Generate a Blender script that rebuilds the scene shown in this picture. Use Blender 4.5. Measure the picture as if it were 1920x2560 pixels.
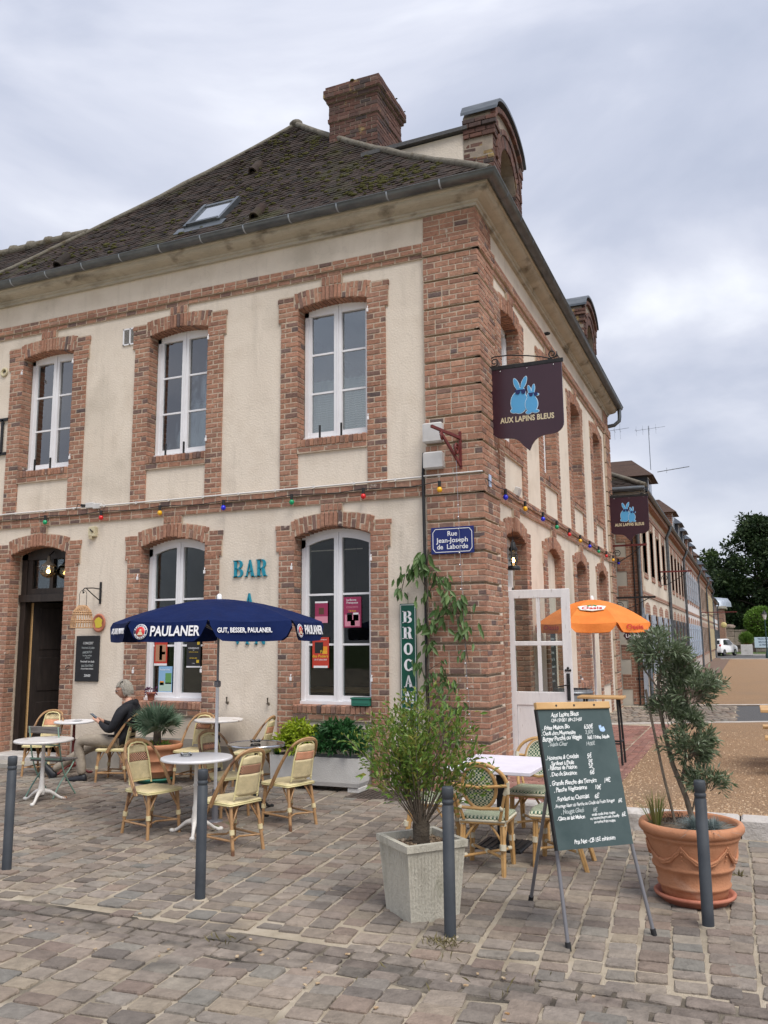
import bpy, bmesh, math, random
import numpy as np
from mathutils import Vector, Matrix, Euler
for o in list(bpy.data.objects): bpy.data.objects.remove(o, do_unlink=True)
SC = bpy.context.scene; COL = SC.collection
R = math.radians; PI = math.pi
rng = random.Random(7); nrng = np.random.default_rng(7)

# ------------------------------------------------------------------ camera, sky, sun, exposure
YAW, PITCH, ROLL, FPX = -0.401322, 0.151188, -0.008894, 2094.8
CAM = np.array([3.0275, -10.3502, 1.89])
def cam_axes():
    cy, sy, cp, sp, cr, sr = math.cos(YAW), math.sin(YAW), math.cos(PITCH), math.sin(PITCH), math.cos(ROLL), math.sin(ROLL)
    f = np.array([sy*cp, cy*cp, sp]); r = np.array([cy, -sy, 0.]); u = np.cross(r, f)
    return r*cr + u*sr, -r*sr + u*cr, f
CR, CU, CF = cam_axes()
def project(p):
    d = np.asarray(p, float) - CAM; w = d @ CF
    return 960 + FPX*(d @ CR)/w, 1280 - FPX*(d @ CU)/w, w
cd = bpy.data.cameras.new('camera'); cam = bpy.data.objects.new('camera', cd); COL.objects.link(cam)
cam.matrix_world = Matrix(((CR[0], CU[0], -CF[0], CAM[0]), (CR[1], CU[1], -CF[1], CAM[1]), (CR[2], CU[2], -CF[2], CAM[2]), (0, 0, 0, 1)))
cd.sensor_fit = 'VERTICAL'; cd.sensor_height = 36; cd.lens = FPX/2560*36; cd.clip_end = 2000; cd.clip_start = .05
SC.camera = cam
SC.view_settings.view_transform = 'Standard'; SC.view_settings.look = 'None'
SC.view_settings.exposure = 1.2; SC.view_settings.gamma = 1; SC.view_settings.use_curve_mapping = False
SUN_EL, SUN_AZ = R(56), R(128)      # azimuth clockwise from +Y
W = bpy.data.worlds.new('World'); SC.world = W; W.use_nodes = True
def world():
    nt = W.node_tree; N = nt.nodes; L = nt.links
    for n in list(N): N.remove(n)
    out = N.new('ShaderNodeOutputWorld'); bg = N.new('ShaderNodeBackground'); bg.inputs[1].default_value = 1
    sky = N.new('ShaderNodeTexSky'); sky.sky_type = 'NISHITA'; sky.sun_disc = False
    sky.sun_elevation = SUN_EL; sky.sun_rotation = SUN_AZ
    sc = N.new('ShaderNodeVectorMath'); sc.operation = 'SCALE'; sc.inputs[3].default_value = .06
    L.new(sky.outputs[0], sc.inputs[0])
    tc = N.new('ShaderNodeTexCoord')
    mp = N.new('ShaderNodeMapping'); mp.inputs['Scale'].default_value = (1.3, 1.3, 3.2); mp.inputs['Location'].default_value = (.6, 4, 2)
    L.new(tc.outputs['Generated'], mp.inputs[0])
    n1 = N.new('ShaderNodeTexNoise'); n1.inputs['Scale'].default_value = 1.7; n1.inputs['Detail'].default_value = 7; n1.inputs['Roughness'].default_value = .5; n1.inputs['Distortion'].default_value = .5
    L.new(mp.outputs[0], n1.inputs[0])
    rp = N.new('ShaderNodeValToRGB'); e = rp.color_ramp.elements
    e[0].position = .3; e[0].color = (.208, .230, .288, 1); e[1].position = .72; e[1].color = (.46, .47, .495, 1)
    m = e.new(.47); m.color = (.266, .283, .338, 1); m = e.new(.58); m.color = (.334, .346, .393, 1)
    L.new(n1.outputs[0], rp.inputs[0])
    sx = N.new('ShaderNodeSeparateXYZ'); L.new(tc.outputs['Generated'], sx.inputs[0])
    mr = N.new('ShaderNodeMapRange'); mr.inputs[1].default_value = 0; mr.inputs[2].default_value = 1; mr.inputs[3].default_value = .93; mr.inputs[4].default_value = 1.24
    L.new(sx.outputs[2], mr.inputs[0])
    g = N.new('ShaderNodeVectorMath'); g.operation = 'SCALE'; L.new(rp.outputs[0], g.inputs[0]); L.new(mr.outputs[0], g.inputs[3])
    mx = N.new('ShaderNodeMix'); mx.data_type = 'RGBA'; mx.inputs[0].default_value = .9
    L.new(sc.outputs[0], mx.inputs[6]); L.new(g.outputs[0], mx.inputs[7])
    L.new(mx.outputs[2], bg.inputs[0]); L.new(bg.outputs[0], out.inputs[0])
world()
sl = bpy.data.lights.new('sun', 'SUN'); sl.energy = 1.5; sl.angle = R(38); sl.color = (1, .95, .88)
so = bpy.data.objects.new('sun', sl); COL.objects.link(so)
sd = Vector((math.sin(SUN_AZ)*math.cos(SUN_EL), math.cos(SUN_AZ)*math.cos(SUN_EL), math.sin(SUN_EL)))
so.rotation_euler = sd.to_track_quat('Z', 'Y').to_euler()

# ------------------------------------------------------------------ materials
def newmat(name):
    m = bpy.data.materials.new(name); m.use_nodes = True
    nt = m.node_tree; b = nt.nodes['Principled BSDF']; return m, nt.nodes, nt.links, b
def ramp(N, cols, p0=.3, p1=.7):
    r = N.new('ShaderNodeValToRGB'); e = r.color_ramp.elements
    n = len(cols)
    e.remove(e[1])
    for i, c in enumerate(cols):
        p = p0 + (p1-p0)*i/max(1, n-1)
        if i == 0: el = e[0]; el.position = p
        else: el = e.new(p)
        el.color = (*c, 1)
    return r
def mat(name, cols, scale=4., detail=5, rough=.8, bump=0., bscale=None, metal=0., spec=.4, coord='Position', p=(.33, .67), stretch=None, wear=None, coat=0.):
    m, N, L, b = newmat(name)
    if coord == 'Position': src = N.new('ShaderNodeNewGeometry').outputs['Position']
    else: src = N.new('ShaderNodeTexCoord').outputs[coord]
    if stretch:
        mp = N.new('ShaderNodeMapping'); mp.inputs['Scale'].default_value = stretch; L.new(src, mp.inputs[0]); src = mp.outputs[0]
    n = N.new('ShaderNodeTexNoise'); n.inputs['Scale'].default_value = scale; n.inputs['Detail'].default_value = detail; n.inputs['Roughness'].default_value = .62
    L.new(src, n.inputs[0])
    r = ramp(N, cols, *p); L.new(n.outputs[0], r.inputs[0]); col = r.outputs[0]
    if wear:   # (colour, scale, threshold, softness)
        n2 = N.new('ShaderNodeTexNoise'); n2.inputs['Scale'].default_value = wear[1]; n2.inputs['Detail'].default_value = 8; L.new(src, n2.inputs[0])
        mr = N.new('ShaderNodeMapRange'); mr.inputs[1].default_value = wear[2]; mr.inputs[2].default_value = wear[2]+wear[3]; L.new(n2.outputs[0], mr.inputs[0])
        mx = N.new('ShaderNodeMix'); mx.data_type = 'RGBA'; L.new(mr.outputs[0], mx.inputs[0]); L.new(col, mx.inputs[6]); mx.inputs[7].default_value = (*wear[0], 1)
        col = mx.outputs[2]
    L.new(col, b.inputs['Base Color'])
    b.inputs['Roughness'].default_value = rough; b.inputs['Metallic'].default_value = metal; b.inputs['Specular IOR Level'].default_value = spec
    b.inputs['Coat Weight'].default_value = coat
    if bump:
        bn = N.new('ShaderNodeTexNoise'); bn.inputs['Scale'].default_value = bscale or scale*6; bn.inputs['Detail'].default_value = 5; L.new(src, bn.inputs[0])
        bp = N.new('ShaderNodeBump'); bp.inputs['Strength'].default_value = bump; bp.inputs['Distance'].default_value = .02
        L.new(bn.outputs[0], bp.inputs['Height']); L.new(bp.outputs[0], b.inputs['Normal'])
    return m
def piecemat(name, cols, rough=.85, nscale=25., bump=.4, bscale=60., mixin=.35, soot=None, spec=.3, wear=None):
    """each piece its own tone: random per object plus random per island"""
    m, N, L, b = newmat(name)
    gi = N.new('ShaderNodeNewGeometry'); oi = N.new('ShaderNodeObjectInfo')
    ad = N.new('ShaderNodeMath'); ad.operation = 'ADD'; L.new(gi.outputs['Random Per Island'], ad.inputs[0]); L.new(oi.outputs['Random'], ad.inputs[1])
    fr = N.new('ShaderNodeMath'); fr.operation = 'FRACT'; L.new(ad.outputs[0], fr.inputs[0])
    r = ramp(N, cols, 0, 1); L.new(fr.outputs[0], r.inputs[0])
    n = N.new('ShaderNodeTexNoise'); n.inputs['Scale'].default_value = nscale; n.inputs['Detail'].default_value = 6; n.inputs['Roughness'].default_value = .65
    L.new(gi.outputs['Position'], n.inputs[0])
    mr = N.new('ShaderNodeMapRange'); mr.inputs[1].default_value = .25; mr.inputs[2].default_value = .75; mr.inputs[3].default_value = 1-mixin; mr.inputs[4].default_value = 1+mixin
    L.new(n.outputs[0], mr.inputs[0])
    sc = N.new('ShaderNodeVectorMath'); sc.operation = 'SCALE'; L.new(r.outputs[0], sc.inputs[0]); L.new(mr.outputs[0], sc.inputs[3]); col = sc.outputs[0]
    if soot:
        n3 = N.new('ShaderNodeTexNoise'); n3.inputs['Scale'].default_value = soot[0]; n3.inputs['Detail'].default_value = 5; n3.inputs['Roughness'].default_value = .6; L.new(gi.outputs['Position'], n3.inputs[0])
        m3 = N.new('ShaderNodeMapRange'); m3.inputs[1].default_value = .35; m3.inputs[2].default_value = .65; m3.inputs[3].default_value = soot[1]; m3.inputs[4].default_value = soot[2]; L.new(n3.outputs[0], m3.inputs[0])
        s3 = N.new('ShaderNodeVectorMath'); s3.operation = 'SCALE'; L.new(col, s3.inputs[0]); L.new(m3.outputs[0], s3.inputs[3]); col = s3.outputs[0]
    if wear:
        n2 = N.new('ShaderNodeTexNoise'); n2.inputs['Scale'].default_value = wear[1]; n2.inputs['Detail'].default_value = 7; L.new(gi.outputs['Position'], n2.inputs[0])
        m2 = N.new('ShaderNodeMapRange'); m2.inputs[1].default_value = wear[2]; m2.inputs[2].default_value = wear[2]+wear[3]; L.new(n2.outputs[0], m2.inputs[0])
        mx = N.new('ShaderNodeMix'); mx.data_type = 'RGBA'; L.new(m2.outputs[0], mx.inputs[0]); L.new(col, mx.inputs[6]); mx.inputs[7].default_value = (*wear[0], 1); col = mx.outputs[2]
    L.new(col, b.inputs['Base Color']); b.inputs['Roughness'].default_value = rough; b.inputs['Specular IOR Level'].default_value = spec
    if bump:
        bn = N.new('ShaderNodeTexNoise'); bn.inputs['Scale'].default_value = bscale; bn.inputs['Detail'].default_value = 5; L.new(gi.outputs['Position'], bn.inputs[0])
        bp = N.new('ShaderNodeBump'); bp.inputs['Strength'].default_value = bump; bp.inputs['Distance'].default_value = .012
        L.new(bn.outputs[0], bp.inputs['Height']); L.new(bp.outputs[0], b.inputs['Normal'])
    return m
def leafmat(name, cols, trans=.25, rough=.5):
    m, N, L, b = newmat(name)
    gi = N.new('ShaderNodeNewGeometry'); oi = N.new('ShaderNodeObjectInfo')
    ad = N.new('ShaderNodeMath'); ad.operation = 'ADD'; L.new(gi.outputs['Random Per Island'], ad.inputs[0]); L.new(oi.outputs['Random'], ad.inputs[1])
    fr = N.new('ShaderNodeMath'); fr.operation = 'FRACT'; L.new(ad.outputs[0], fr.inputs[0])
    r = ramp(N, cols, 0, 1); L.new(fr.outputs[0], r.inputs[0])
    L.new(r.outputs[0], b.inputs['Base Color']); b.inputs['Roughness'].default_value = rough; b.inputs['Specular IOR Level'].default_value = .35
    t = N.new('ShaderNodeBsdfTranslucent'); L.new(r.outputs[0], t.inputs[0])
    mx = N.new('ShaderNodeMixShader'); mx.inputs[0].default_value = trans
    L.new(b.outputs[0], mx.inputs[1]); L.new(t.outputs[0], mx.inputs[2]); L.new(mx.outputs[0], N['Material Output'].inputs[0])
    return m
def flat(name, c, rough=.6, metal=0., spec=.4, emit=0.):
    m, N, L, b = newmat(name); b.inputs['Base Color'].default_value = (*c, 1); b.inputs['Roughness'].default_value = rough
    b.inputs['Metallic'].default_value = metal; b.inputs['Specular IOR Level'].default_value = spec
    if emit: b.inputs['Emission Color'].default_value = (*c, 1); b.inputs['Emission Strength'].default_value = emit
    return m
def glassmat(name, tint=(.9, .95, .95), gl=1.0, rough=.01):
    m, N, L, b = newmat(name)
    tr = N.new('ShaderNodeBsdfTransparent'); tr.inputs[0].default_value = (*tint, 1)
    g = N.new('ShaderNodeBsdfGlossy'); g.inputs['Roughness'].default_value = rough
    fz = N.new('ShaderNodeFresnel'); fz.inputs[0].default_value = 1.5
    ml = N.new('ShaderNodeMath'); ml.operation = 'MULTIPLY'; ml.inputs[1].default_value = gl; ml.use_clamp = True; L.new(fz.outputs[0], ml.inputs[0])
    # a pane seen from its back still reflects
    nz = N.new('ShaderNodeTexNoise'); nz.inputs['Scale'].default_value = 1.2
    bp = N.new('ShaderNodeBump'); bp.inputs['Strength'].default_value = .05; bp.inputs['Distance'].default_value = .03
    L.new(nz.outputs[0], bp.inputs['Height']); L.new(bp.outputs[0], g.inputs['Normal'])
    mx = N.new('ShaderNodeMixShader'); L.new(ml.outputs[0], mx.inputs[0]); L.new(tr.outputs[0], mx.inputs[1]); L.new(g.outputs[0], mx.inputs[2])
    L.new(mx.outputs[0], N['Material Output'].inputs[0]); return m
def weavemat(name, c1, c2, s1=60., axes=(1, 1, 1), kind='check', rough=.5, c3=None):
    """woven cane: crossing strands with real relief from bump"""
    m, N, L, b = newmat(name)
    tc = N.new('ShaderNodeTexCoord'); mp = N.new('ShaderNodeMapping'); mp.inputs['Scale'].default_value = axes; L.new(tc.outputs['Object'], mp.inputs[0])
    ck = N.new('ShaderNodeTexChecker'); ck.inputs['Scale'].default_value = s1; ck.inputs[1].default_value = (*c1, 1); ck.inputs[2].default_value = (*c2, 1)
    L.new(mp.outputs[0], ck.inputs[0]); col = ck.outputs[0]
    n = N.new('ShaderNodeTexNoise'); n.inputs['Scale'].default_value = 14; n.inputs['Detail'].default_value = 4; L.new(tc.outputs['Object'], n.inputs[0])
    mr = N.new('ShaderNodeMapRange'); mr.inputs[1].default_value = .3; mr.inputs[2].default_value = .7; mr.inputs[3].default_value = .82; mr.inputs[4].default_value = 1.12; L.new(n.outputs[0], mr.inputs[0])
    sc = N.new('ShaderNodeVectorMath'); sc.operation = 'SCALE'; L.new(col, sc.inputs[0]); L.new(mr.outputs[0], sc.inputs[3])
    L.new(sc.outputs[0], b.inputs['Base Color']); b.inputs['Roughness'].default_value = rough
    bp = N.new('ShaderNodeBump'); bp.inputs['Strength'].default_value = .5; bp.inputs['Distance'].default_value = .004; L.new(ck.outputs[1], bp.inputs['Height']); L.new(bp.outputs[0], b.inputs['Normal'])
    return m
MT = {}
BRICKC = [(0.289, 0.146, 0.095), (0.352, 0.187, 0.126), (0.311, 0.158, 0.105), (0.395, 0.223, 0.153), (0.246, 0.128, 0.091), (0.374, 0.192, 0.131), (0.332, 0.181, 0.129), (0.332, 0.17, 0.113), (0.151, 0.1, 0.088), (0.365, 0.211, 0.146), (0.299, 0.153, 0.103), (0.395, 0.211, 0.14), (0.112, 0.084, 0.08)]
MT['brick'] = piecemat('brick', BRICKC, soot=(1.4, .84, 1.14), wear=((.50, .42, .35), 9., .68, .06))
MT['brickold'] = piecemat('old_brick', [(0.108, 0.0533, 0.0413), (0.144, 0.0731, 0.0559), (0.08, 0.0447, 0.0387), (0.124, 0.0619, 0.0473), (0.056, 0.043, 0.0413), (0.152, 0.086, 0.0671)], wear=((.36, .27, .10), 3., .62, .1))
MT['mortar'] = mat('mortar', [(0.4048, 0.3182, 0.2365), (0.5104, 0.4128, 0.3196), (0.4576, 0.3698, 0.2781)], 9, bump=.5, bscale=80, rough=.95)
MT['mortarold'] = mat('old_mortar', [(.25, .21, .17), (.34, .28, .22)], 9, bump=.5, bscale=80, rough=.95)
def plaster_mat(name, cols, stain=(.40, .35, .28)):
    m = mat(name, cols, 1.1, 7, rough=.92, bump=.35, bscale=38, wear=(stain, .55, .56, .25))
    N, L = m.node_tree.nodes, m.node_tree.links; b = N['Principled BSDF']; src = b.inputs['Base Color'].links[0].from_socket
    ge = N.new('ShaderNodeNewGeometry'); mp = N.new('ShaderNodeMapping'); mp.inputs['Scale'].default_value = (5, 5, .55); L.new(ge.outputs['Position'], mp.inputs[0])
    n = N.new('ShaderNodeTexNoise'); n.inputs['Scale'].default_value = 1; n.inputs['Detail'].default_value = 7; n.inputs['Roughness'].default_value = .7; L.new(mp.outputs[0], n.inputs[0])
    mr = N.new('ShaderNodeMapRange'); mr.inputs[1].default_value = .52; mr.inputs[2].default_value = .78; mr.inputs[3].default_value = 0; mr.inputs[4].default_value = .42; L.new(n.outputs[0], mr.inputs[0])
    mx = N.new('ShaderNodeMix'); mx.data_type = 'RGBA'; L.new(mr.outputs[0], mx.inputs[0]); L.new(src, mx.inputs[6]); mx.inputs[7].default_value = (stain[0]*.9, stain[1]*.9, stain[2]*.92, 1)
    vo = N.new('ShaderNodeTexVoronoi'); vo.feature = 'DISTANCE_TO_EDGE'; vo.inputs['Scale'].default_value = .75
    dn = N.new('ShaderNodeTexNoise'); dn.inputs['Scale'].default_value = 2.2; dn.inputs['Detail'].default_value = 5; L.new(ge.outputs['Position'], dn.inputs[0])
    ad = N.new('ShaderNodeVectorMath'); ad.operation = 'MULTIPLY_ADD'; ad.inputs[1].default_value = (.7, .7, .7); L.new(dn.outputs[1], ad.inputs[0]); L.new(ge.outputs['Position'], ad.inputs[2]); L.new(ad.outputs[0], vo.inputs[0])
    cr = N.new('ShaderNodeMapRange'); cr.inputs[1].default_value = 0; cr.inputs[2].default_value = .006; cr.inputs[3].default_value = .13; cr.inputs[4].default_value = 0; L.new(vo.outputs[0], cr.inputs[0])
    m3 = N.new('ShaderNodeMix'); m3.data_type = 'RGBA'; L.new(cr.outputs[0], m3.inputs[0]); L.new(mx.outputs[2], m3.inputs[6]); m3.inputs[7].default_value = (.22, .19, .15, 1); L.new(m3.outputs[2], b.inputs['Base Color']); return m
MT['plaster'] = plaster_mat('cream_plaster', [(0.6102, 0.529, 0.4356), (0.6893, 0.6095, 0.5142), (0.6497, 0.5692, 0.4779)])
MT['plasterlow'] = plaster_mat('lime_plaster', [(0.6032, 0.5355, 0.432), (0.6864, 0.63, 0.54)])
MT['cornice'] = mat('cornice_stone', [(.31, .28, .225), (.44, .40, .33), (.38, .35, .29)], 1.6, 8, rough=.95, bump=.5, bscale=30, stretch=(1, 1, 2.5), wear=((.15, .13, .10), 2.3, .58, .14))
MT['pvc'] = mat('white_window_frame', [(.74, .74, .76), (.80, .80, .82)], 3, rough=.4, spec=.5)
MT['paint'] = mat('white_painted_wood', [(.68, .67, .68), (.78, .77, .77)], 5, rough=.55, wear=((.50, .47, .45), 12., .63, .08), stretch=(3, 3, .6))
MT['glass'] = glassmat('window_glass', (.80, .84, .83), .75)
MT['glassup'] = glassmat('bright_window_glass', (.72, .78, .78), 5.0)
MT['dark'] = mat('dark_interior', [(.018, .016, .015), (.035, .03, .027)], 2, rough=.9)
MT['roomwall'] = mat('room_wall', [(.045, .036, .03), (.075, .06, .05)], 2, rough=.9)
MT['zinc'] = mat('zinc', [(.10, .115, .13), (.17, .185, .20)], 3.5, rough=.45, metal=.75, spec=.5, stretch=(1, 1, 3))
MT['zincpale'] = mat('pale_zinc', [(.30, .34, .39), (.42, .46, .52)], 4, rough=.5, metal=.5)
MT['tile'] = piecemat('roof_tile', [(0.023, 0.015, 0.0118), (0.0374, 0.0218, 0.0161), (0.0173, 0.0129, 0.0112), (0.0288, 0.0197, 0.0149), (0.0432, 0.0286, 0.0217), (0.0202, 0.0163, 0.013), (0.0331, 0.019, 0.0143), (0.0504, 0.0374, 0.0298)], nscale=8, mixin=.45, bump=.6, bscale=40, wear=((.042, .040, .014), 1.25, .57, .12))
MT['moss'] = mat('moss', [(.028, .03, .008), (.075, .07, .014), (.048, .048, .011)], 12, rough=1, bump=1, bscale=120)
MT['lichen'] = mat('ridge_mortar', [(0.093, 0.0806, 0.062), (0.1674, 0.1519, 0.124), (0.124, 0.1085, 0.0837)], 6, rough=.95, bump=.7, bscale=30, wear=((.10, .08, .05), 5, .58, .1))
MT['black'] = mat('black_iron', [(.012, .012, .013), (.03, .03, .032)], 9, rough=.55, metal=.3)
MT['rubber'] = flat('black_rubber', (.02, .02, .022), .75)
MT['cable'] = flat('black_cable', (.018, .018, .02), .6)
MT['whitecable'] = flat('white_conduit', (.62, .60, .58), .5)
MT['redmetal'] = mat('dark_red_iron', [(.10, .016, .016), (.15, .028, .025)], 8, rough=.5)
MT['bollard'] = mat('grey_blue_powder_coat', [(.034, .040, .049), (.056, .064, .074)], 5, rough=.6, spec=.4, bump=.06, bscale=200, wear=((.18, .19, .20), 10, .76, .03))
MT['terra'] = mat('terracotta', [(.40, .17, .085), (.49, .225, .12), (.44, .20, .105)], 5, rough=.85, bump=.25, bscale=70, wear=((.55, .36, .26), 3.2, .60, .14))
MT['terrared'] = mat('red_terracotta', [(.36, .12, .075), (.44, .17, .11)], 6, rough=.75)
MT['concrete'] = mat('planter_concrete', [(0.432, 0.405, 0.3348), (0.54, 0.513, 0.432), (0.486, 0.459, 0.3834)], 5, rough=.95, bump=.6, bscale=90, wear=((.27, .26, .19), 3, .6, .15), stretch=(1.5, 1.5, .5))
MT['concretepale'] = mat('white_trough_concrete', [(.50, .49, .47), (.60, .59, .57)], 4, rough=.9, bump=.3, bscale=70, wear=((.38, .37, .35), 2, .6, .15))
MT['soil'] = mat('bark_mulch', [(.10, .07, .05), (.22, .16, .11), (.33, .25, .17)], 45, rough=1, bump=1.2, bscale=120)
MT['darksoil'] = mat('dark_soil', [(.03, .02, .015), (.07, .05, .035)], 40, rough=1, bump=1, bscale=90)
MT['rattan'] = mat('rattan_cane', [(.25, .135, .06), (.40, .235, .11), (.32, .175, .08)], 14, rough=.42, spec=.5, coord='Object', stretch=(1, 1, .4), wear=((.13, .06, .03), 9, .60, .05))
MT['rattangold'] = mat('golden_cane', [(.42, .24, .09), (.55, .34, .14)], 14, rough=.38, spec=.5, coord='Object', wear=((.20, .10, .04), 8, .7, .03))
MT['canebind'] = mat('cane_binding', [(.56, .47, .27), (.64, .55, .33)], 40, rough=.5)
MT['bindwhite'] = mat('pale_binding', [(.52, .48, .36), (.62, .57, .45)], 40, rough=.55)
MT['yellow'] = weavemat('yellow_cane_weave', (.74, .63, .39), (.59, .49, .27), 170)
MT['yellowrim'] = flat('yellow_rim', (.70, .62, .33), .45)
MT['pinkband'] = weavemat('pink_cane_weave', (.70, .27, .15), (.62, .36, .22), 130)
MT['blackband'] = weavemat('black_and_pink_weave', (.015, .015, .02), (.66, .34, .20), 84, axes=(.25, 1, 1))
MT['greenweave'] = weavemat('green_and_cream_weave', (.018, .085, .045), (.58, .58, .42), 62)
MT['whitetop'] = mat('white_table_top', [(.72, .72, .75), (.79, .79, .81)], 6, rough=.35, spec=.5)
MT['marble'] = mat('worn_marble', [(.60, .57, .55), (.72, .70, .69)], 5, rough=.35, wear=((.36, .27, .22), 6, .60, .1))
MT['lilac'] = mat('pale_lilac_paint', [(.66, .62, .70), (.74, .71, .78)], 5, rough=.5, wear=((.62, .52, .52), 6, .66, .08))
MT['whiteiron'] = mat('white_cast_iron', [(.62, .59, .55), (.72, .70, .67)], 9, rough=.6, bump=.3, bscale=60, wear=((.25, .12, .055), 9, .60, .08))
MT['whitepole'] = flat('white_metal_pole', (.83, .83, .84), .35)
MT['greypole'] = flat('grey_metal_pole', (.22, .22, .24), .4, .3)
MT['darktop'] = mat('dark_glossy_top', [(.03, .025, .022), (.06, .05, .045)], 3, rough=.12, spec=.7)
MT['chrome'] = flat('steel_rim', (.55, .56, .58), .2, .95)
MT['navy'] = mat('navy_canvas', [(.0036, .0105, .055), (.0052, .015, .074)], 4, spec=.15, rough=.85, bump=.55, bscale=9)
MT['navyin'] = mat('navy_canvas_underside', [(.006, .010, .03), (.01, .014, .045)], 5, rough=.9)
MT['orange'] = mat('orange_canvas', [(.68, .18, .028), (.78, .235, .042)], 4, rough=.75, bump=.5, bscale=9)
MT['white'] = flat('white_print', (.78, .78, .80), .5)
MT['redprint'] = flat('red_print', (.52, .03, .03), .5)
MT['greenprint'] = flat('green_print', (.05, .25, .09), .5)
MT['chalk'] = flat('white_chalk', (.74, .76, .76), .9)
MT['chalkdim'] = flat('faint_chalk', (.40, .44, .44), .9)
MT['board'] = mat('green_chalkboard', [(.036, .061, .063), (.054, .082, .084), (.044, .072, .074)], 3, rough=.6, spec=.35, wear=((.075, .11, .11), 2.2, .55, .25))
MT['blackboard'] = mat('black_chalkboard', [(.012, .013, .016), (.02, .021, .024)], 5, rough=.6)
MT['lightwood'] = mat('light_pine', [(.46, .27, .11), (.58, .37, .17)], 8, rough=.55, stretch=(.5, .5, 8), coord='Object')
MT['greywood'] = mat('weathered_grey_wood', [(.09, .08, .075), (.20, .18, .17)], 9, rough=.85, bump=.5, bscale=60, stretch=(.4, 5, 5), coord='Object')
MT['doorwood'] = mat('dark_door_wood', [(.018, .013, .011), (.034, .025, .021)], 6, rough=.5, stretch=(3, 3, .5))
MT['plum'] = mat('plum_sign_panel', [(.036, .012, .020), (.042, .015, .024)], 3, rough=.28, spec=.5)
MT['cream'] = flat('cream_print', (.58, .50, .33), .5)
MT['rabbit'] = flat('light_blue_print', (.085, .33, .60), .5)
MT['rabbitline'] = flat('pale_outline_print', (.60, .74, .84), .5)
MT['glassesprint'] = flat('dark_blue_print', (.012, .02, .10), .45)
MT['brocgreen'] = flat('green_enamel', (.004, .075, .05), .3)
MT['plate'] = flat('blue_enamel', (.008, .018, .13), .22)
MT['teal'] = mat('teal_paint', [(.008, .21, .30), (.012, .25, .35)], 8, rough=.5)
MT['plastic'] = mat('pale_grey_plastic', [(.48, .47, .46), (.58, .57, .56)], 5, rough=.5)
MT['ivory'] = mat('ivory_plastic', [(.52, .46, .30), (.62, .55, .38)], 7, rough=.55, wear=((.3, .22, .12), 8, .6, .1))
MT['wicker'] = mat('wicker', [(.42, .24, .12), (.58, .37, .21)], 40, rough=.7)
MT['barrel'] = mat('grey_barrel_wood', [(.17, .18, .19), (.28, .29, .30)], 7, rough=.7, stretch=(5, 5, .6))
MT['steelband'] = mat('barrel_hoop_steel', [(.19, .21, .23), (.28, .30, .32)], 9, rough=.45, metal=.6)
MT['bark'] = mat('bark', [(.13, .10, .075), (.24, .20, .155)], 12, rough=1, bump=.8, bscale=60, stretch=(3, 3, .7))
MT['barkdark'] = mat('dark_bark', [(.05, .04, .03), (.10, .08, .06)], 12, rough=1, bump=.8, bscale=60)
MT['skin'] = mat('skin', [(.50, .27, .19), (.56, .32, .23)], 20, rough=.55)
MT['jacket'] = mat('black_jacket', [(.008, .009, .013), (.014, .015, .02)], 14, rough=.8, bump=.35, bscale=25)
MT['khaki'] = mat('khaki_trousers', [(.25, .21, .165), (.32, .275, .22)], 9, rough=.9, bump=.5, bscale=22)
MT['hair'] = mat('grey_hair', [(.16, .145, .12), (.44, .41, .36)], 45, rough=.6, stretch=(4, 4, 1))
MT['shoe'] = mat('black_shoe', [(.008, .009, .013), (.02, .021, .026)], 14, rough=.5)
MT['boxgreen'] = flat('green_window_box', (.03, .17, .12), .5)
MT['mint'] = mat('mint_green_iron', [(.20, .34, .27), (.26, .40, .32)], 10, rough=.5)
LF = {}
LF['lime'] = leafmat('lime_leaf', [(.20, .30, .015), (.32, .42, .03), (.42, .50, .05), (.26, .36, .02)])
LF['deep'] = leafmat('deep_green_leaf', [(.015, .07, .018), (.03, .11, .03), (.05, .15, .045), (.02, .08, .025)])
LF['shrub'] = leafmat('shrub_leaf', [(0.0728, 0.1456, 0.0202), (0.1232, 0.2128, 0.0336), (0.1792, 0.2912, 0.056), (0.224, 0.2128, 0.0448), (0.0896, 0.1736, 0.0269)])
LF['olive'] = leafmat('olive_leaf', [(0.066, 0.099, 0.044), (0.11, 0.154, 0.077), (0.198, 0.242, 0.154), (0.0825, 0.121, 0.055), (0.275, 0.308, 0.231)], .15)
LF['palm'] = leafmat('palm_leaf', [(0.066, 0.12, 0.072), (0.108, 0.168, 0.108), (0.156, 0.216, 0.156)], .15)
LF['climb'] = leafmat('climber_leaf', [(.05, .11, .03), (.09, .16, .05), (.13, .20, .07)], .2)
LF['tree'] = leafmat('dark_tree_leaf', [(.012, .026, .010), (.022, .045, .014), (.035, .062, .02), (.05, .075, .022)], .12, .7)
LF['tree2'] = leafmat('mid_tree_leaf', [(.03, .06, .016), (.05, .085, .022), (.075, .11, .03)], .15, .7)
LF['bush'] = leafmat('bush_leaf', [(.07, .15, .02), (.12, .22, .03), (.17, .28, .05)], .25)
LF['fescue'] = leafmat('blue_grass_blade', [(.12, .17, .17), (.20, .25, .25), (.28, .33, .32)], .1)
LF['rush'] = leafmat('rush_blade', [(.10, .14, .03), (.18, .20, .06), (.22, .19, .08)], .1)
LF['purple'] = leafmat('purple_leaf', [(.06, .015, .05), (.12, .03, .09), (.16, .05, .12)], .1)
LF['weed'] = leafmat('dry_grass_blade', [(.14, .12, .05), (.20, .17, .08)], .1)
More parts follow.
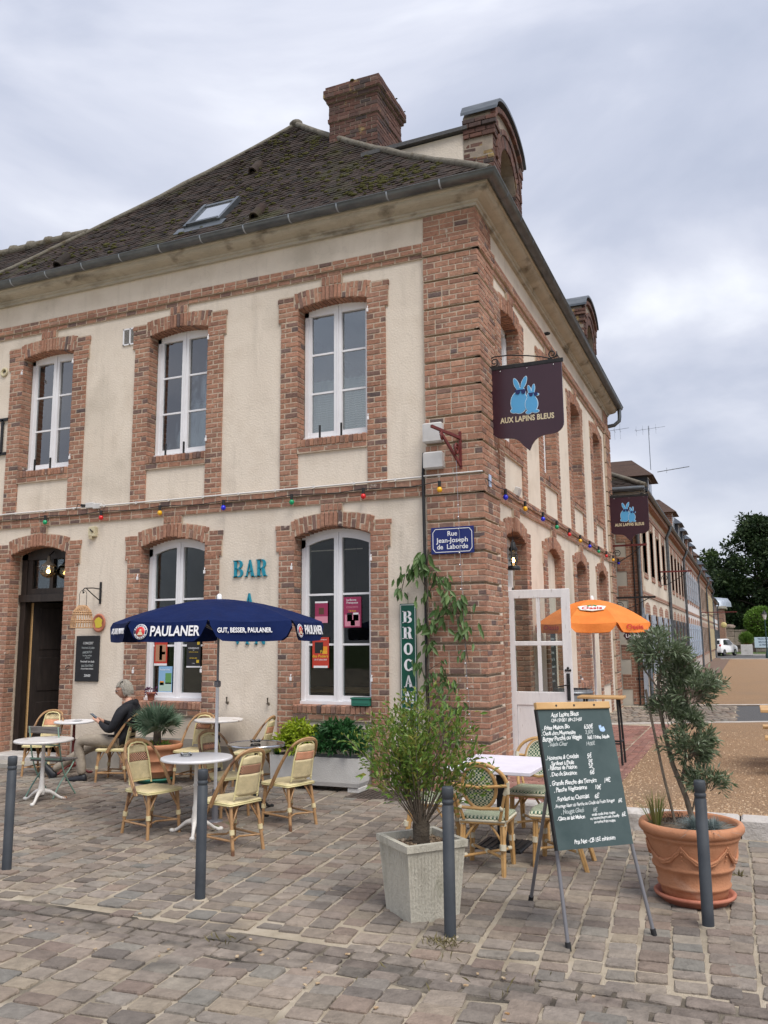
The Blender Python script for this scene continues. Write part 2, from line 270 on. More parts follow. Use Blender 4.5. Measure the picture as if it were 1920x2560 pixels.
# ------------------------------------------------------------------ builders
def link(name, me, parent=None, mats=(), M=None):
    o = bpy.data.objects.new(name, me); COL.objects.link(o)
    if parent is not None: o.parent = parent
    if M is not None: o.matrix_local = M
    return o
def tag(o, label=None, cat=None, group=None, kind=None):
    if label: o['label'] = label
    if cat: o['category'] = cat
    if group: o['group'] = group
    if kind: o['kind'] = kind
    return o
def thing(name, label, cat, loc=(0, 0, 0), rz=0., group=None):
    o = bpy.data.objects.new(name, None); o.empty_display_size = .2; COL.objects.link(o)
    o.location = loc; o.rotation_euler = (0, 0, rz); return tag(o, label, cat, group)
def copy_tree(o, parent=None):
    c = o.copy(); COL.objects.link(c); c.parent = parent
    for ch in list(o.children): copy_tree(ch, c)
    return c
class MB:
    def __init__(s): s.v = []; s.f = []; s.mi = []; s.cur = 0; s.sm = []; s.smooth = False
    def _add(s, vs, fs, smooth=None):
        b = len(s.v); s.v.extend([tuple(map(float, q)) for q in vs])
        for f in fs: s.f.append(tuple(b+i for i in f)); s.mi.append(s.cur); s.sm.append(s.smooth if smooth is None else smooth)
        return s
    def box(s, c, d, rot=None, bev=0.):
        x, y, z = d[0]/2, d[1]/2, d[2]/2
        if bev:
            b = min(bev, x*.9, y*.9, z*.9); vs = []
            for sz in (-1, 1):
                for k, (zz, i) in enumerate(((z, b), (z-b, 0)) if sz > 0 else ((z-b, 0), (z, b))):
                    vs += [(sx*(x-i), sy*(y-i), sz*zz) for sx, sy in ((-1, -1), (1, -1), (1, 1), (-1, 1))]
            # order: lower ring(-z+b wide), bottom ring narrow, top ... reorder
            lo_w, lo_n, hi_n, hi_w = vs[0:4], vs[4:8], vs[8:12], vs[12:16]
            vs = lo_n+lo_w+hi_w+hi_n
            fs = [(3, 2, 1, 0), (12, 13, 14, 15)]
            for r in range(3):
                for i in range(4): j = (i+1) % 4; fs.append((r*4+i, r*4+j, r*4+4+j, r*4+4+i))
        else:
            vs = [(sx*x, sy*y, sz*z) for sz in (-1, 1) for sx, sy in ((-1, -1), (1, -1), (1, 1), (-1, 1))]
            fs = [(3, 2, 1, 0), (4, 5, 6, 7), (0, 1, 5, 4), (1, 2, 6, 5), (2, 3, 7, 6), (3, 0, 4, 7)]
        M = rot.to_3x3() if rot is not None and hasattr(rot, 'to_3x3') else None
        if rot is not None and M is None: M = Euler(rot).to_matrix()
        c = Vector(c)
        return s._add([(M @ Vector(v) if M else Vector(v))+c for v in vs], fs, False)
    def beam(s, a, b, w, h, up=(0, 0, 1)):
        a, b = Vector(a), Vector(b); d = b-a; l = d.length; d.normalize(); u = Vector(up); x = d.cross(u)
        if x.length < 1e-4: x = d.cross(Vector((1, 0, 0)))
        x.normalize(); u = x.cross(d)
        vs = [p + x*sx*w/2 + u*su*h/2 for p in (a, b) for sx, su in ((-1, -1), (1, -1), (1, 1), (-1, 1))]
        return s._add(vs, [(0, 1, 2, 3), (7, 6, 5, 4), (0, 4, 5, 1), (1, 5, 6, 2), (2, 6, 7, 3), (3, 7, 4, 0)], False)
    def tube(s, pts, r, n=8, cap=True, closed=False):
        pts = [Vector(p) for p in pts]; m = len(pts); rs = r if hasattr(r, '__len__') else [r]*m
        vs = []; px = None
        for i, p in enumerate(pts):
            if closed: d = pts[(i+1) % m]-pts[i-1]
            else: d = pts[min(i+1, m-1)]-pts[max(i-1, 0)]
            if d.length < 1e-9: d = Vector((0, 0, 1))
            d.normalize()
            if px is None:
                px = d.orthogonal().normalized()
            else:
                px = px - d*px.dot(d)
                px = px.normalized() if px.length > 1e-6 else d.orthogonal().normalized()
            py = d.cross(px)
            vs += [p + px*math.cos(2*PI*k/n)*rs[i] + py*math.sin(2*PI*k/n)*rs[i] for k in range(n)]
        fs = []
        for i in range(m if closed else m-1):
            a, b = i*n, ((i+1) % m)*n
            for k in range(n): j = (k+1) % n; fs.append((a+k, a+j, b+j, b+k))
        s._add(vs, fs, True)
        if cap and not closed: s._add(vs[:n], [tuple(reversed(range(n)))], False); s._add(vs[-n:], [tuple(range(n))], False)
        return s
    def cyl(s, a, b, r0, r1=None, n=16): return s.tube([a, b], [r0, r0 if r1 is None else r1], n)
    def lathe(s, prof, n=32, c=(0, 0, 0), cap=True, sx=1., sy=1.):
        c = Vector(c); vs = []
        for r, z in prof: vs += [c+Vector((r*sx*math.cos(2*PI*k/n), r*sy*math.sin(2*PI*k/n), z)) for k in range(n)]
        fs = []
        for i in range(len(prof)-1):
            for k in range(n): j = (k+1) % n; fs.append((i*n+k, i*n+j, i*n+n+j, i*n+n+k))
        s._add(vs, fs, True)
        if cap:
            if prof[0][0] > 1e-6: s._add(vs[:n], [tuple(reversed(range(n)))], False)
            if prof[-1][0] > 1e-6: s._add(vs[-n:], [tuple(range(n))], False)
        return s
    def quad(s, *q): return s._add(q, [tuple(range(len(q)))], False)
    def prism(s, poly, fn, d0, d1):
        """2-D outline extruded from depth d0 to d1; fn(u, v, d) gives the point"""
        n = len(poly); vs = [fn(u, v, d0) for u, v in poly]+[fn(u, v, d1) for u, v in poly]
        fs = [tuple(range(n)), tuple(range(2*n-1, n-1, -1))]+[(i, n+i, n+(i+1) % n, (i+1) % n) for i in range(n)]
        return s._add(vs, fs, False)
    def np(s, V, F):
        b = len(s.v); s.v.extend(map(tuple, V.tolist())); s.f.extend([tuple(b+i for i in f) for f in F]); s.mi.extend([s.cur]*len(F)); s.sm.extend([s.smooth]*len(F)); return s
    def sphere(s, c, r, n=12, m=8, sc=(1, 1, 1)):
        return s.lathe([(max(1e-7, r*math.sin(PI*i/m)), -r*math.cos(PI*i/m)) for i in range(m+1)], n, (0, 0, 0), False) if False else s._sph(c, r, n, m, sc)
    def _sph(s, c, r, n, m, sc):
        c = Vector(c); vs = [c+Vector((r*sc[0]*math.sin(PI*i/m)*math.cos(2*PI*k/n), r*sc[1]*math.sin(PI*i/m)*math.sin(2*PI*k/n), -r*sc[2]*math.cos(PI*i/m))) for i in range(m+1) for k in range(n)]
        return s._add(vs, [(i*n+k, i*n+(k+1) % n, i*n+n+(k+1) % n, i*n+n+k) for i in range(m) for k in range(n)], True)
    def build(s, name, mats, parent=None, loc=None, rot=None, fixn=True, merge=False):
        me = bpy.data.meshes.new(name); me.from_pydata(s.v, [], s.f)
        if not isinstance(mats, (list, tuple)): mats = [mats]
        for m in mats: me.materials.append(MT[m] if isinstance(m, str) else m)
        me.polygons.foreach_set('material_index', s.mi); me.polygons.foreach_set('use_smooth', s.sm)
        if fixn:
            bm = bmesh.new(); bm.from_mesh(me)
            if merge: bmesh.ops.remove_doubles(bm, verts=bm.verts, dist=1e-5)
            bmesh.ops.recalc_face_normals(bm, faces=bm.faces); bm.to_mesh(me); bm.free()
        me.update(); o = link(name, me, parent)
        if loc: o.location = loc
        if rot: o.rotation_euler = rot
        return o

# ---- pieces: bricks, cobbles, tiles - the largest as objects, the rest joined
def brick_variant(k):
    r = random.Random(k); j = lambda a: r.uniform(-a, a)
    b0 = [(sx*.5, -.5, sz*.5) for sx, sz in ((-1, -1), (1, -1), (1, 1), (-1, 1))]
    b1 = [(sx*(.5+j(.012)), .5-.08+j(.05), sz*(.5+j(.05))) for sx, sz in ((-1, -1), (1, -1), (1, 1), (-1, 1))]
    f = [(x*(1-.055+j(.02)), .5+j(.03), z*(1-.17+j(.07))) for (x, y, z) in b1]
    V = np.array(b0+b1+f)
    F = [(8, 9, 10, 11)]+[(4+i, 4+(i+1) % 4, 8+(i+1) % 4, 8+i) for i in range(4)]+[(i, (i+1) % 4, 4+(i+1) % 4, 4+i) for i in range(4)]
    return V, [tuple(reversed(f)) for f in F]
def cobble_variant(k):
    r = random.Random(100+k); j = lambda a: r.uniform(-a, a)
    out = []
    for sx, sy in ((-1, -1), (1, -1), (1, 1), (-1, 1)):
        c = .075+j(.045); d = .07+j(.045); x = sx*(.5+j(.035)); y = sy*(.5+j(.045))
        a, b = (x-sx*c, y+j(.02)), (x+j(.02), y-sy*d)
        out += [a, b] if sx*sy < 0 else [b, a]
    out = sorted(out, key=lambda q: math.atan2(q[1], q[0]))
    n = 8; V = [(x, y, -.6) for x, y in out]+[(x, y, -.14+j(.10)) for x, y in out]+[(x*.955+j(.012), y*.94+j(.012), j(.08)) for x, y in out]+[(j(.1), j(.1), .07+j(.08))]
    F = []
    for r0 in (0, n):
        for i in range(n): F.append((r0+i, r0+(i+1) % n, r0+n+(i+1) % n, r0+n+i))
    for i in range(n): F.append((2*n+i, 2*n+(i+1) % n, 3*n))
    return np.array(V), F
def tile_variant(k):
    r = random.Random(200+k); j = lambda a: r.uniform(-a, a)
    V = [(-.5, -.5+j(.05), .0), (.5, -.5+j(.05), .0), (.5, .5, .0), (-.5, .5, .0), (-.5, -.5+j(.06), 1+j(.5)), (.5, -.5+j(.06), 1+j(.5)), (.5, .5, .15), (-.5, .5, .15)]
    F = [(4, 5, 6, 7), (0, 1, 5, 4), (1, 2, 6, 5), (3, 0, 4, 7)]
    return np.array(V), F
VAR = {'brick': [brick_variant(k) for k in range(8)], 'cobble': [cobble_variant(k) for k in range(16)], 'tile': [tile_variant(k) for k in range(6)]}
VMESH = {}
def emit(pieces, kind, name, mats, parent, cap=300, stuffname=None):
    """pieces: list of (4x4 array, visible weight)"""
    vs = VAR[kind]; scored = []
    for i, M in enumerate(pieces):
        c = M[:3, 3]; x, y, w = project(c)
        if w < .3: s = 0
        else:
            s = np.linalg.norm(np.cross(M[:3, 0], M[:3, 2] if kind == 'brick' else M[:3, 1]))/w**2
            nrm = M[:3, 1] if kind == 'brick' else M[:3, 2]
            v = CAM-c; s *= abs(nrm @ v)/(np.linalg.norm(nrm)*np.linalg.norm(v)+1e-9)
            if kind == 'brick' and nrm @ v < 0: s = 0
            if not (-10 < x < 1930 and -10 < y < 2570): s = 0
            for (x0, y0, x1, y1) in HIDE:
                if x0 < x < x1 and y0 < y < y1: s *= .05
        scored.append((s, i))
    scored.sort(reverse=True); top = set(i for s, i in scored[:cap] if s > 0)
    buckets = [[] for _ in vs]
    r = random.Random(11)
    for i, M in enumerate(pieces):
        k = r.randrange(len(vs))
        if i in top:
            key = (kind, k, mats)
            if key not in VMESH:
                me = bpy.data.meshes.new(name); me.from_pydata(vs[k][0].tolist(), [], vs[k][1]); me.materials.append(MT[mats]); VMESH[key] = me
            o = bpy.data.objects.new(name, VMESH[key]); COL.objects.link(o); o.parent = parent
            o.matrix_local = Matrix(M.tolist())
        else: buckets[k].append(M)
    mb = MB()
    for k, Ms in enumerate(buckets):
        if not Ms: continue
        A = np.array(Ms); V, F = vs[k]; n = len(V)
        P = np.einsum('mij,vj->mvi', A[:, :3, :3], V)+A[:, None, :3, 3]
        F = np.array([list(f)+[-1]*(4-len(f)) for f in F])
        b = len(mb.v); mb.v.extend(map(tuple, P.reshape(-1, 3).tolist()))
        for q in range(len(Ms)):
            for f in vs[k][1]: mb.f.append(tuple(b+q*n+i for i in f))
        mb.mi.extend([0]*(len(Ms)*len(F))); mb.sm.extend([False]*(len(Ms)*len(F)))
    if mb.v:
        o = mb.build(stuffname or name, mats, parent, fixn=False); o['kind'] = 'stuff'; return o
HIDE = []
def fmat(o, x, y, z):
    M = np.eye(4); M[:3, 0] = x; M[:3, 1] = y; M[:3, 2] = z; M[:3, 3] = o; return M

# ---- lettering
def txt(body, size, mat_, parent, M, ext=.002, bold=0., align='CENTER', space=1., shear=0., name='lettering', sx=1., fit=None, wob=0):
    c = bpy.data.curves.new('t', 'FONT'); c.body = body; c.size = size; c.extrude = ext; c.offset = bold; c.align_x = align; c.align_y = 'CENTER'; c.space_character = space; c.shear = shear; c.resolution_u = 3
    o = bpy.data.objects.new('t', c); COL.objects.link(o); bpy.context.view_layer.update()
    me = bpy.data.meshes.new_from_object(o.evaluated_get(bpy.context.evaluated_depsgraph_get()))
    bpy.data.objects.remove(o); bpy.data.curves.remove(c)
    if fit and len(me.vertices):
        xs = [v.co.x for v in me.vertices]; sx = fit/(max(xs)-min(xs))
    if wob:
        for v in me.vertices:
            x, y = v.co.x, v.co.y; v.co.y += size*(.05*math.sin(x/size*4.1+wob)+.03*math.sin(x/size*8.7+wob*2.3)); v.co.x += size*(.035*math.sin(y/size*5+x/size*3.3+wob)+.025*math.sin(x/size*6.1+wob*1.7))
    if sx != 1:
        for v in me.vertices: v.co.x *= sx
    me.materials.clear(); me.materials.append(MT[mat_] if isinstance(mat_, str) else mat_)
    return link(name, me, parent, M=M)
def frame(o, x, y):
    """4x4 from origin, writing direction and up direction"""
    x = Vector(x).normalized(); y = Vector(y); y = (y-x*y.dot(x)).normalized(); z = x.cross(y)
    return Matrix(((x.x, y.x, z.x, o[0]), (x.y, y.y, z.y, o[1]), (x.z, y.z, z.z, o[2]), (0, 0, 0, 1)))

# ---- leaves
def leaves(mb, P, D, size, asp=.35, jit=.4, fold=.12, up=.3, seed=1, droop=0.):
    """P points, D growth directions (nx3): one folded four-point leaf each"""
    g = np.random.default_rng(seed); n = len(P); P = np.asarray(P, float); D = np.asarray(D, float)
    D = D+g.normal(0, jit, (n, 3)); D[:, 2] -= droop; D /= np.linalg.norm(D, axis=1)[:, None]+1e-9
    U = g.normal(0, 1, (n, 3)); U[:, 2] += up*4; S = np.cross(D, U); S /= np.linalg.norm(S, axis=1)[:, None]+1e-9
    Nn = np.cross(S, D); L = size*g.uniform(.65, 1.3, (n, 1)); w = L*asp
    a = P; b = P+D*L*.5+S*w*.5+Nn*L*fold; c = P+D*L; d = P+D*L*.5-S*w*.5+Nn*L*fold
    V = np.stack([a, b, c, d], 1).reshape(-1, 3)
    b0 = len(mb.v); mb.v.extend(map(tuple, V.tolist()))
    for i in range(n):
        q = b0+4*i; mb.f.append((q, q+1, q+2)); mb.f.append((q, q+2, q+3))
    mb.mi.extend([mb.cur]*2*n); mb.sm.extend([False]*2*n); return mb
def ellip(n, c, r, shell=.55, seed=0):
    g = np.random.default_rng(seed); d = g.normal(0, 1, (n, 3)); d /= np.linalg.norm(d, axis=1)[:, None]
    q = g.uniform(shell, 1, (n, 1)); return np.asarray(c)+d*q*np.asarray(r), d
def bez(a, b, c, n=8):
    a, b, c = map(Vector, (a, b, c)); return [a*(1-t)**2+b*2*t*(1-t)+c*t*t for t in [i/n for i in range(n+1)]]
def arc(c, r, a0, a1, n, f):
    return [f(c[0]+r*math.cos(a0+(a1-a0)*i/n), c[1]+r*math.sin(a0+(a1-a0)*i/n)) for i in range(n+1)]
# ------------------------------------------------------------------ ground
def gz(y): 
    d = abs(y+5.45); return -.04*max(0., 1-d/.5)
def sheet(name, polys, m, kind='structure'):
    mb = MB()
    for q in polys: mb.quad(*q)
    o = mb.build(name, m); o['kind'] = kind
    for p in o.data.polygons:
        if p.normal.z < 0: p.flip()
    return o
MT['joint'] = mat('sandy_joint', [(0.3168, 0.2635, 0.192), (0.44, 0.374, 0.284), (0.5104, 0.442, 0.352)], 3, 8, rough=1, bump=.8, bscale=150, wear=((.16, .14, .11), .9, .55, .15))
MT['cobble'] = piecemat('sandstone_setts', soot=(.7, .86, 1.09), cols=[(0.2005, 0.1664, 0.1351), (0.2533, 0.2102, 0.1712), (0.1764, 0.1524, 0.1311), (0.2895, 0.2369, 0.1926), (0.2208, 0.1984, 0.1703), (0.1431, 0.1182, 0.1017), (0.2441, 0.1862, 0.149), (0.2364, 0.2094, 0.1806), (0.1923, 0.1446, 0.1207), (0.2767, 0.24, 0.1953), (0.1808, 0.1719, 0.1547), (0.2201, 0.1748, 0.1441), (0.2942, 0.2451, 0.1864), (0.1395, 0.1212, 0.1079), (0.2661, 0.2262, 0.1928), (0.2281, 0.1939, 0.1594)], rough=.88, nscale=14, bump=.9, bscale=48, mixin=.26, spec=.25, wear=((.10, .09, .08), 1.1, .60, .12))
MT['gravel'] = mat('ochre_gravel', [(.13, .075, .042), (.33, .205, .115), (.50, .35, .22)], 48, 2, rough=1, bump=1.6, bscale=70, p=(.30, .70), wear=((.28, .19, .12), .8, .5, .3))
MT['asphalt'] = mat('asphalt', [(.075, .075, .08), (.11, .11, .112)], 30, rough=.95, bump=.6, bscale=150)
MT['pavebrick'] = piecemat('paving_brick', [(.22, .105, .085), (.28, .14, .11), (.19, .10, .085), (.25, .13, .105), (.31, .17, .14)], rough=.85, nscale=9)
MT['kerb'] = mat('pale_kerb_stone', [(.42, .39, .36), (.56, .53, .50)], 4, rough=.9, bump=.5, bscale=50, wear=((.20, .18, .16), 3, .58, .12))
MT['grass'] = mat('verge_grass', [(.045, .08, .02), (.09, .13, .035)], 20, rough=1, bump=1, bscale=60)
MT['brownpave'] = mat('brown_pavement', [(.13, .085, .065), (.19, .13, .10)], 5, rough=.95, bump=.4)
sheet('ground', [((-400, -300, -.2), (400, -300, -.2), (400, 500, -.2), (-400, 500, -.2))], 'grass')
pav = sheet('pavement', [((-40, -5.0, 0), (20, -5.0, 0), (20, 0, 0), (-40, 0, 0)), ((-40, -5.45, -.04), (20, -5.45, -.04), (20, -5, 0), (-40, -5, 0))], 'joint')
road = sheet('road', [((-40, -5.95, 0), (20, -5.95, 0), (20, -5.45, -.04), (-40, -5.45, -.04)), ((-40, -40, 0), (20, -40, 0), (20, -5.95, 0), (-40, -5.95, 0))], 'joint')
ZB = .18
sheet('paving_bed', [((.1, -1.2, ZB-.02), (1.55, -1.2, ZB-.02), (1.55, 8.0, ZB-.02), (.0, 7.3, ZB-.02), (0, -1.0, ZB-.02))], 'joint')
sheet('gravel_square', [((1.55, -1.2, ZB-.012), (40, -1.2, ZB-.012), (40, 25, ZB-.012), (1.55, 8.01, ZB-.012)), ((1.85, 12.75, ZB-.012), (40, 27.6, ZB-.012), (40, 60.4, ZB-.012), (1.85, 60.4, ZB-.012))], 'gravel')
cross = sheet('cross_street', [((-12, 12.6, ZB-.03), (0, 12.06, ZB-.03), (0, 7.3, ZB-.03), (2.72, 8.55, ZB-.03), (2.72, 13.1, ZB-.03), (.65, 12.5, ZB-.03))], 'joint')
sheet('asphalt_street', [((2.72, 8.55, ZB-.028), (40, 25, ZB-.028), (40, 27.6, ZB-.028), (2.72, 13.1, ZB-.028)), ((-30, 60.4, ZB-.02), (60, 60.4, ZB-.02), (60, 75, ZB-.02), (-30, 75, ZB-.02))], 'asphalt')
sheet('far_pavement', [((.4, 12.5, ZB-.004), (1.85, 12.75, ZB-.004), (1.85, 60.4, ZB-.004), (.4, 66, ZB-.004))], 'brownpave')
sheet('grass_verge', [((-60, 75, ZB), (90, 75, ZB), (90, 300, ZB), (-60, 300, ZB))], 'grass')
def setts(x0, x1, y0, y1, pu, pv, ang, seed, dark=None):
    out = []; r = random.Random(seed); ca, sa = math.cos(ang), math.sin(ang)
    cx, cy = (x0+x1)/2, (y0+y1)/2; L = max(x1-x0, y1-y0)*.8
    u = -L
    while u < L:
        w = pu*r.uniform(.88, 1.12); v = -L+r.uniform(0, pv)
        wob = r.uniform(0, 6)
        while v < L:
            l = pv*r.uniform(.78, 1.22); uu = u+w/2+.012*math.sin(v*1.7+wob); vv = v+l/2
            x = cx+uu*ca-vv*sa; y = cy+uu*sa+vv*ca
            if x0 < x < x1 and y0 < y < y1:
                px, py, wz = project((x, y, 0))
                if wz > 1.5 and -260 < px < 2180 and py < 2780:
                    a = ang+r.uniform(-.035, .035); q = r.uniform(.010, .020); g = r.uniform(.016, .026)
                    tx, ty = r.gauss(0, .015), r.gauss(0, .015)
                    X = np.array([math.cos(a), math.sin(a), tx])*(w-g); Y = np.array([-math.sin(a), math.cos(a), ty])*(l-g*.8)
                    out.append(fmat((x, y, gz(y)+q-.003), X, Y, np.array([0, 0, .05])))
            v += l
        u += w
    return out
pc = [m for m in setts(-9.5, 4.6, -5.28, -.02, .19, .145, R(4), 1) if not (m[0, 3] > .0 and m[1, 3] > -1.45) and not (m[0, 3] > 2.84) and not (-1.56 < m[0, 3] < -.72 and -.86 < m[1, 3] < -.24)]
pc += [m for m in setts(2.84, 4.8, -5.28, -1.45, .17, .16, R(1), 3)]
HIDE = [(480, 1500, 920, 2130), (945, 2080, 1170, 2310), (1340, 1760, 1590, 2120), (1600, 2030, 1870, 2290)]
emit(pc, 'cobble', 'cobblestone', 'cobble', pav)
chn = []
for row, (yy, hh) in enumerate(((-5.37, .15), (-5.52, .13), (-5.66, .14))):
    x = -7.
    while x < 4.6:
        l = rng.uniform(.17, .27); chn.append(fmat((x+l/2, yy+.05*math.sin(x*.5), gz(yy)+.014), np.array([l-.02, rng.gauss(0, .004), rng.gauss(0, .004)]), np.array([0, hh-.02, 0]), np.array([0, 0, .05]))); x += l
rc = setts(-6, 4.8, -9.5, -5.73, .21, .155, R(5), 2)
HIDE = []
emit(rc, 'cobble', 'cobblestone', 'cobble', road, cap=240)
MT['gutterstone'] = piecemat('dirty_gutter_setts', [(.15, .125, .108), (.19, .162, .14), (.13, .115, .10), (.23, .195, .165), (.17, .138, .12)], rough=.9, nscale=7, bump=.9, bscale=45, mixin=.5, spec=.2, wear=((.24, .20, .16), 2.5, .55, .15))
emit(chn, 'cobble', 'cobblestone', 'gutterstone', road, cap=60, stuffname='gutter_stone')
dm_ = MB(); P0 = [(-8+i*.25, -5.24-.08*math.sin(i*.9)-.06*math.sin(i*2.3), -5.70+.07*math.sin(i*1.1+1)) for i in range(54)]
for i in range(53):
    for a_, b_ in ((0, .35), (.35, .65), (.65, 1)):
        q = [(P0[k][0], P0[k][1]+(P0[k][2]-P0[k][1])*t_) for k, t_ in ((i, a_), (i, b_), (i+1, b_), (i+1, a_))]; dm_.quad(*[(x_, y_, gz(y_)+.0015) for x_, y_ in q])
do_ = dm_.build('gutter_dirt', mat('gutter_dirt', [(.05, .042, .034), (.13, .11, .085), (.24, .21, .165)], 2.2, 7, rough=1, bump=.6, bscale=90)); do_['kind'] = 'stuff'
for p in do_.data.polygons:
    if p.normal.z < 0: p.flip()
# raised brick paving along the right-hand wall, pale kerb in front
bp = []
y = -1.1
while y < 7.2:
    for k in range(6):
        x = .1+.11+k*.2+(.1 if int(round((y+1.1)/.105)) % 2 else 0)
        if x < 1.2: bp.append(fmat((x, y, ZB-.012+rng.uniform(0, .004)), np.array([.19, 0, 0]), np.array([0, .095, 0]), np.array([0, 0, .03])))
    y += .105
y = -1.05
while y < 7.6:
    for k in range(3): bp.append(fmat((1.28+k*.108, y+(.1 if k == 1 else 0), ZB-.011+rng.uniform(0, .004)), np.array([.1, 0, 0]), np.array([0, .2, 0]), np.array([0, 0, .03])))
    y += .21
bpo = MB().box((.8, 3, ZB-.05), (1.4, 8, .02)).build('brick_paving', 'joint'); bpo['kind'] = 'structure'
emit(bp, 'cobble', 'paving_brick', 'pavebrick', bpo, cap=220)
xs = [m for m in setts(-3, 2.72, 6.9, 13.2, .22, .16, R(112), 5) if m[1, 3] > 7.45+.46*m[0, 3] and m[1, 3] < 11.95+.39*m[0, 3] and m[0, 3] > .1]
for m in xs: m[2, 3] += ZB-.03
emit(xs, 'cobble', 'cobblestone', 'cobble', cross, cap=120)
kb = bpy.data.objects.new('kerb', None); COL.objects.link(kb); kb['kind'] = 'structure'
x = .06
while x < 9:
    l = rng.uniform(.8, 1.15)
    MB().box((x+l/2, -1.30, .05), (l-.012, .26, .27+rng.uniform(-.006, .006)), (0, rng.gauss(0, .003), rng.gauss(0, .006)), bev=.02).build('kerb_stone', 'kerb', kb); x += l
MB().box((.16, -.58, .05), (.2, 1.13, .265), bev=.02).build('kerb_stone', 'kerb', kb)
kf = bpy.data.objects.new('street_edging', None); COL.objects.link(kf); kf['kind'] = 'structure'
MB().beam((.0, 7.25, ZB-.03), (6, 10.05, ZB-.03), .14, .06).build('edging_stone', 'kerb', kf)
MB().beam((.7, 12.45, ZB-.03), (8, 15.35, ZB-.03), .14, .06).build('edging_stone', 'kerb', kf)
MB().beam((1.2, 60.3, ZB-.0), (30, 60.3, ZB-.0), .3, .1).build('edging_stone', 'kerb', kf)
MB().beam((1.2, 75, ZB+.02), (30, 75.4, ZB+.02), .3, .16).build('edging_stone', 'kerb', kf)
# loose gravel grains on the square
gp = MB(); g = np.random.default_rng(3)
for i in range(5200):
    x = 1.5+2.7*g.random()**1.1*1.0; yy = -1.1+8*g.random()**2
    s = g.uniform(.006, .017); a = g.uniform(0, 6)
    c, q = math.cos(a)*s, math.sin(a)*s; z = ZB-.012
    gp._add([(x-c, yy-q, z), (x+q*.7, yy-c*.7, z), (x+c, yy+q, z), (x-q*.7, yy+c*.7, z), (x, yy, z+s*.8)], [(0, 1, 4), (1, 2, 4), (2, 3, 4), (3, 0, 4)])
MT['grain'] = piecemat('gravel_grain', [(.30, .19, .11), (.46, .32, .20), (.22, .14, .09), (.55, .42, .29), (.38, .25, .15)], bump=0)
gp.build('gravel', 'grain', fixn=False)['kind'] = 'stuff'
wd = MB(); P, D = [], []
for (cx, cy, n, sp) in ((1.17, -5.08, 60, .07), (2.86, -2.8, 20, .02), (-.15, -5.55, 12, .1), (1.5, -5.5, 20, .25)):
    for i in range(n): P.append((cx+g.normal(0, sp), cy+g.normal(0, sp*.6), 0)); D.append((g.normal(0, .6), g.normal(0, .6), .7))
leaves(wd, P, D, .06, .1, .2); tag(wd.build('weeds', LF['weed'], fixn=False), kind='stuff')
lt = MB()
for i in range(34):
    x = g.uniform(-2.5, 2.6); yy = -5.6+g.normal(0, .25); s = g.uniform(.008, .02)
    lt.box((x, yy, gz(yy)+.022), (s*1.6, s, .006), (0, 0, g.uniform(0, 3)))
tag(lt.build('leaf_litter', mat('litter', [(.30, .16, .06), (.5, .42, .3)], 30)), kind='stuff')

# ------------------------------------------------------------------ the cafe building
class Fc:
    def __init__(s, U, N): s.U = np.array(U, float); s.N = np.array(N, float); s.Z = np.array([0, 0, 1.])
    def P(s, u, n, z): return tuple(s.U*u+s.N*n+s.Z*z)
FA, FB = Fc((1, 0, 0), (0, -1, 0)), Fc((0, 1, 0), (1, 0, 0))
AU = [-2.147, -4.83, -7.5]; BU = [1.74, 4.43, 7.17, 9.97]
cafe = thing('cafe_building', 'two storey corner house of cream render and red brick with a mossy tiled roof', 'building', (0, 0, 0))
bricks, oldbricks = [], []
def fbox(mb, F, u0, u1, n0, n1, z0, z1):
    if u1-u0 < 1e-4 or z1-z0 < 1e-4: return
    vs = [F.P(u, n, z) for z in (z0, z1) for u, n in ((u0, n0), (u1, n0), (u1, n1), (u0, n1))]
    mb._add(vs, [(3, 2, 1, 0), (4, 5, 6, 7), (0, 1, 5, 4), (1, 2, 6, 5), (2, 3, 7, 6), (3, 0, 4, 7)], False)
def brick(F, u, z, w, h, n, d=.06, ang=0., lst=None):
    ca, sa = math.cos(ang), math.sin(ang); j = rng.gauss
    X = -(F.U*ca+F.Z*sa)*w; Zv = (F.Z*ca-F.U*sa)*h
    (bricks if lst is None else lst).append(fmat(F.U*u+F.Z*z+F.N*(n-d/2+rng.uniform(-.003, .003)), X, F.N*d, Zv))
def rbrick(F, u, n0, n1, z, h, side, d=.04):
    """brick face seen in a reveal: faces along +-u"""
    X = F.N*(n1-n0)*side; Yv = F.U*side*d
    bricks.append(fmat(F.U*(u-side*d/2)+F.N*(n0+n1)/2+F.Z*z, X, Yv, F.Z*h) if (np.cross(X, Yv) @ F.Z) > 0 else fmat(F.U*(u-side*d/2)+F.N*(n0+n1)/2+F.Z*z, -X, Yv, F.Z*h))
CH = .0765
def jamb(F, uc, s, hw, ow, z0, z1, n, zskip=None, rev=.2):
    z = z0; i = 0
    while z+CH < z1+.02:
        h = CH-.014; zc = z+CH/2; e = i % 2
        if not (zskip and zskip[0] < zc < zskip[1]):
            w1 = (.105 if e else .205); g = .014
            brick(F, uc+s*(hw+w1/2), zc, w1-g*.4, h, n, .07); rest = ow-hw-w1-g
            if rest > .03: brick(F, uc+s*(hw+w1+g+rest/2), zc, rest, h, n, .07)
        d1 = .2 if e else .095
        rbrick(F, uc+s*hw, n-d1, n-.004, zc, h, -s)
        if rev-d1 > .04: rbrick(F, uc+s*hw, n-.012-rev, n-d1-.011, zc, h, -s)
        z += CH; i += 1
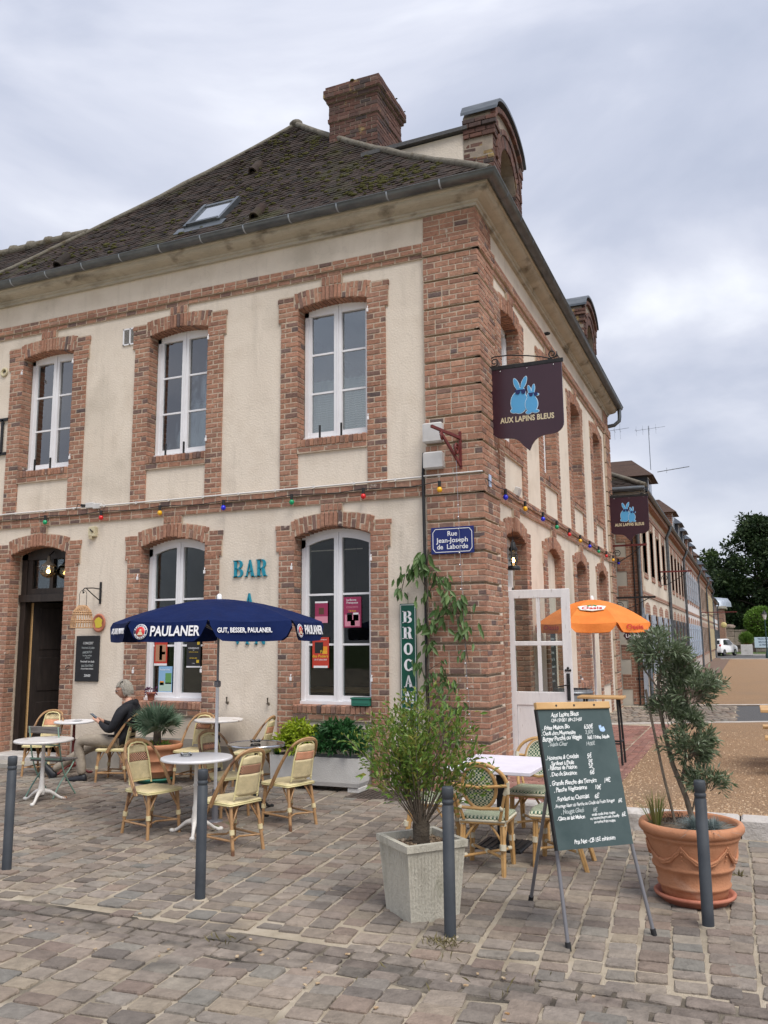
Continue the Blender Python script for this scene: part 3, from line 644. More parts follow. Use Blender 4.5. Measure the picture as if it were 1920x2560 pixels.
def surround(mb, F, uc, kind, sill=True):
    n = .028
    if kind == 'up': hw, ow, ear, sp, ap, oe, oc, key, z0, ez = .55, .835, .885, 6.71, 6.775, 6.93, 7.0, 7.12, 4.0, 6.53
    else: hw, ow, ear, sp, ap, oe, oc, key, z0, ez = .585, .835, .885, 3.33, 3.45, 3.51, 3.655, 3.77, 0.02, 3.13
    zi = lambda u: sp+(ap-sp)*(1-(u/hw)**2); zo = lambda u: oe+(oc-oe)*(1-(u/ow)**2)
    m = n-.006
    for s in (-1, 1):
        a, b = sorted((uc+s*(hw+.008), uc+s*(ow-.004))); fbox(mb, F, a, b, -.24, m, z0, ez)
        a, b = sorted((uc+s*(hw+.008), uc+s*(ear-.004))); fbox(mb, F, a, b, -.24, m, ez, oe-.004)
        jamb(F, uc, s, hw, ow, z0, sp, n, (ez, 99))
        # ears: stacked stretchers
        z = ez
        while z+.07 < oe+.03:
            h = CH-.014; e = int(round((z-ez)/CH)) % 2; L = ear-hw-.06; w1 = L*(.36 if e else .62)
            if z+CH/2 > sp+.02: brick(F, uc+s*(hw+.075+(L-.015)/2), z+CH/2, L-.02, h, n, .07) if e else [brick(F, uc+s*(hw+.075+w1/2), z+CH/2, w1-.01, h, n, .07), brick(F, uc+s*(hw+.075+w1+(L-w1)/2), z+CH/2, L-w1-.012, h, n, .07)]
            else:
                w1 = .1 if e else .2; brick(F, uc+s*(hw+w1/2), z+CH/2, w1-.006, h, n, .07); brick(F, uc+s*(hw+w1+(ear-hw-w1)/2), z+CH/2, ear-hw-w1-.012, h, n, .07)
            z += CH
    # arch bed and voussoirs
    N = 12; us = [-hw+2*hw*i/N for i in range(N+1)]
    for i in range(N):
        u0, u1 = us[i], us[i+1]
        vs = [F.P(uc+u, nn, f(u)+(.008 if f is zi else 0)) for nn in (-.24, m) for u, f in ((u0, zi), (u1, zi), (u1, zo), (u0, zo))]
        mb._add(vs, [(0, 1, 2, 3), (7, 6, 5, 4), (0, 4, 5, 1), (1, 5, 6, 2), (2, 6, 7, 3), (3, 7, 4, 0)], False)
    nv = 19; hv = hw+.06
    for i in range(nv):
        u = -hv+2*hv*(i+.5)/nv; a = -(u/hv)*R(11); uu = max(-hw, min(hw, u)); lo, hi = zi(uu)-.004, zo(u)-.006
        w = 2*hv/nv-.014
        if abs(u) < .17:
            hi = key-.004
            brick(F, uc+u, lo+.11, w, .21, n+.016, .08, a*.4); brick(F, uc+u, (lo+.226+hi)/2, w, hi-lo-.226, n+.016, .08, a*.4)
        elif i % 2: brick(F, uc+u, (lo+hi)/2, w, hi-lo, n, .07, a)
        else:
            k = lo+(hi-lo)*(.62 if (i//2) % 2 else .38); brick(F, uc+u, (lo+k)/2, w, k-lo-.008, n, .07, a); brick(F, uc+u, (hi+k)/2, w, hi-k-.008, n, .07, a)
        # underside of the arch
        M = fmat(F.P(uc+u, -.1, lo+.012), F.U*w, -F.Z*.03, F.N*.2); bricks.append(M)
    fbox(mb, F, uc-.165, uc+.165, -.05, m+.012, zo(0)-.02, key)
    if sill:
        st = 4.73 if kind == 'up' else 1.02
        fbox(mb, F, uc-hw, uc+hw, -.24, .03, st-.20, st-.012)
        k = 16
        for i in range(k): brick(F, uc-hw+2*hw*(i+.5)/k, st-.055, 2*hw/k-.012, .11, .05, .2)
        for i in range(5): brick(F, uc-hw+2*hw*(i+.5)/5, st-.155, 2*hw/5-.012, .065, .034, .07)
def strip_wall(mb, F, ua, ub, cols, top):
    """cols: (uc, [(z0,z1) solid pieces])"""
    u = ua
    for uc, zs in cols:
        fbox(mb, F, u, uc-.70, -.3, 0, 0, top)
        for z0, z1 in zs: fbox(mb, F, uc-.70, uc+.70, -.3, 0, z0, z1)
        u = uc+.70
    fbox(mb, F, u, ub, -.3, 0, 0, top)
TOP = 7.73
LOWW = [(0, .82), (3.5, 4.53), (6.88, TOP)]; DOORW = [(3.5, 4.53), (6.88, TOP)]
w = MB(); strip_wall(w, FA, -13, 0, [(AU[2], DOORW), (AU[1], LOWW), (AU[0], LOWW)], TOP); w.build('wall', 'plaster', cafe)
w = MB(); strip_wall(w, FB, .3, 12.05, [(BU[0], DOORW), (BU[1], LOWW), (BU[2], LOWW), (BU[3], LOWW)], TOP); w.build('wall', 'plaster', cafe)
w = MB(); fbox(w, FA, -13, -.0, -12.05, -11.75, 0, TOP); fbox(w, FA, -13.3, -13, -12.05, 0, 0, TOP); w.build('wall', 'plaster', cafe)
# grey cement plinth between the openings
w = MB()
for a, b in ((-13, -8.36), (-6.64, -5.69), (-3.97, -3.0), (-1.29, -.76)): fbox(w, FA, a, b, -.02, .012, 0, .42)
for a, b in ((-5.41, -4.25), (-2.72, -1.56)): fbox(w, FA, a, b, -.02, .012, 0, .5)
MT['plinth'] = mat('cement_plinth', [(.27, .25, .22), (.38, .35, .31)], 2.5, rough=.95, bump=.3)
w.build('plinth', 'plinth', cafe)
bed = MB()
for u in AU: surround(bed, FA, u, 'up'); surround(bed, FA, u, 'low', u != AU[2])
for u in BU: surround(bed, FB, u, 'up'); surround(bed, FB, u, 'low', u in (BU[2], BU[3]))
# bands
def band(F, ua, ub, zs, gaps=()):
    for (z0, z1, n, nc) in zs:
        fbox(bed, F, ua, ub, -.02, n-.006, z0, z1); h = (z1-z0)/nc
        for c in range(nc):
            u = ua+rng.uniform(0, .1)-.1
            while u < ub:
                l = rng.choice((.205, .205, .21, .19)); a, b = max(u, ua), min(u+l, ub)
                if b-a > .03: brick(F, (a+b)/2, z0+h*(c+.5), b-a-.014, h-.012, n, .06)
                u += l+.004
BAND = [(7.12, 7.19, .03, 1), (7.195, 7.33, .062, 2)]; STR = [(3.775, 3.905, .03, 2), (3.91, 4.0, .058, 1)]
band(FA, -13, -.735, BAND); band(FA, -13, -.735, STR); band(FB, .735, 11.32, BAND); band(FB, .735, 11.32, STR)
# quoins: blocks of five courses with recessed joints
QZ = [(7.34, 7.72, .03)]
js = [6.74, 6.34, 5.96, 5.58, 5.22, 4.82, 4.45, 4.02]
def qblocks():
    out = [(7.335, 7.72, .034), (7.12, 7.33, .085)]
    z1 = 7.10
    for j in js: out.append((j+.02, z1, .06)); z1 = j-.012
    out.append((3.775, 4.0, .085)); z1 = 3.755
    for j in (3.41, 3.0, 2.59, 2.21, 1.83, 1.43, 1.02, .61, .2): out.append((j+.02, z1, .06)); z1 = j-.012
    out.append((.0, z1, .07)); return out
def quoin(corner, sides):
    """sides: (F, u-direction away from the corner, corner u)"""
    for z0, z1, n in qblocks():
        for F, du, uc in sides:
            a, b = sorted((uc-du*(n-(.010 if F is FA else .013)), uc+du*.73)); fbox(bed, F, a, b, -.02, n-.006, z0, z1)
            nc = max(1, round((z1-z0)/.0765)); h = (z1-z0)/nc
            for c in range(nc):
                e = (c+(1 if F is FB else 0)) % 2; zc = z0+h*(c+.5); a0 = -n; k = 0
                while a0 < .72:
                    l = (.105 if (e and k == 0) else .205 if rng.random() > .12 else .1)
                    if k == 0: l += n*.0
                    b0 = min(a0+l, .73)
                    if .73-b0 < .045: b0 = .73
                    brick(F, uc+du*(a0+b0)/2, zc, b0-a0-.014 if k else b0-a0-.006, h-.012, n, .07)
                    a0 = b0+.002; k += 1
        # corner fill
quoin('front', [(FA, -1, 0), (FB, 1, 0)]); quoin('back', [(FB, -1, 12.05)])
# plain masonry behind the recessed quoin joints
fbox(bed, FA, -.73, .0005, -.02, .004, 0, TOP-.01); fbox(bed, FB, .0, .73, -.02, .004, 0, TOP-.01); fbox(bed, FB, 11.32, 12.05, -.02, .004, 0, TOP-.01)
bed.build('mortar_bed', 'mortar', cafe)
HIDE = [(250, 1500, 830, 1620), (1440, 1600, 1640, 1640)]
# ---- windows
def window(F, uc, kind, glass, panes=3, hinge=True, name='window', n=-.2):
    if kind == 'up': hw, z0, sp, ap = .54, 4.735, 6.70, 6.77
    else: hw, z0, sp, ap = .575, 1.0, 3.28, 3.42
    fr = MB(); d0, d1 = n-.05, n+.02
    zt = lambda u: sp+(ap-sp)*(1-(u/hw)**2)
    for s in (-1, 1):
        a, b = sorted((uc+s*hw, uc+s*(hw-.06))); fbox(fr, F, a, b, d0, d1, z0, sp+.03)
        a, b = sorted((uc+s*(hw-.062), uc+s*(hw-.105))); fbox(fr, F, a, b, d0-.01, d1-.012, z0+.06, sp)
        a, b = sorted((uc+s*.012, uc+s*.062)); fbox(fr, F, a, b, d0-.01, d1+.004, z0+.06, ap-.03)
    fbox(fr, F, uc-.011, uc+.011, d0-.005, d1+.016, z0+.06, ap-.03)
    fbox(fr, F, uc-hw, uc+hw, d0, d1+.035, z0-.005, z0+.06); fbox(fr, F, uc-hw+.06, uc+hw-.06, d0-.01, d1-.008, z0+.062, z0+.135)
    N = 10
    for i in range(N):
        u0, u1 = -hw+2*hw*i/N, -hw+2*hw*(i+1)/N
        if kind == 'up': lo = hi0 = sp-.05; l0 = l1 = sp-.06
        else: l0, l1 = zt(u0)-.10, zt(u1)-.10
        vs = [F.P(uc+u, nn, z) for nn in (d0, d1) for u, z in ((u0, l0), (u1, l1), (u1, ap+.1), (u0, ap+.1))]
        fr._add(vs, [(0, 1, 2, 3), (7, 6, 5, 4), (0, 4, 5, 1), (1, 5, 6, 2), (2, 6, 7, 3), (3, 7, 4, 0)], False)
    wo = fr.build(name, 'pvc', cafe)
    ga, gb = .062, hw-.105; zb, ztop = z0+.135, sp-.06
    for s in (-1, 1):
        for k in range(panes):
            za = zb+(ztop-zb)*k/panes; zz = zb+(ztop-zb)*(k+1)/panes
            top = zz if k < panes-1 else ap
            a, b = sorted((uc+s*ga, uc+s*gb)); g_ = MB(); fbox(g_, F, a-.01, b+.01, n-.026, n-.02, za+(.0 if k == 0 else .012), top-(.012 if k < panes-1 else 0)); g_.build('pane', glass, wo)
            if k:
                b_ = MB(); fbox(b_, F, a, b, n-.035, n-.006, za-.014, za+.014); b_.build('glazing_bar', 'pvc', wo)
    return wo
for i, u in enumerate(AU):
    window(FA, u, 'up', 'glassup')
    if i < 2: window(FA, u, 'low', 'glass')
for i, u in enumerate(BU):
    window(FB, u, 'up', 'glassup')
    if i > 1: window(FB, u, 'low', 'glass')
MT['sash'] = MT['pvc']
# black pegs standing on the upper sills
for u in AU:
    for du in (-.20, .14): MB().cyl(FA.P(u+du, .0, 4.72), FA.P(u+du, .0, 4.92), .016, n=8).build('sill_peg', 'black', cafe)
# blind bay on the right-hand wall
b = MB(); fbox(b, FB, BU[1]-.6, BU[1]+.6, -.2, -.1, 0, 3.5); b.build('wall_panel', 'plaster', cafe)
# rooms
rm = MB()
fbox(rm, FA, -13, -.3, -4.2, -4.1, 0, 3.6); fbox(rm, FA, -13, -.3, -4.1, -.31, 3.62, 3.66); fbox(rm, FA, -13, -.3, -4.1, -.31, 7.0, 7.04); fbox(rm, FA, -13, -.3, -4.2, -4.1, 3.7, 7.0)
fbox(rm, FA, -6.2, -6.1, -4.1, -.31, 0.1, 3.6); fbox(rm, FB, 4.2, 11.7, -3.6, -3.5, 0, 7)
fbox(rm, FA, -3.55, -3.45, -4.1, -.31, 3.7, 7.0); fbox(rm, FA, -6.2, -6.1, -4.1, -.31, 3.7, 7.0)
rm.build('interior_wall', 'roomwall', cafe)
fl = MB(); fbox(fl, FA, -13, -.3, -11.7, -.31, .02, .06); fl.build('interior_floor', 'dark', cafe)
# ---- front door on the left
dr = MB()
for s in (-1, 1): a, b_ = sorted((AU[2]+s*.575, AU[2]+s*.46)); fbox(dr, FA, a, b_, -.34, -.22, .16, 3.5)
fbox(dr, FA, AU[2]-.58, AU[2]+.58, -.36, -.18, 2.56, 2.68); fbox(dr, FA, AU[2]-.58, AU[2]+.58, -.34, -.22, 3.26, 3.5); fbox(dr, FA, AU[2]-.46, AU[2]+.46, -.33, -.24, 2.68, 2.78); fbox(dr, FA, AU[2]+.02, AU[2]+.09, -.33, -.24, 2.78, 3.3)
for s in (-1, 1): a, b_ = sorted((AU[2]+s*.46, AU[2]+s*.36)); fbox(dr, FA, a, b_, -.33, -.24, 2.78, 3.3)
dfo = dr.build('door_frame', 'doorwood', cafe)
for a, b_ in ((-.36, .02), (.09, .36)):
    g_ = MB(); fbox(g_, FA, AU[2]+a, AU[2]+b_, -.285, -.28, 2.78, 3.3); g_.build('pane', 'glass', dfo)
dl = MB(); dl.box((.46, 0, 1.2), (.92, .05, 2.38)); 
for zc, hh in ((.45, .6), (1.2, .55), (1.95, .7)): dl.box((.46, -.03, zc), (.66, .02, hh), bev=.01)
dlo = dl.build('door', 'doorwood', cafe, (-7.95, .36, .17), (0, 0, R(62)))
e_ = MB(); e_.box((.0, -.012, 1.2), (.02, .07, 2.36)); e_.build('door_edge', 'lightwood', dlo)
st = MB(); st.box((-7.5, .02, .08), (1.22, .5, .16), bev=.015); st.build('doorstep', 'kerb', cafe)
st = MB(); st.box((-7.55, -.34, .04), (1.5, .3, .09), bev=.015); st.build('doorstep', 'plinth', cafe)
# ---- terrace door in the right-hand wall: frame and open white leaf
fr = MB()
for s in (-1, 1): a, b_ = sorted((BU[0]+s*.58, BU[0]+s*.5)); fbox(fr, FB, a, b_, -.3, -.2, ZB, 3.5)
fbox(fr, FB, BU[0]-.58, BU[0]+.58, -.3, -.2, 2.56, 2.66); fbox(fr, FB, BU[0]-.58, BU[0]+.58, -.3, -.2, 3.28, 3.5)
fr.build('door_frame', 'paint', cafe)
dm = MB(); DW, DZ = .86, 2.37
for (x0, x1, z0, z1, t) in ((0, .09, 0, DZ, .045), (DW-.115, DW, 0, DZ, .045), (.09, DW-.115, 0, .13, .044), (.09, DW-.115, .80, .98, .044), (.09, DW-.115, DZ-.12, DZ, .044), (.09, DW-.115, 1.60, 1.66, .036), (.40, .45, .98, DZ-.12, .035), (.40, .46, .13, .80, .036)):
    dm.box(((x0+x1)/2, 0, (z0+z1)/2), (x1-x0, t, z1-z0), bev=.006)
dm.box((.25, 0, .47), (.31, .02, .67)); dm.box((.6, 0, .47), (.3, .02, .67))
leaf = dm.build('door', 'paint', cafe, (.0, 1.2, ZB+.01), (0, 0, R(1)))
for a, b_ in ((.09, .40), (.45, DW-.115)):
    for z0, z1 in ((.98, 1.60), (1.66, DZ-.12)):
        g_ = MB(); g_.box(((a+b_)/2, 0, (z0+z1)/2), (b_-a, .006, z1-z0)); g_.build('pane', 'glass', leaf)
h = MB(); h.box((DW-.055, -.03, 1.05), (.045, .012, .36), bev=.004)
for zz in (.83, 1.27): 
    for dx, dz in ((0, 0), (-.028, -.0), (.028, 0), (0, .03 if zz > 1 else -.03)): h.sphere((DW-.055+dx, -.03, zz+dz), .017, 8, 6, (1, .5, 1))
h.tube([(DW-.055, -.035, 1.08), (DW-.055, -.08, 1.08), (DW-.2, -.085, 1.05)], .009, 6)
h.build('handle', 'black', leaf)
for zz in (.4, 1.2, 2.1): h = MB(); h.cyl((-.005, -.02, zz), (-.005, -.02, zz+.09), .011, n=8); h.build('hinge', 'black', leaf)
# ---- cornice, gutter, roof
def sweep_L(mb, prof, xl=-13., yb=12.05, smooth=False):
    rows = [[(xl, -n, z) for n, z in prof], [(n, -n, z) for n, z in prof], [(n, yb+.02+n*.5, z) for n, z in prof]]
    vs = [p for r in rows for p in r]; m = len(prof); fs = []
    for r in range(2):
        for i in range(m-1): fs.append((r*m+i, r*m+i+1, r*m+m+i+1, r*m+m+i))
    fs.append(tuple(range(2*m, 3*m)))
    mb._add(vs, fs, smooth)
cp = [(-.02, 7.725), (.055, 7.725), (.06, 7.765), (.085, 7.775), (.09, 7.80), (.12, 7.805)]+[(.12+.14*math.sin(a)**1.3, 7.81+.085*(1-math.cos(a))) for a in [PI/2*i/5 for i in range(1, 6)]]+[(.285, 7.905), (.285, 7.955), (-.02, 7.975)]
cm = MB(); sweep_L(cm, cp); cm.build('cornice', 'cornice', cafe)
em = MB(); sweep_L(em, [(.0, 7.972), (.34, 7.975), (.36, 8.0), (.0, 8.06)]); em.build('eaves_board', 'mortarold', cafe)
GR, GC, GZc = .083, .345, 7.99
gp_ = [(GC+GR*math.cos(a), GZc+GR*math.sin(a)) for a in [PI+PI*i/10 for i in range(11)]]
gm = MB(); sweep_L(gm, gp_+[(GC+GR+.012, GZc+.008), (GC+GR-.01, GZc+.012)]+[(GC+(GR-.006)*math.cos(a), GZc+(GR-.006)*math.sin(a)) for a in [2*PI-PI*i/10 for i in range(11)]], smooth=True); gut = gm.build('gutter', 'zinc', cafe)
def hoop(P, Q):
    m = MB(); vs = []
    for q in (P, Q): vs += q
    n = len(P); m._add(vs, [(i, i+1, n+i+1, n+i) for i in range(n-1)], True); return m
k = 0
for u in [-.35-.77*i for i in range(16)]:
    ring = lambda du: [(u+du, -(GC+(GR+.004)*math.cos(a)), GZc+(GR+.004)*math.sin(a)) for a in [PI+PI*i/10 for i in range(11)]]
    hoop(ring(0), ring(.022)).build('gutter_joint', 'zincpale', gut)
for u in [.25+.77*i for i in range(16)]:
    ring = lambda du: [((GC+(GR+.004)*math.cos(a)), u+du, GZc+(GR+.004)*math.sin(a)) for a in [PI+PI*i/10 for i in range(11)]]
    hoop(ring(0), ring(.022)).build('gutter_joint', 'zinc', gut)
# eaves brackets and decayed underside on the right-hand side
for i in range(42):
    y = .3+i*.28; MB().box((.31, y, 7.955), (.07, .13+rng.uniform(-.03, .05), .035+rng.uniform(0, .02)), (0, rng.uniform(-.1, .1), 0)).build('eaves_tile', 'tile', cafe)
dp = MB(); dp.tube([(.345, 12.12, 7.92), (.345, 12.12, 7.72), (.33, 12.12, 7.6), (.2, 12.12, 7.5), (-.12, 12.12, 7.46)], .05, 10); dp.tube([(.345, 12.13, 7.96), (-.15, 12.13, 7.93)], .03, 6); dp.build('downpipe', 'zinc', cafe)
EA, APX, YR = Vector((0, -.34, 8.005)), Vector((-4.45, 3.0, 11.94)), 9.05
XR, XL, XW = .34, -9.33, -13.2
sag = lambda t: -.11*math.sin(PI*min(1, max(0, t)))**1.0
def roofA(x, t): return Vector((x, EA.y+(APX.y-EA.y)*t, EA.z+(APX.z-EA.z)*t+sag(t)))
def roofB(y, t): return Vector((XR+(APX.x-XR)*t, y, EA.z+(APX.z-EA.z)*t+sag(t)))
rf = MB(); NT = 12
TW = .36
for i in range(NT):
    t0, t1 = i/NT, (i+1)/NT
    xr0, xr1 = XR+(APX.x-XR)*t0, XR+(APX.x-XR)*t1; xl0, xl1 = XL+(APX.x-XL)*t0, XL+(APX.x-XL)*t1
    rf.quad(roofA(xl0, t0), roofA(xr0, t0), roofA(xr1, t1), roofA(xl1, t1))
    ya0, ya1 = EA.y+(APX.y-EA.y)*t0, EA.y+(APX.y-EA.y)*t1; yb0, yb1 = 12.3+(YR-12.3)*t0, 12.3+(YR-12.3)*t1
    rf.quad(roofB(ya0, t0), roofB(yb0, t0), roofB(yb1, t1), roofB(ya1, t1))
    rf.quad(Vector((XL+(APX.x-XL)*t0, ya0, roofB(0, t0).z)), Vector((XL+(APX.x-XL)*t1, ya1, roofB(0, t1).z)), Vector((XL+(APX.x-XL)*t1, yb1, roofB(0, t1).z)), Vector((XL+(APX.x-XL)*t0, yb0, roofB(0, t0).z)))
for i in range(4):
    t0, t1 = TW*i/4, TW*(i+1)/4; rf.quad(roofA(XW, t0), roofA(XL+(APX.x-XL)*t0, t0), roofA(XL+(APX.x-XL)*t1, t1), roofA(XW, t1))
q0, q1 = roofA(XW, TW), roofA(XL+(APX.x-XL)*TW, TW); rf.quad(q0, q1, q1+Vector((0, 2.2, -2)), q0+Vector((0, 2.2, -2)))
roof = rf.build('roof', 'tile', cafe)
for p in roof.data.polygons:
    if p.normal.z < 0: p.flip()
tl = []; SL = math.hypot(APX.y-EA.y, APX.z-EA.z); ex = .103; row = 0; s = .02
nA = Vector((0, -(APX.z-EA.z), APX.y-EA.y)).normalized(); dA = Vector((0, APX.y-EA.y, APX.z-EA.z)).normalized()
while s < SL-.05:
    t = s/SL; xr = XR+(APX.x-XR)*t; xl = (XL+(APX.x-XL)*t) if t > TW else XW+3.0
    x = xl+(.08 if row % 2 else 0)
    wav = .02*math.sin(row*.7)
    while x < xr-.02:
        if not (-4.86 < x < -4.12 and .62 < s < 1.52):
            p = roofA(x, t)+nA*(.004+.008*math.sin(x*1.3+row*.35)*.5+rng.uniform(0, .004)); w = .165
            tl.append(fmat(np.array(p), np.array([w-.006, 0, rng.gauss(0, .0035)]), np.array(dA)*(ex*1.25), np.array(nA)*.018))
        x += .165
    s += ex; row += 1
emit(tl, 'tile', 'roof_tile', 'tile', roof, cap=0)
mb = MB(); g = np.random.default_rng(5)
for (cx, ct, n, sx, st_) in ((-1.35, .15, 170, .42, .06), (-4.4, .62, 60, .5, .08), (-3.4, .40, 60, .8, .10), (-5.5, .3, 70, 1.2, .10), (-7.2, .15, 60, .8, .07), (-3.6, .72, 50, .35, .06), (-2.4, .3, 50, .5, .05), (-8.5, .22, 40, .6, .07), (-4.5, .12, 60, 1.6, .04), (-4.6, .85, 30, .25, .05)):
    for i in range(n):
        t = ct+g.normal(0, st_); x = cx+g.normal(0, sx)
        if not .01 < t < .95: continue
        if not (XL+(APX.x-XL)*t < x < XR+(APX.x-XR)*t-.05): continue
        if -4.95 < x < -4.05 and .1 < t < .32: continue
        r = abs(g.normal(.020, .012))+.009; mb._sph(roofA(x, t)+nA*(.016), r, 6, 4, (1.3, .8, .55))
mo = mb.build('moss', 'moss', roof, fixn=False); mo['kind'] = 'stuff'
def hip(pts, r=.055):
    m = MB(); P = [Vector(a).lerp(Vector(b), i/14)+Vector((0, 0, sag(i/14)+.03+rng.uniform(-.012, .012))) for a, b in [pts] for i in range(15)]
    m.tube(P, [r*rng.uniform(.85, 1.15) for _ in P], 8); return m.build('hip_ridge', 'lichen', cafe)
hip(((XR, EA.y, EA.z), APX)); hip(((XL, EA.y, EA.z), APX), .045)
h = MB(); h.tube([APX+Vector((0, .0, .0)), APX+Vector((0, 6, .0))], .1, 8); h.build('ridge', 'lichen', cafe)
h = MB(); h.sphere(APX+Vector((0, 0, .03)), .11, 10, 8, (1.3, 1, .8)); h.build('ridge_cap', 'lichen', cafe)
p0 = roofA(XL+(APX.x-XL)*TW, TW)
for i in range(12):
    h = MB(); a = p0+Vector((-.12-.44*i, 0, .02)); h.tube([a+Vector((.1, 0, 0)), a+Vector((-.34, 0, 0)), a+Vector((-.35, 0, .0)), a+Vector((-.45, 0, .01))], [.075, .085, .115, .11], 8); h.build('ridge_tile', 'lichen', cafe)
# skylight lying in the tiles
def onA(x, s, h=0.): return roofA(x, s/SL)+nA*h
sk = MB(); RX = Matrix((Vector((1, 0, 0)), dA, nA)).transposed()
def skb(m, x0, x1, s0, s1, h0, h1): c = onA((x0+x1)/2, (s0+s1)/2, (h0+h1)/2); m.box(c, (x1-x0, s1-s0, h1-h0), RX)
for a in ((-4.84, -4.78, .64, 1.5), (-4.2, -4.14, .64, 1.5), (-4.78, -4.2, .64, .70), (-4.78, -4.2, 1.42, 1.5)): skb(sk, *a, -.02, .085)
sk.build('skylight', 'zinc', cafe); sko = cafe.children[-1]
g_ = MB(); skb(g_, -4.78, -4.2, .70, 1.42, .045, .055); g_.build('pane', mat('skylight_glass', [(.40, .43, .47), (.5, .53, .57)], 2, rough=.04, metal=.85), sko)
f_ = MB(); skb(f_, -4.95, -4.03, .42, .63, .018, .03); f_.build('flashing', 'zinc', sko)
f_ = MB(); skb(f_, -4.80, -4.18, 1.5, 1.58, .02, .05); f_.build('flashing', 'zincpale', sko)
for x, s in ((-7.2, .30), (-4.54, 3.1), (-3.4, .42)):
    v = MB(); c = onA(x, s, .0); fn = lambda a, b, d: c+Vector((1, 0, 0))*a+nA*b+dA*d
    pl = [(.085*math.cos(PI*i/8), .10*math.sin(PI*i/8)+.01) for i in range(9)]; pi_ = [(.06*math.cos(PI*i/8), .075*math.sin(PI*i/8)+.01) for i in range(8, -1, -1)]
    v.prism(pl+pi_, fn, -.1, .25); v.build('roof_vent', 'tile', cafe)
# ---- chimney
ch = MB(); cx0, cx1, cy0, cy1 = -3.19, -2.25, 1.95, 3.05
FS = Fc((1, 0, 0), (0, -1, 0))
def rect_masonry(mb, x0, x1, y0, y1, z0, z1, lst, course=.0765, faces='SE', bare=False):
    mb.box(((x0+x1)/2, (y0+y1)/2, (z0+z1)/2), (x1-x0-.02, y1-y0-.02, z1-z0))
    nc = max(1, round((z1-z0)/course)); h = (z1-z0)/nc
    for c in range(nc):
        zc = z0+h*(c+.5); e = c % 2
        for F, a, b, n in ((FA, x0, x1, -y0), (FB, y0, y1, x1)):
            u = a; k = 0
            while u < b-.01:
                l = .105 if (k == 0 and e != (F is FB)) else .205
                v = min(u+l, b); v = b if b-v < .05 else v
                brick(F, (u+v)/2, zc, v-u-.009, h-.010, n, .05, 0, lst); u = v+.002; k += 1
for o, z0, z1 in ((0, 9.5, 11.0), (.022, 11.0, 11.08), (0.008, 11.08, 11.38), (.045, 11.38, 11.46), (.085, 11.46, 11.62), (.055, 11.62, 11.69)):
    rect_masonry(ch, cx0-o, cx1+o, cy0-o, cy1+o, z0, z1, oldbricks)
cho = ch.build('chimney', 'mortarold', cafe)
emit(oldbricks, 'brick', 'brick', 'brickold', cho, cap=160); oldbricks.clear()
mm = MB()
for i in range(3):
    x = g.uniform(cx0-.08, cx1+.08); y = g.uniform(cy0-.08, cy1+.08)
    if i % 2: y = cy0-.06
    else: x = cx1+.06
    mm._sph((x, y, 11.69+g.uniform(-.03, .01)), g.uniform(.015, .04), 6, 4, (1.3, 1, .6))
mm.build('moss', 'moss', cho, fixn=False)['kind'] = 'stuff'
f_ = MB(); f_.beam((-2.85, 1.86, 10.37), (-2.2, 1.60, 10.06), .16, .03); f_.beam((-2.2, 1.6, 10.06), (-1.95, 1.55, 9.95), .16, .03); f_.build('flashing', 'zincpale', cho)
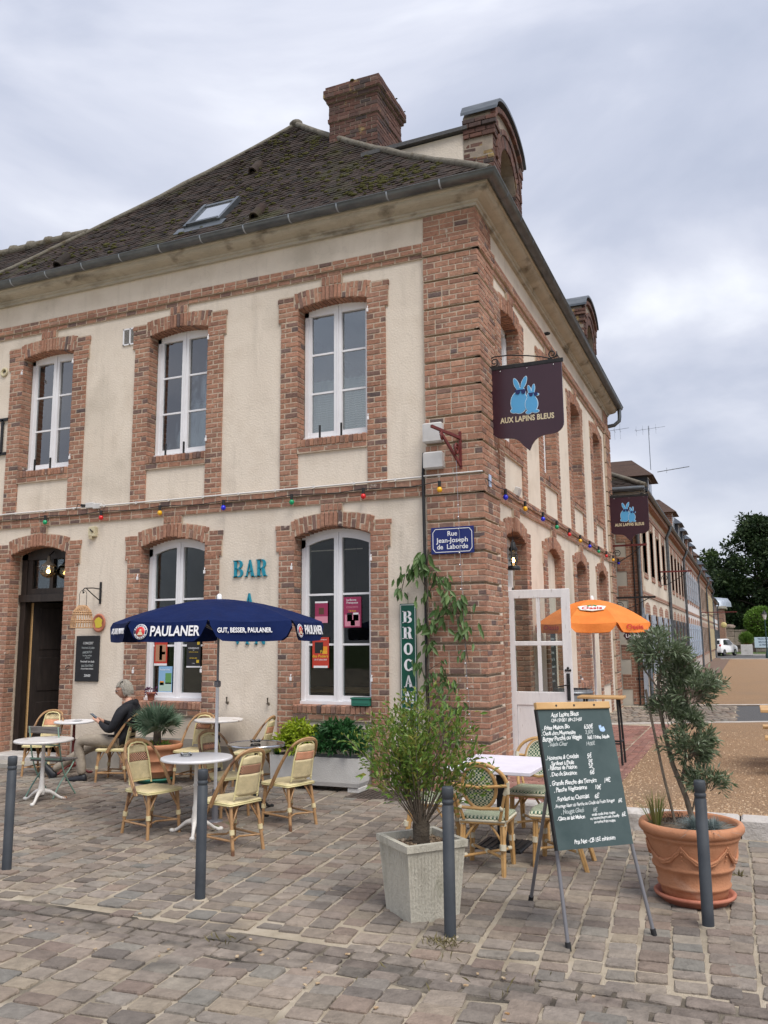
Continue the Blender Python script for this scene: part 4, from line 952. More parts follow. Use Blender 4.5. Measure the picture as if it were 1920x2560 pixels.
# ---- brick dormers with lead-capped arched heads
def dormer(yc):
    nb0 = len(cafe.children)
    m = MB(); y0, y1, sp = yc-.89, yc+.89, 9.28; lst = []
    zo = lambda y: 9.92+.46*math.sqrt(max(0, 1-((y-yc)/.90)**2)) if abs(y-yc) < .899 else 9.92
    zi = lambda y: sp+math.sqrt(max(0, .25-(y-yc)**2))
    for a, b in ((y0, yc-.5), (yc+.5, y1)): m.box((-.246, (a+b)/2, 8.925), (.468, b-a-.02, 1.87)); m.box((-.246, (a+b)/2, 9.902), (.468, b-a-.03, .08))
    N = 14
    for i in range(N):
        a, b = y0+(y1-y0)*i/N+.0, y0+(y1-y0)*(i+1)/N
        f = lambda y: zi(y) if abs(y-yc) < .5 else sp
        vs = [(x, y, z) for x in (-.48, -.012) for y, z in ((a, f(a)), (b, f(b)), (b, zo(b)-.01), (a, zo(a)-.01))]
        m._add(vs, [(0, 1, 2, 3), (7, 6, 5, 4), (0, 4, 5, 1), (1, 5, 6, 2), (2, 6, 7, 3), (3, 7, 4, 0)], False)
    z = 8.0; c = 0
    while z < 9.86:
        e = c % 2; zc = z+CH/2; pr = .0 if z < 9.6 else (.035 if z < 9.72 else .065)
        xs = [(-.48, -.375), (-.375, -.17), (-.17, .0)] if e else [(-.48, -.28), (-.28, -.105), (-.105, 0)]
        for a, b in xs: brick(FA, (a+b)/2+ (pr/2 if b == 0 else 0), zc, b-a-.011+(pr if b == 0 else 0), CH-.011, -(y0-pr), .05, 0, lst)
        for s in (-1, 1):
            ws = [(.5, .605), (.605, .89)] if e else [(.5, .7), (.7, .89)]
            for a, b in ws:
                u = yc+s*(a+b)/2
                if zc < sp+.28 or abs(u-yc) > .7: brick(FB, u, zc, b-a-.011, CH-.011, 0+pr*.6, .05, 0, lst)
            rbrickx(lst, yc+s*.5, zc, s) if zc < sp else None
        z += CH; c += 1
    for ring, (r, w) in enumerate(((.60, .2), (.75, .09))):
        nv = 22 if ring == 0 else 14
        for i in range(nv):
            a = PI*(i+.5)/nv; u = yc+r*math.cos(a); zz = sp+r*math.sin(a)*1.0
            if ring == 1 and zz > zo(u)-.1: continue
            brick(FB, u, zz, PI*r/nv-.01, w, .01+.02*ring, .05, a-PI/2, lst)
    nv = 16
    for i in range(nv):
        u = y0+(y1-y0)*(i+.5)/nv; sl = (zo(min(y1-.02, u+.03))-zo(max(y0+.02, u-.03)))/.06; a = math.atan(max(-1.2, min(1.2, sl)))
        brick(FB, u, zo(u)-.10, 1.78/nv/max(.35, math.cos(a))-.008, .09, .05, .08, a, lst)
    o = m.build('dormer', 'mortarold', cafe)
    emit(lst, 'brick', 'brick', 'brickold', o, cap=60 if yc < 4 else 0)
    cap = MB(); ys = [y0-.06+(y1-y0+.12)*i/20 for i in range(21)]
    zz = lambda y: 9.93+.47*math.sqrt(max(0, 1-((y-yc)/.96)**2))
    for i in range(20):
        a, b = ys[i], ys[i+1]; vs = [(x, y, z) for x in (-.5, .085) for y, z in ((a, zz(a)-.005), (b, zz(b)-.005), (b, zz(b)+.045), (a, zz(a)+.045))]
        cap._add(vs, [(0, 1, 2, 3), (7, 6, 5, 4), (0, 4, 5, 1), (1, 5, 6, 2), (2, 6, 7, 3), (3, 7, 4, 0)], False)
    cap.build('lead_cap', 'zinc', o)
    for y in (y0+.06, y1-.06):
        ck = MB(); ck.prism([(-.47, 8.3), (-.47, 9.74), (-1.95, 9.72), (-1.6, 8.9)], lambda u, v, d: (u, y+d, v), -.05, .05); ck.build('cheek', 'plaster', o)
    rr = MB(); rr.prism([(-.40, 9.76), (-.40, 9.82), (-2.2, 9.80), (-2.2, 9.73)], lambda u, v, d: (u, yc+d, v), -.96, .96); rr.build('dormer_roof', 'asphalt', o)
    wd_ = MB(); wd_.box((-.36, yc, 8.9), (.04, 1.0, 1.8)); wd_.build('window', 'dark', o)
    o.location.z = -.07 if yc < 4 else -.24
def rbrickx(lst, y, z, s):
    lst.append(fmat((-.11, y+s*.02, z), np.array([.2, 0, 0])*(1 if s > 0 else -1), np.array([0, -s*.04, 0]), np.array([0, 0, CH-.011])))
dormer(2.09); dormer(9.97)
HIDE = [(250, 1500, 830, 1620), (1440, 1600, 1640, 1640), (945, 1740, 1100, 2000)]
emit(bricks, 'brick', 'brick', 'brick', cafe, cap=300)

# ------------------------------------------------------------------ houses along the street
def brickpat(name, cols, mort):
    m, N, L, b = newmat(name)
    ge = N.new('ShaderNodeNewGeometry'); sp = N.new('ShaderNodeSeparateXYZ'); L.new(ge.outputs['Position'], sp.inputs[0])
    ad = N.new('ShaderNodeMath'); ad.operation = 'ADD'; L.new(sp.outputs[0], ad.inputs[0]); L.new(sp.outputs[1], ad.inputs[1])
    cb = N.new('ShaderNodeCombineXYZ'); L.new(ad.outputs[0], cb.inputs[0]); L.new(sp.outputs[2], cb.inputs[1])
    bt = N.new('ShaderNodeTexBrick'); bt.inputs['Scale'].default_value = 1; bt.inputs['Brick Width'].default_value = .22; bt.inputs['Row Height'].default_value = .077; bt.inputs['Mortar Size'].default_value = .008
    bt.inputs['Color1'].default_value = (*cols[0], 1); bt.inputs['Color2'].default_value = (*cols[1], 1); bt.inputs['Mortar'].default_value = (*mort, 1); bt.inputs['Bias'].default_value = 0
    L.new(cb.outputs[0], bt.inputs[0]); L.new(bt.outputs[0], b.inputs['Base Color']); b.inputs['Roughness'].default_value = .9
    bp = N.new('ShaderNodeBump'); bp.inputs['Strength'].default_value = .6; bp.inputs['Distance'].default_value = .01; bp.invert = True; L.new(bt.outputs[1], bp.inputs['Height']); L.new(bp.outputs[0], b.inputs['Normal']); return m
MT['brickfar'] = brickpat('far_brick', [(.24, .11, .075), (.33, .16, .105)], (.40, .34, .27))
MT['tilefar'] = mat('far_tiles', [(.05, .032, .027), (.09, .055, .042), (.07, .045, .035)], 3, bump=1, rough=.9, stretch=(.6, .6, 12))
MT['slate'] = mat('slate', [(.035, .045, .06), (.06, .07, .09)], 6, rough=.5, stretch=(1, 1, 6), bump=.4)
XF = .65
class FO(Fc):
    def __init__(s, U, N, o): Fc.__init__(s, U, N); s.o = np.array(o, float)
    def P(s, u, n, z): return tuple(s.o+s.U*u+s.N*n+s.Z*z)
FR = FO((0, 1, 0), (1, 0, 0), (XF, 0, 0))
def house(y0, y1, label, wall, trim, win, shut, eave=5.72, low=True, dorm=(), door=None, up=True, roofm='tilefar', hipped=False, nw=None):
    H = thing('row_house', label, 'house', (0, 0, 0), group='brick houses in the row along the square')
    nw = nw or max(2, round((y1-y0)/1.9)); us = [y0+(y1-y0)*(i+.5)/nw for i in range(nw)]; hw = .48
    wm, tm = MB(), MB(); u = y0
    for uc in us:
        fbox(wm, FR, u, uc-hw, -.3, 0, ZB-.2, eave)
        for a, b in ((2.5, 3.62), (5.02, eave)): fbox(wm, FR, uc-hw, uc+hw, -.3, 0, a, b)
        fbox(wm, FR, uc-hw, uc+hw, -.3, 0, ZB-.2, .9 if uc != door else .2); u = uc+hw
        for z0, z1 in ((.2, 2.5), (3.62, 5.02)):
            for s in (-1, 1): a, b = sorted((uc+s*hw, uc+s*(hw+.15))); fbox(tm, FR, a, b, -.22, .008, z0, z1)
            for i in range(6):
                a, b = uc-hw-.15+(2*hw+.30)*i/6, uc-hw-.15+(2*hw+.30)*(i+1)/6; f = lambda q: z1+.03+.1*(1-((q-uc)/(hw+.15))**2)
                fl_ = lambda q: z1-.06+.10*(1-((q-uc)/(hw+.15))**2)
                vs = [FR.P(q, n, z) for n in (-.22, .008) for q, z in ((a, fl_(a)), (b, fl_(b)), (b, f(b)+.2), (a, f(a)+.2))]
                tm._add(vs, [(0, 1, 2, 3), (7, 6, 5, 4), (0, 4, 5, 1), (1, 5, 6, 2), (2, 6, 7, 3), (3, 7, 4, 0)], False)
            if z0 > 1 or uc != door: fbox(tm, FR, uc-hw, uc+hw, -.2, .025, (3.62 if z0 > 1 else .9)-.14, (3.62 if z0 > 1 else .9))
    fbox(wm, FR, u, y1, -.3, 0, ZB-.2, eave)
    fbox(wm, FR, y0, y1, -7, -6.8, 0, eave); wm.build('wall', wall, H)
    for z0, z1, n in ((2.98, 3.1, .03), (5.30, 5.42, .03)): fbox(tm, FR, y0+.01, y1-.01, -.02, n, z0, z1)
    fbox(tm, FR, y0+.005, y1-.005, -.02, .16, eave-.13, eave)
    tm.build('window_surround', trim, H)
    for uc in us:
        for z0, z1 in ((.2 if uc == door else .9, 2.5), (3.62, 5.02)):
            f_ = MB()
            for s in (-1, 1): a, b = sorted((uc+s*hw, uc+s*(hw-.07))); fbox(f_, FR, a, b, -.2, -.14, z0, z1)
            fbox(f_, FR, uc-.04, uc+.04, -.2, -.14, z0, z1); fbox(f_, FR, uc-hw, uc+hw, -.2, -.14, z1-.08, z1+.06); fbox(f_, FR, uc-hw, uc+hw, -.2, -.135, (z0+z1)/2-.02, (z0+z1)/2+.02)
            wo = f_.build('window' if not (uc == door and z0 < 1) else 'door', win, H)
            g_ = MB(); fbox(g_, FR, uc-hw+.05, uc+hw-.05, -.18, -.17, z0, z1); g_.build('pane', flatglass, wo)
            sh = shut[0] if z0 < 1 else shut[1]
            if sh:
                for s in (-1, 1):
                    m = MB(); a, b = sorted((uc+s*(hw+.05), uc+s*(hw+.40))); fbox(m, FR, a, b, .025, .06, z0, z1)
                    for zz in (z0+.2, (z0+z1)/2, z1-.2): fbox(m, FR, a, b, .06, .075, zz-.04, zz+.04)
                    m.build('shutter', sh, H)
    r_ = MB(); ya = y0+(3.4 if hipped else 0)
    ov = .22
    r_._add([(XF+ov, y0-(ov if hipped else 0), eave+.05), (XF+ov, y1, eave+.05), (XF-3.4, y1, eave+2.13), (XF-3.4, ya, eave+2.13), (XF-7.2, y1, eave+.05), (XF-7.2, y0-(ov if hipped else 0), eave+.05)], [(0, 1, 2, 3), (3, 2, 4, 5), (0, 3, 5)])
    ro = r_.build('roof', roofm, H)
    for p in ro.data.polygons:
        if p.normal.z < 0: p.flip()
    gm = MB(); pr = [(XF+ov+.0+.07*math.cos(a), eave+.05+.07*math.sin(a)) for a in [PI+PI*i/8 for i in range(9)]]
    for i in range(8): gm.quad(*[(pr[j][0], y, pr[j][1]) for j, y in ((i, y0), (i+1, y0), (i+1, y1), (i, y1))])
    gm.build('gutter', 'zinc', H)
    d_ = MB(); d_.tube([(XF+ov, y1-.25, eave), (XF+ov, y1-.25, eave-.12), (XF+.09, y1-.25, eave-.38), (XF+.09, y1-.25, ZB)], .055, 8); d_.build('downpipe', 'zinc', H)
    for dy, dm_, cm_, hh in dorm:
        m = MB(); z0, z1 = eave+.1, eave+.60*hh
        m.box((XF-.75, dy, (z0+z1)/2), (1.9, 1.2, z1-z0)); m.build('dormer', cm_, H); do = H.children[-1]
        m = MB(); m._add([(XF+.38, dy-.78, z1-.05), (XF+.38, dy+.78, z1-.05), (XF-2.2, dy+.78, z1-.05), (XF-2.2, dy-.78, z1-.05), (XF-.25, dy, z1+.55), (XF-2.4, dy, z1+.55)], [(0, 1, 4), (1, 2, 5, 4), (3, 0, 4, 5), (0, 3, 2, 1)]); m.build('dormer_roof', dm_, do)
        m = MB(); m.box((XF+.19, dy, (z0+z1)/2), (.04, .9, (z1-z0)*.8)); m.build('window', 'pvc' if hh > .8 else win, do)
        m = MB(); m.box((XF+.205, dy, (z0+z1)/2), (.03, .7, (z1-z0)*.65)); m.build('pane', flatglass, do)
    return H
flatglass = mat('dark_glass', [(.02, .025, .03), (.045, .05, .055)], 1, rough=.08, spec=.8)
MT['whitewall'] = mat('white_render', [(.58, .57, .57), (.68, .67, .67)], 1, rough=.9)
MT['yellowwall'] = mat('yellow_render', [(.50, .42, .24), (.58, .50, .32)], 1, rough=.9)
MT['greyren'] = mat('grey_beige_render', [(.42, .39, .33), (.52, .48, .41)], 1, rough=.9)
MT['blueshut'] = mat('pale_blue_shutter', [(.34, .43, .55), (.42, .50, .60)], 4, rough=.6)
MT['greyshut'] = mat('blue_grey_shutter', [(.30, .34, .40), (.38, .42, .48)], 4, rough=.6)
MT['darkshut'] = mat('dark_grey_shutter', [(.055, .06, .07), (.09, .10, .11)], 4, rough=.6)
MT['creamshut'] = mat('cream_shutter', [(.52, .44, .26), (.60, .52, .34)], 4, rough=.6)
H1 = house(12.56, 20.6, 'cream and brick house with pale blue grey shutters nearest across the side street', 'plasterlow', 'brickfar', 'paint', ('greyshut', None), dorm=((13.9, 'tilefar', 'slate', 1.),), hipped=True)
house(20.6, 29.6, 'sandy rendered house with dark grey ground floor shutters, second in the row', 'greyren', 'brickfar', 'paint', ('darkshut', None), dorm=((22.4, 'tilefar', 'brickfar', 1.25), (25.6, 'slate', 'slate', 1.2), (28.3, 'slate', 'slate', 1.2)))
house(29.6, 42.5, 'white rendered house with pale blue shutters in the middle of the row', 'whitewall', 'brickfar', 'paint', ('blueshut', 'greyshut'), dorm=((31.5, 'slate', 'brickfar', 1.2), (35, 'slate', 'brickfar', 1.2), (39, 'tilefar', 'brickfar', 1.)))
house(42.5, 54, 'grey beige house with small stone balcony beside the white house', 'greyren', 'brickfar', 'paint', (None, None), dorm=((45, 'slate', 'brickfar', 1.), (50, 'slate', 'brickfar', 1.)))
house(54, 66, 'yellow ochre rendered house with cream shutters towards the end of the row', 'yellowwall', 'brickfar', 'paint', ('creamshut', 'creamshut'), dorm=((57, 'slate', 'brickfar', 1.), (62, 'slate', 'brickfar', 1.)))
house(66, 79, 'lower house with white framed upper windows at the far end of the row', 'whitewall', 'brickfar', 'paint', ('darkshut', None), eave=5.1, roofm='slate')
# side wall of the first house with toothed quoin
w = MB(); FSd = FO((1, 0, 0), (0, -1, 0), (0, 12.55, 0)); fbox(w, FSd, -9, XF-.001, -.3, 0, ZB-.2, 5.85); w.build('wall', 'greyren', H1)
q = MB(); qb = []
z = ZB; k = 0
while z < 5.5:
    wq = .62 if k % 2 else .38; h = CH*5; fbox(q, FSd, XF-wq, XF+.012, -.02, .008, z, z+h); fbox(q, FR, 12.54, 12.54+wq, -.02, .008, z, z+h)
    for c in range(5):
        a = XF+.015; e = c % 2; first = True
        while a > XF-wq+.02:
            l = .105 if (e and first) else .205; b = max(a-l, XF-wq); 
            if b-(XF-wq) < .05: b = XF-wq
            zc = z+CH*(c+.5); M = fmat(np.array([(a+b)/2, 12.55-.02+.03, zc]), np.array([-(a-b-.011), 0, 0]), np.array([0, -.05, 0]), np.array([0, 0, CH-.011])); qb.append(M); a = b-.002; first = False
    z += h; k += 1
q.build('quoin', 'mortar', H1); emit(qb, 'brick', 'brick', 'brick', H1, cap=0)
cn = MB(); fbox(cn, FSd, -9, XF+.2, -.02, .16, 5.6, 5.74); cn.build('cornice', 'cornice', H1)
gm = MB(); gm.tube([(-9, 12.3, 5.78), (XF+.22, 12.3, 5.78)], .07, 8); gm.build('gutter', 'zinc', H1)
gm = MB(); gm.tube([(XF+.03, 12.46, 5.7), (XF+.03, 12.42, 5.5), (XF-.05, 12.46, 5.3), (XF-.05, 12.46, 2.0), (XF+.10, 12.46, 1.9), (XF+.10, 12.46, ZB)], .05, 8); gm.build('downpipe', 'zinc', H1)
gm = MB(); gm.tube([(XF-.2, 12.5, 5.3), (XF-.19, 12.5, 2.6), (XF-.2, 12.5, ZB)], .018, 6); gm.build('cable', 'cable', H1)
gm = MB(); gm.box((.62, 12.49, 1.4), (.11, .08, 2.5)); gm.build('pipe_cover', 'greyshut', H1)
gm = MB(); gm.tube([Vector((XF+.24, 12.3, 5.85)), Vector((XF-3.4, 15.94, 7.86))], .07, 6); gm.build('hip_ridge', 'lichen', H1)
tl2 = []; e0, e1 = Vector((0, 12.34, 5.8)), Vector((0, 15.94, 7.85)); d2 = (e1-e0).normalized(); n2 = Vector((0, -d2.z, d2.y)); s = .02; row = 0
while s < 3.0:
    t = s/(e1-e0).length; x = -3.2+(.08 if row % 2 else 0)
    while x < XF+.2-(3.6)*t: p = e0+d2*s; tl2.append(fmat(np.array((x, p.y, p.z))+np.array(n2)*.01, np.array([.16, 0, rng.gauss(0, .004)]), np.array(d2)*.14, np.array(n2)*.02)); x += .168
    s += .115; row += 1
emit(tl2, 'tile', 'roof_tile', 'tile', [c for c in H1.children if c.name.startswith('roof')][0], cap=0)
# ------------------------------------------------------------------ bistro chairs
def rotz(p, a): return (p[0]*math.cos(a)-p[1]*math.sin(a), p[0]*math.sin(a)+p[1]*math.cos(a), p[2])
def woven_panel(mb, w0, w1, z0, z1, x0, x1, t=.012, nx=8, nz=8, round_top=.0, bow=.03):
    """slightly bowed back panel, z0..z1 tall, leaning from x0 to x1"""
    vs = []
    for f in (1, -1):
        for j in range(nz+1):
            v = j/nz
            for i in range(nx+1):
                u = -1+2*i/nx; w = w0+(w1-w0)*v; z = z0+(z1-z0)*v
                if round_top and v > .7: k = (v-.7)/.3; w *= math.sqrt(max(.05, 1-(k*round_top)**2))
                vs.append((x0+(x1-x0)*v-bow*(1-u*u)+f*t/2, u*w, z))
    n = (nx+1)*(nz+1); fs = []
    for j in range(nz):
        for i in range(nx):
            a = j*(nx+1)+i; fs.append((a, a+1, a+nx+2, a+nx+1)); fs.append((n+a+nx+1, n+a+nx+2, n+a+1, n+a))
    per = [i for i in range(nx+1)]+[j*(nx+1)+nx for j in range(1, nz+1)]+[nz*(nx+1)+i for i in range(nx-1, -1, -1)]+[j*(nx+1) for j in range(nz-1, 0, -1)]
    for k in range(len(per)): a, b = per[k], per[(k+1) % len(per)]; fs.append((a, n+a, n+b, b))
    mb._add(vs, fs, True)
def seat_slab(mb, hw0, hw1, x0, x1, z, t, n=10, scallop=0.):
    out = []
    for i in range(n+1):
        a = i/n; out.append((x0+(x1-x0)*a, -(hw0+(hw1-hw0)*a)-scallop*math.sin(a*PI*3)**2))
    for i in range(n+1): u = -1+2*i/n; out.append((x1+.03*(1-u*u), u*hw1))
    for i in range(n+1):
        a = 1-i/n; out.append((x0+(x1-x0)*a, (hw0+(hw1-hw0)*a)+scallop*math.sin(a*PI*3)**2))
    cx = (x0+x1)/2; m = len(out)
    rings = [(1, z-t), (1.0, z-.010), (.97, z-.001), (.88, z+.004), (.5, z+.0)]
    vs = [(cx+(x-cx)*k, y*k, zz) for k, zz in rings for x, y in out]
    fs = [tuple(reversed(range(m)))]
    for r in range(len(rings)-1):
        for i in range(m): fs.append((r*m+i, r*m+(i+1) % m, r*m+m+(i+1) % m, r*m+m+i))
    fs.append(tuple((len(rings)-1)*m+i for i in range(m)))
    mb._add(vs, fs, True); return out
def yellow_chair(label, bandkind):
    c = thing('bistro_chair', label, 'chair', group='yellow woven bistro chairs')
    m = MB(); seat_slab(m, .175, .205, -.19, .19, .452, .035); m.build('seat', 'yellow', c)
    m = MB(); o = seat_slab(MB(), .178, .208, -.193, .193, .45, .03, scallop=.008)
    for zz in (.423, .437): m.tube([(x, y, zz) for x, y in o], .0075, 6, closed=True)
    m.build('seat_rim', 'yellowrim', c)
    m = MB(); woven_panel(m, .128, .118, .50, .685, -.192, -.235); woven_panel(m, .112, .10, .765, .845, -.256, -.272, round_top=.9, nz=5); m.build('backrest', 'yellow', c)
    m = MB(); woven_panel(m, .119, .113, .685, .765, -.235, -.256, t=.0125)
    m.build('backrest_band', {'pink': 'pinkband', 'black': 'blackband', 'mixed': 'blackband'}[bandkind], c)
    if bandkind == 'mixed':
        m = MB(); woven_panel(m, .1192, .1165, .705, .745, -.2405, -.2505, t=.0135); m.build('backrest_stripe', 'pinkband', c)
    for f in (1,):
        m = MB(); loop = [(-.187, -.134, .47), (-.228, -.128, .69), (-.262, -.108, .83), (-.272, -.07, .862), (-.274, 0, .872), (-.272, .07, .862), (-.262, .108, .83), (-.228, .128, .69), (-.187, .134, .47)]
        m.tube(loop, .009, 6); m.tube([(-.195, -.134, .5), (-.218, 0, .498), (-.195, .134, .5)], .008, 6); m.build('back_rim', 'yellowrim', c)
    # the double cane hoop that leans from the seat sides over the back
    m = MB()
    for r, dx in ((.013, 0), (.011, .024)):
        P = [(.02+dx, -.222, .40), (-.02+dx, -.224, .47), (-.115+dx*.8, -.215, .63), (-.205+dx*.4, -.195, .775), (-.262, -.145+dx*.3, .86-dx*.2), (-.283, -.075, .892-dx*.5), (-.288, 0, .90-dx*.6)]
        P = P+[(x, -y, z) for x, y, z in reversed(P[:-1])]
        Q = []
        for i in range(len(P)-1):
            for k in range(3): Q.append(Vector(P[i]).lerp(Vector(P[i+1]), k/3))
        Q.append(Vector(P[-1])); Q = [Q[0]]+[(Q[i-1]+Q[i]*2+Q[i+1])/4 for i in range(1, len(Q)-1)]+[Q[-1]]
        m.tube(Q, r, 7)
    m.build('back_hoop', 'rattan', c)
    for x, s in ((.17, -1), (.17, 1), (-.165, -1), (-.165, 1)):
        m = MB(); fx = .19 if x > 0 else -.235; y0, y1 = s*(.175 if x > 0 else .15), s*(.195 if x > 0 else .175)
        m.tube([(x, y0, .43), (fx, y1, 0)], [.0145, .0165], 8); m.tube([(x-.022*(1 if x > 0 else -1), y0-.004*s, .42), (fx-.016*(1 if x > 0 else -1), y1, .16)], .0105, 7); leg = m.build('leg', 'rattan', c)
        b = MB(); p = Vector((x, y0, .43)).lerp(Vector((fx, y1, 0)), .48); q = Vector((x, y0, .43)).lerp(Vector((fx, y1, 0)), .58); b.tube([p, q], .0235, 8); b.build('binding', 'canebind', leg)
        b = MB(); a = Vector((x, y0, .43)).lerp(Vector((fx, y1, 0)), .42); b.tube([a, (x*.45, y0*1.0, .425)], .0085, 6); b.tube([a, (x, y0*.4, .425)], .0085, 6); b.build('brace', 'rattan', c)
    m = MB(); m.tube([(.183, -.187, .13), (-.215, -.168, .13)], .0105, 6); m.tube([(.183, .187, .13), (-.215, .168, .13)], .0105, 6)
    m.tube([(.183, -.187, .135), (.06, 0, .13), (.183, .187, .135)], .0095, 6); m.tube([(-.213, -.168, .135), (-.1, 0, .13), (-.213, .168, .135)], .0095, 6); m.build('stretcher', 'rattan', c)
    return c
yk = {}
for k in ('pink', 'black', 'mixed'): yk[k] = None
def ychair(x, y, head, label, kind, z=0., sc=1.):
    if yk[kind] is None: c = yellow_chair(label, kind); yk[kind] = c
    else: c = copy_tree(yk[kind]); c['label'] = label
    c.location = (x, y, z); c.rotation_euler = (0, 0, R(head)); c.scale = (sc, sc, sc); return c
ychair(-2.53, -3.25, -13, 'yellow woven chair left of the round table with the blue parasol, facing right', 'black')
ychair(-1.43, -3.50, 163, 'yellow woven chair seen from behind just right of the round white front table', 'black', sc=1.02)
ychair(-1.44, -2.42, 160, 'yellow woven chair with orange band before the white plant trough', 'pink')
ychair(-2.32, -2.30, -16, 'yellow woven chair half hidden behind the parasol pole, facing the dark table', 'mixed')
ychair(-3.93, -.60, -84, 'yellow woven chair against the wall right of the potted palm', 'mixed')
ychair(-3.08, -.50, 190, 'yellow woven chair turned sideways by the wall, left of the lime green shrub', 'pink')
ychair(-6.42, -.80, -72, 'yellow woven chair standing before the open dark door', 'pink')
ychair(-5.09, -.80, 196, 'yellow woven chair the seated man is using', 'pink')
def green_chair(label):
    c = thing('bistro_chair', label, 'chair', group='green and cream woven armchair style bistro chairs')
    m = MB(); seat_slab(m, .185, .205, -.19, .2, .452, .04); m.build('seat', 'greenweave', c)
    m = MB(); o = seat_slab(MB(), .188, .208, -.193, .203, .45, .03); m.tube([(x, y, .42) for x, y in o], .011, 6, closed=True); m.build('seat_rim', 'bindwhite', c)
    m = MB(); m.tube([(x*.96, y*.97, .405) for x, y in o], .014, 6, closed=True); m.build('seat_frame', 'rattangold', c)
    lean = lambda z: -.20-(z-.45)*.26
    zc, a, b = .70, .128, .165
    el = [(math.cos(2*PI*i/28), math.sin(2*PI*i/28)) for i in range(28)]
    m = MB(); vs = [(lean(zc)-.012-.0, 0, zc)]
    for f in (.004, -.004):
        vs_ = [(lean(zc+b*s*k)+f-.02*(1-k*k), a*q*k, zc+b*s*k) for k in (1, .66, .33) for q, s in el]+[(lean(zc)+f-.02, 0, zc)]
        n = 28; fs = [(r*n+i, r*n+(i+1) % n, (r+1)*n+(i+1) % n, (r+1)*n+i) for r in range(2) for i in range(n)]+[(2*n+i, 2*n+(i+1) % n, 3*n) for i in range(n)]
        m._add(vs_, fs, True)
    m.build('backrest', 'greenweave', c)
    m = MB(); m.tube([(lean(zc+b*s*1.06), a*q*1.08, zc+b*s*1.06) for q, s in el], .0155, 8, closed=True); m.build('back_ring', 'rattangold', c)
    m = MB(); m.tube([(lean(zc+b*s)+.008, a*q*.99, zc+b*s*.99) for q, s in el], .007, 6, closed=True); m.build('back_ring_edge', 'bindwhite', c)
    m = MB(); H = [(lean(.46)+.02, -.2, .44), (lean(.6), -.222, .6), (lean(.72), -.23, .72)]+[(lean(.72+.17*math.sin(t)), -.23*math.cos(t), .72+.17*math.sin(t)) for t in [PI*i/16 for i in range(1, 16)]]+[(lean(.72), .23, .72), (lean(.6), .222, .6), (lean(.46)+.02, .2, .44)]
    m.tube(H, .0165, 8)
    m.tube([(lean(.72)-.012, -.23, .72), (lean(.72)-.035, 0, .70), (lean(.72)-.012, .23, .72)], .013, 7); m.tube([(lean(.53)-.01, -.17, .53), (lean(.53)-.02, 0, .525), (lean(.53)-.01, .17, .53)], .013, 7)
    for s in (-1, 1): m.tube([(lean(.45), s*.15, .43), (lean(.62)-.01, s*.20, .62), (lean(.70), s*.228, .71)], .013, 7)
    m.build('back_hoop', 'rattangold', c)
    m = MB()
    for s in (-1, 1):
        m.tube([(lean(.73), s*.23, .75), (lean(.66), s*.226, .655)], .021, 8); m.sphere((lean(.53)-.01, s*.17, .53), .021, 8, 6); m.tube([(lean(.64)-.003, s*.207, .645), (lean(.70), s*.226, .69)], .019, 8)
    m.build('binding', 'bindwhite', c)
    for x, s in ((.175, -1), (.175, 1), (-.175, -1), (-.175, 1)):
        m = MB(); fx = .185 if x > 0 else -.26
        for dx, dy in ((.0, .0), (.022, 0), (.010, .018)):
            sg = 1 if x > 0 else -1
            m.tube([(x-dx*sg, s*(.17-dy), .42), (x-dx*sg*.9+(fx-x)*.35, s*(.178-dy), .2), (fx-dx*sg*.6, s*(.185-dy*.6), 0)], .0135, 7)
        leg = m.build('leg', 'rattangold', c)
        bb = MB(); p = Vector(((x+fx)/2-.008*(1 if x > 0 else -1), s*.172, .25)); bb.tube([p, p+Vector(((fx-x)*.08, 0, -.045))], .028, 9); bb.tube([(x-.01*(1 if x > 0 else -1), s*.168, .415), (x-.01*(1 if x > 0 else -1), s*.168, .385)], .028, 9); bb.build('binding', 'bindwhite', leg)
        bb = MB(); bb.tube([(x, s*.172, .24), (x*.35, s*.18, .41)], .0105, 6); bb.tube([(x, s*.172, .24), (x*.95, s*.05, .41)], .0105, 6); bb.build('brace', 'rattangold', c)
    m = MB(); m.tube([(.17, -.175, .14), (-.22, .175, .14)], .012, 7); m.tube([(.17, .175, .15), (-.22, -.175, .15)], .012, 7); xs = m.build('stretcher', 'rattangold', c)
    m = MB(); m.sphere((-.025, 0, .146), .024, 8, 6)
    for x, s in ((.16, -1), (.16, 1), (-.2, -1), (-.2, 1)): m.tube([(x, s*.165, .145), (x*.85, s*.14, .145)], .0175, 7)
    m.build('binding', 'bindwhite', xs); return c
g0 = green_chair('green woven cane chair with oval back turned to the camera, behind the concrete planter'); g0.location = (.94, -3.28, 0); g0.rotation_euler = (0, 0, R(94))
for x, y, a, l in ((1.03, -1.98, -92, 'green woven cane chair beyond the lilac table, facing the camera'), (1.47, -2.92, 180, 'green woven cane chair mostly hidden behind the menu easel'), (.27, -2.72, 2, 'green woven cane chair half hidden behind the planter shrub')):
    c = copy_tree(g0); c['label'] = l; c.location = (x, y, 0); c.rotation_euler = (0, 0, R(a))
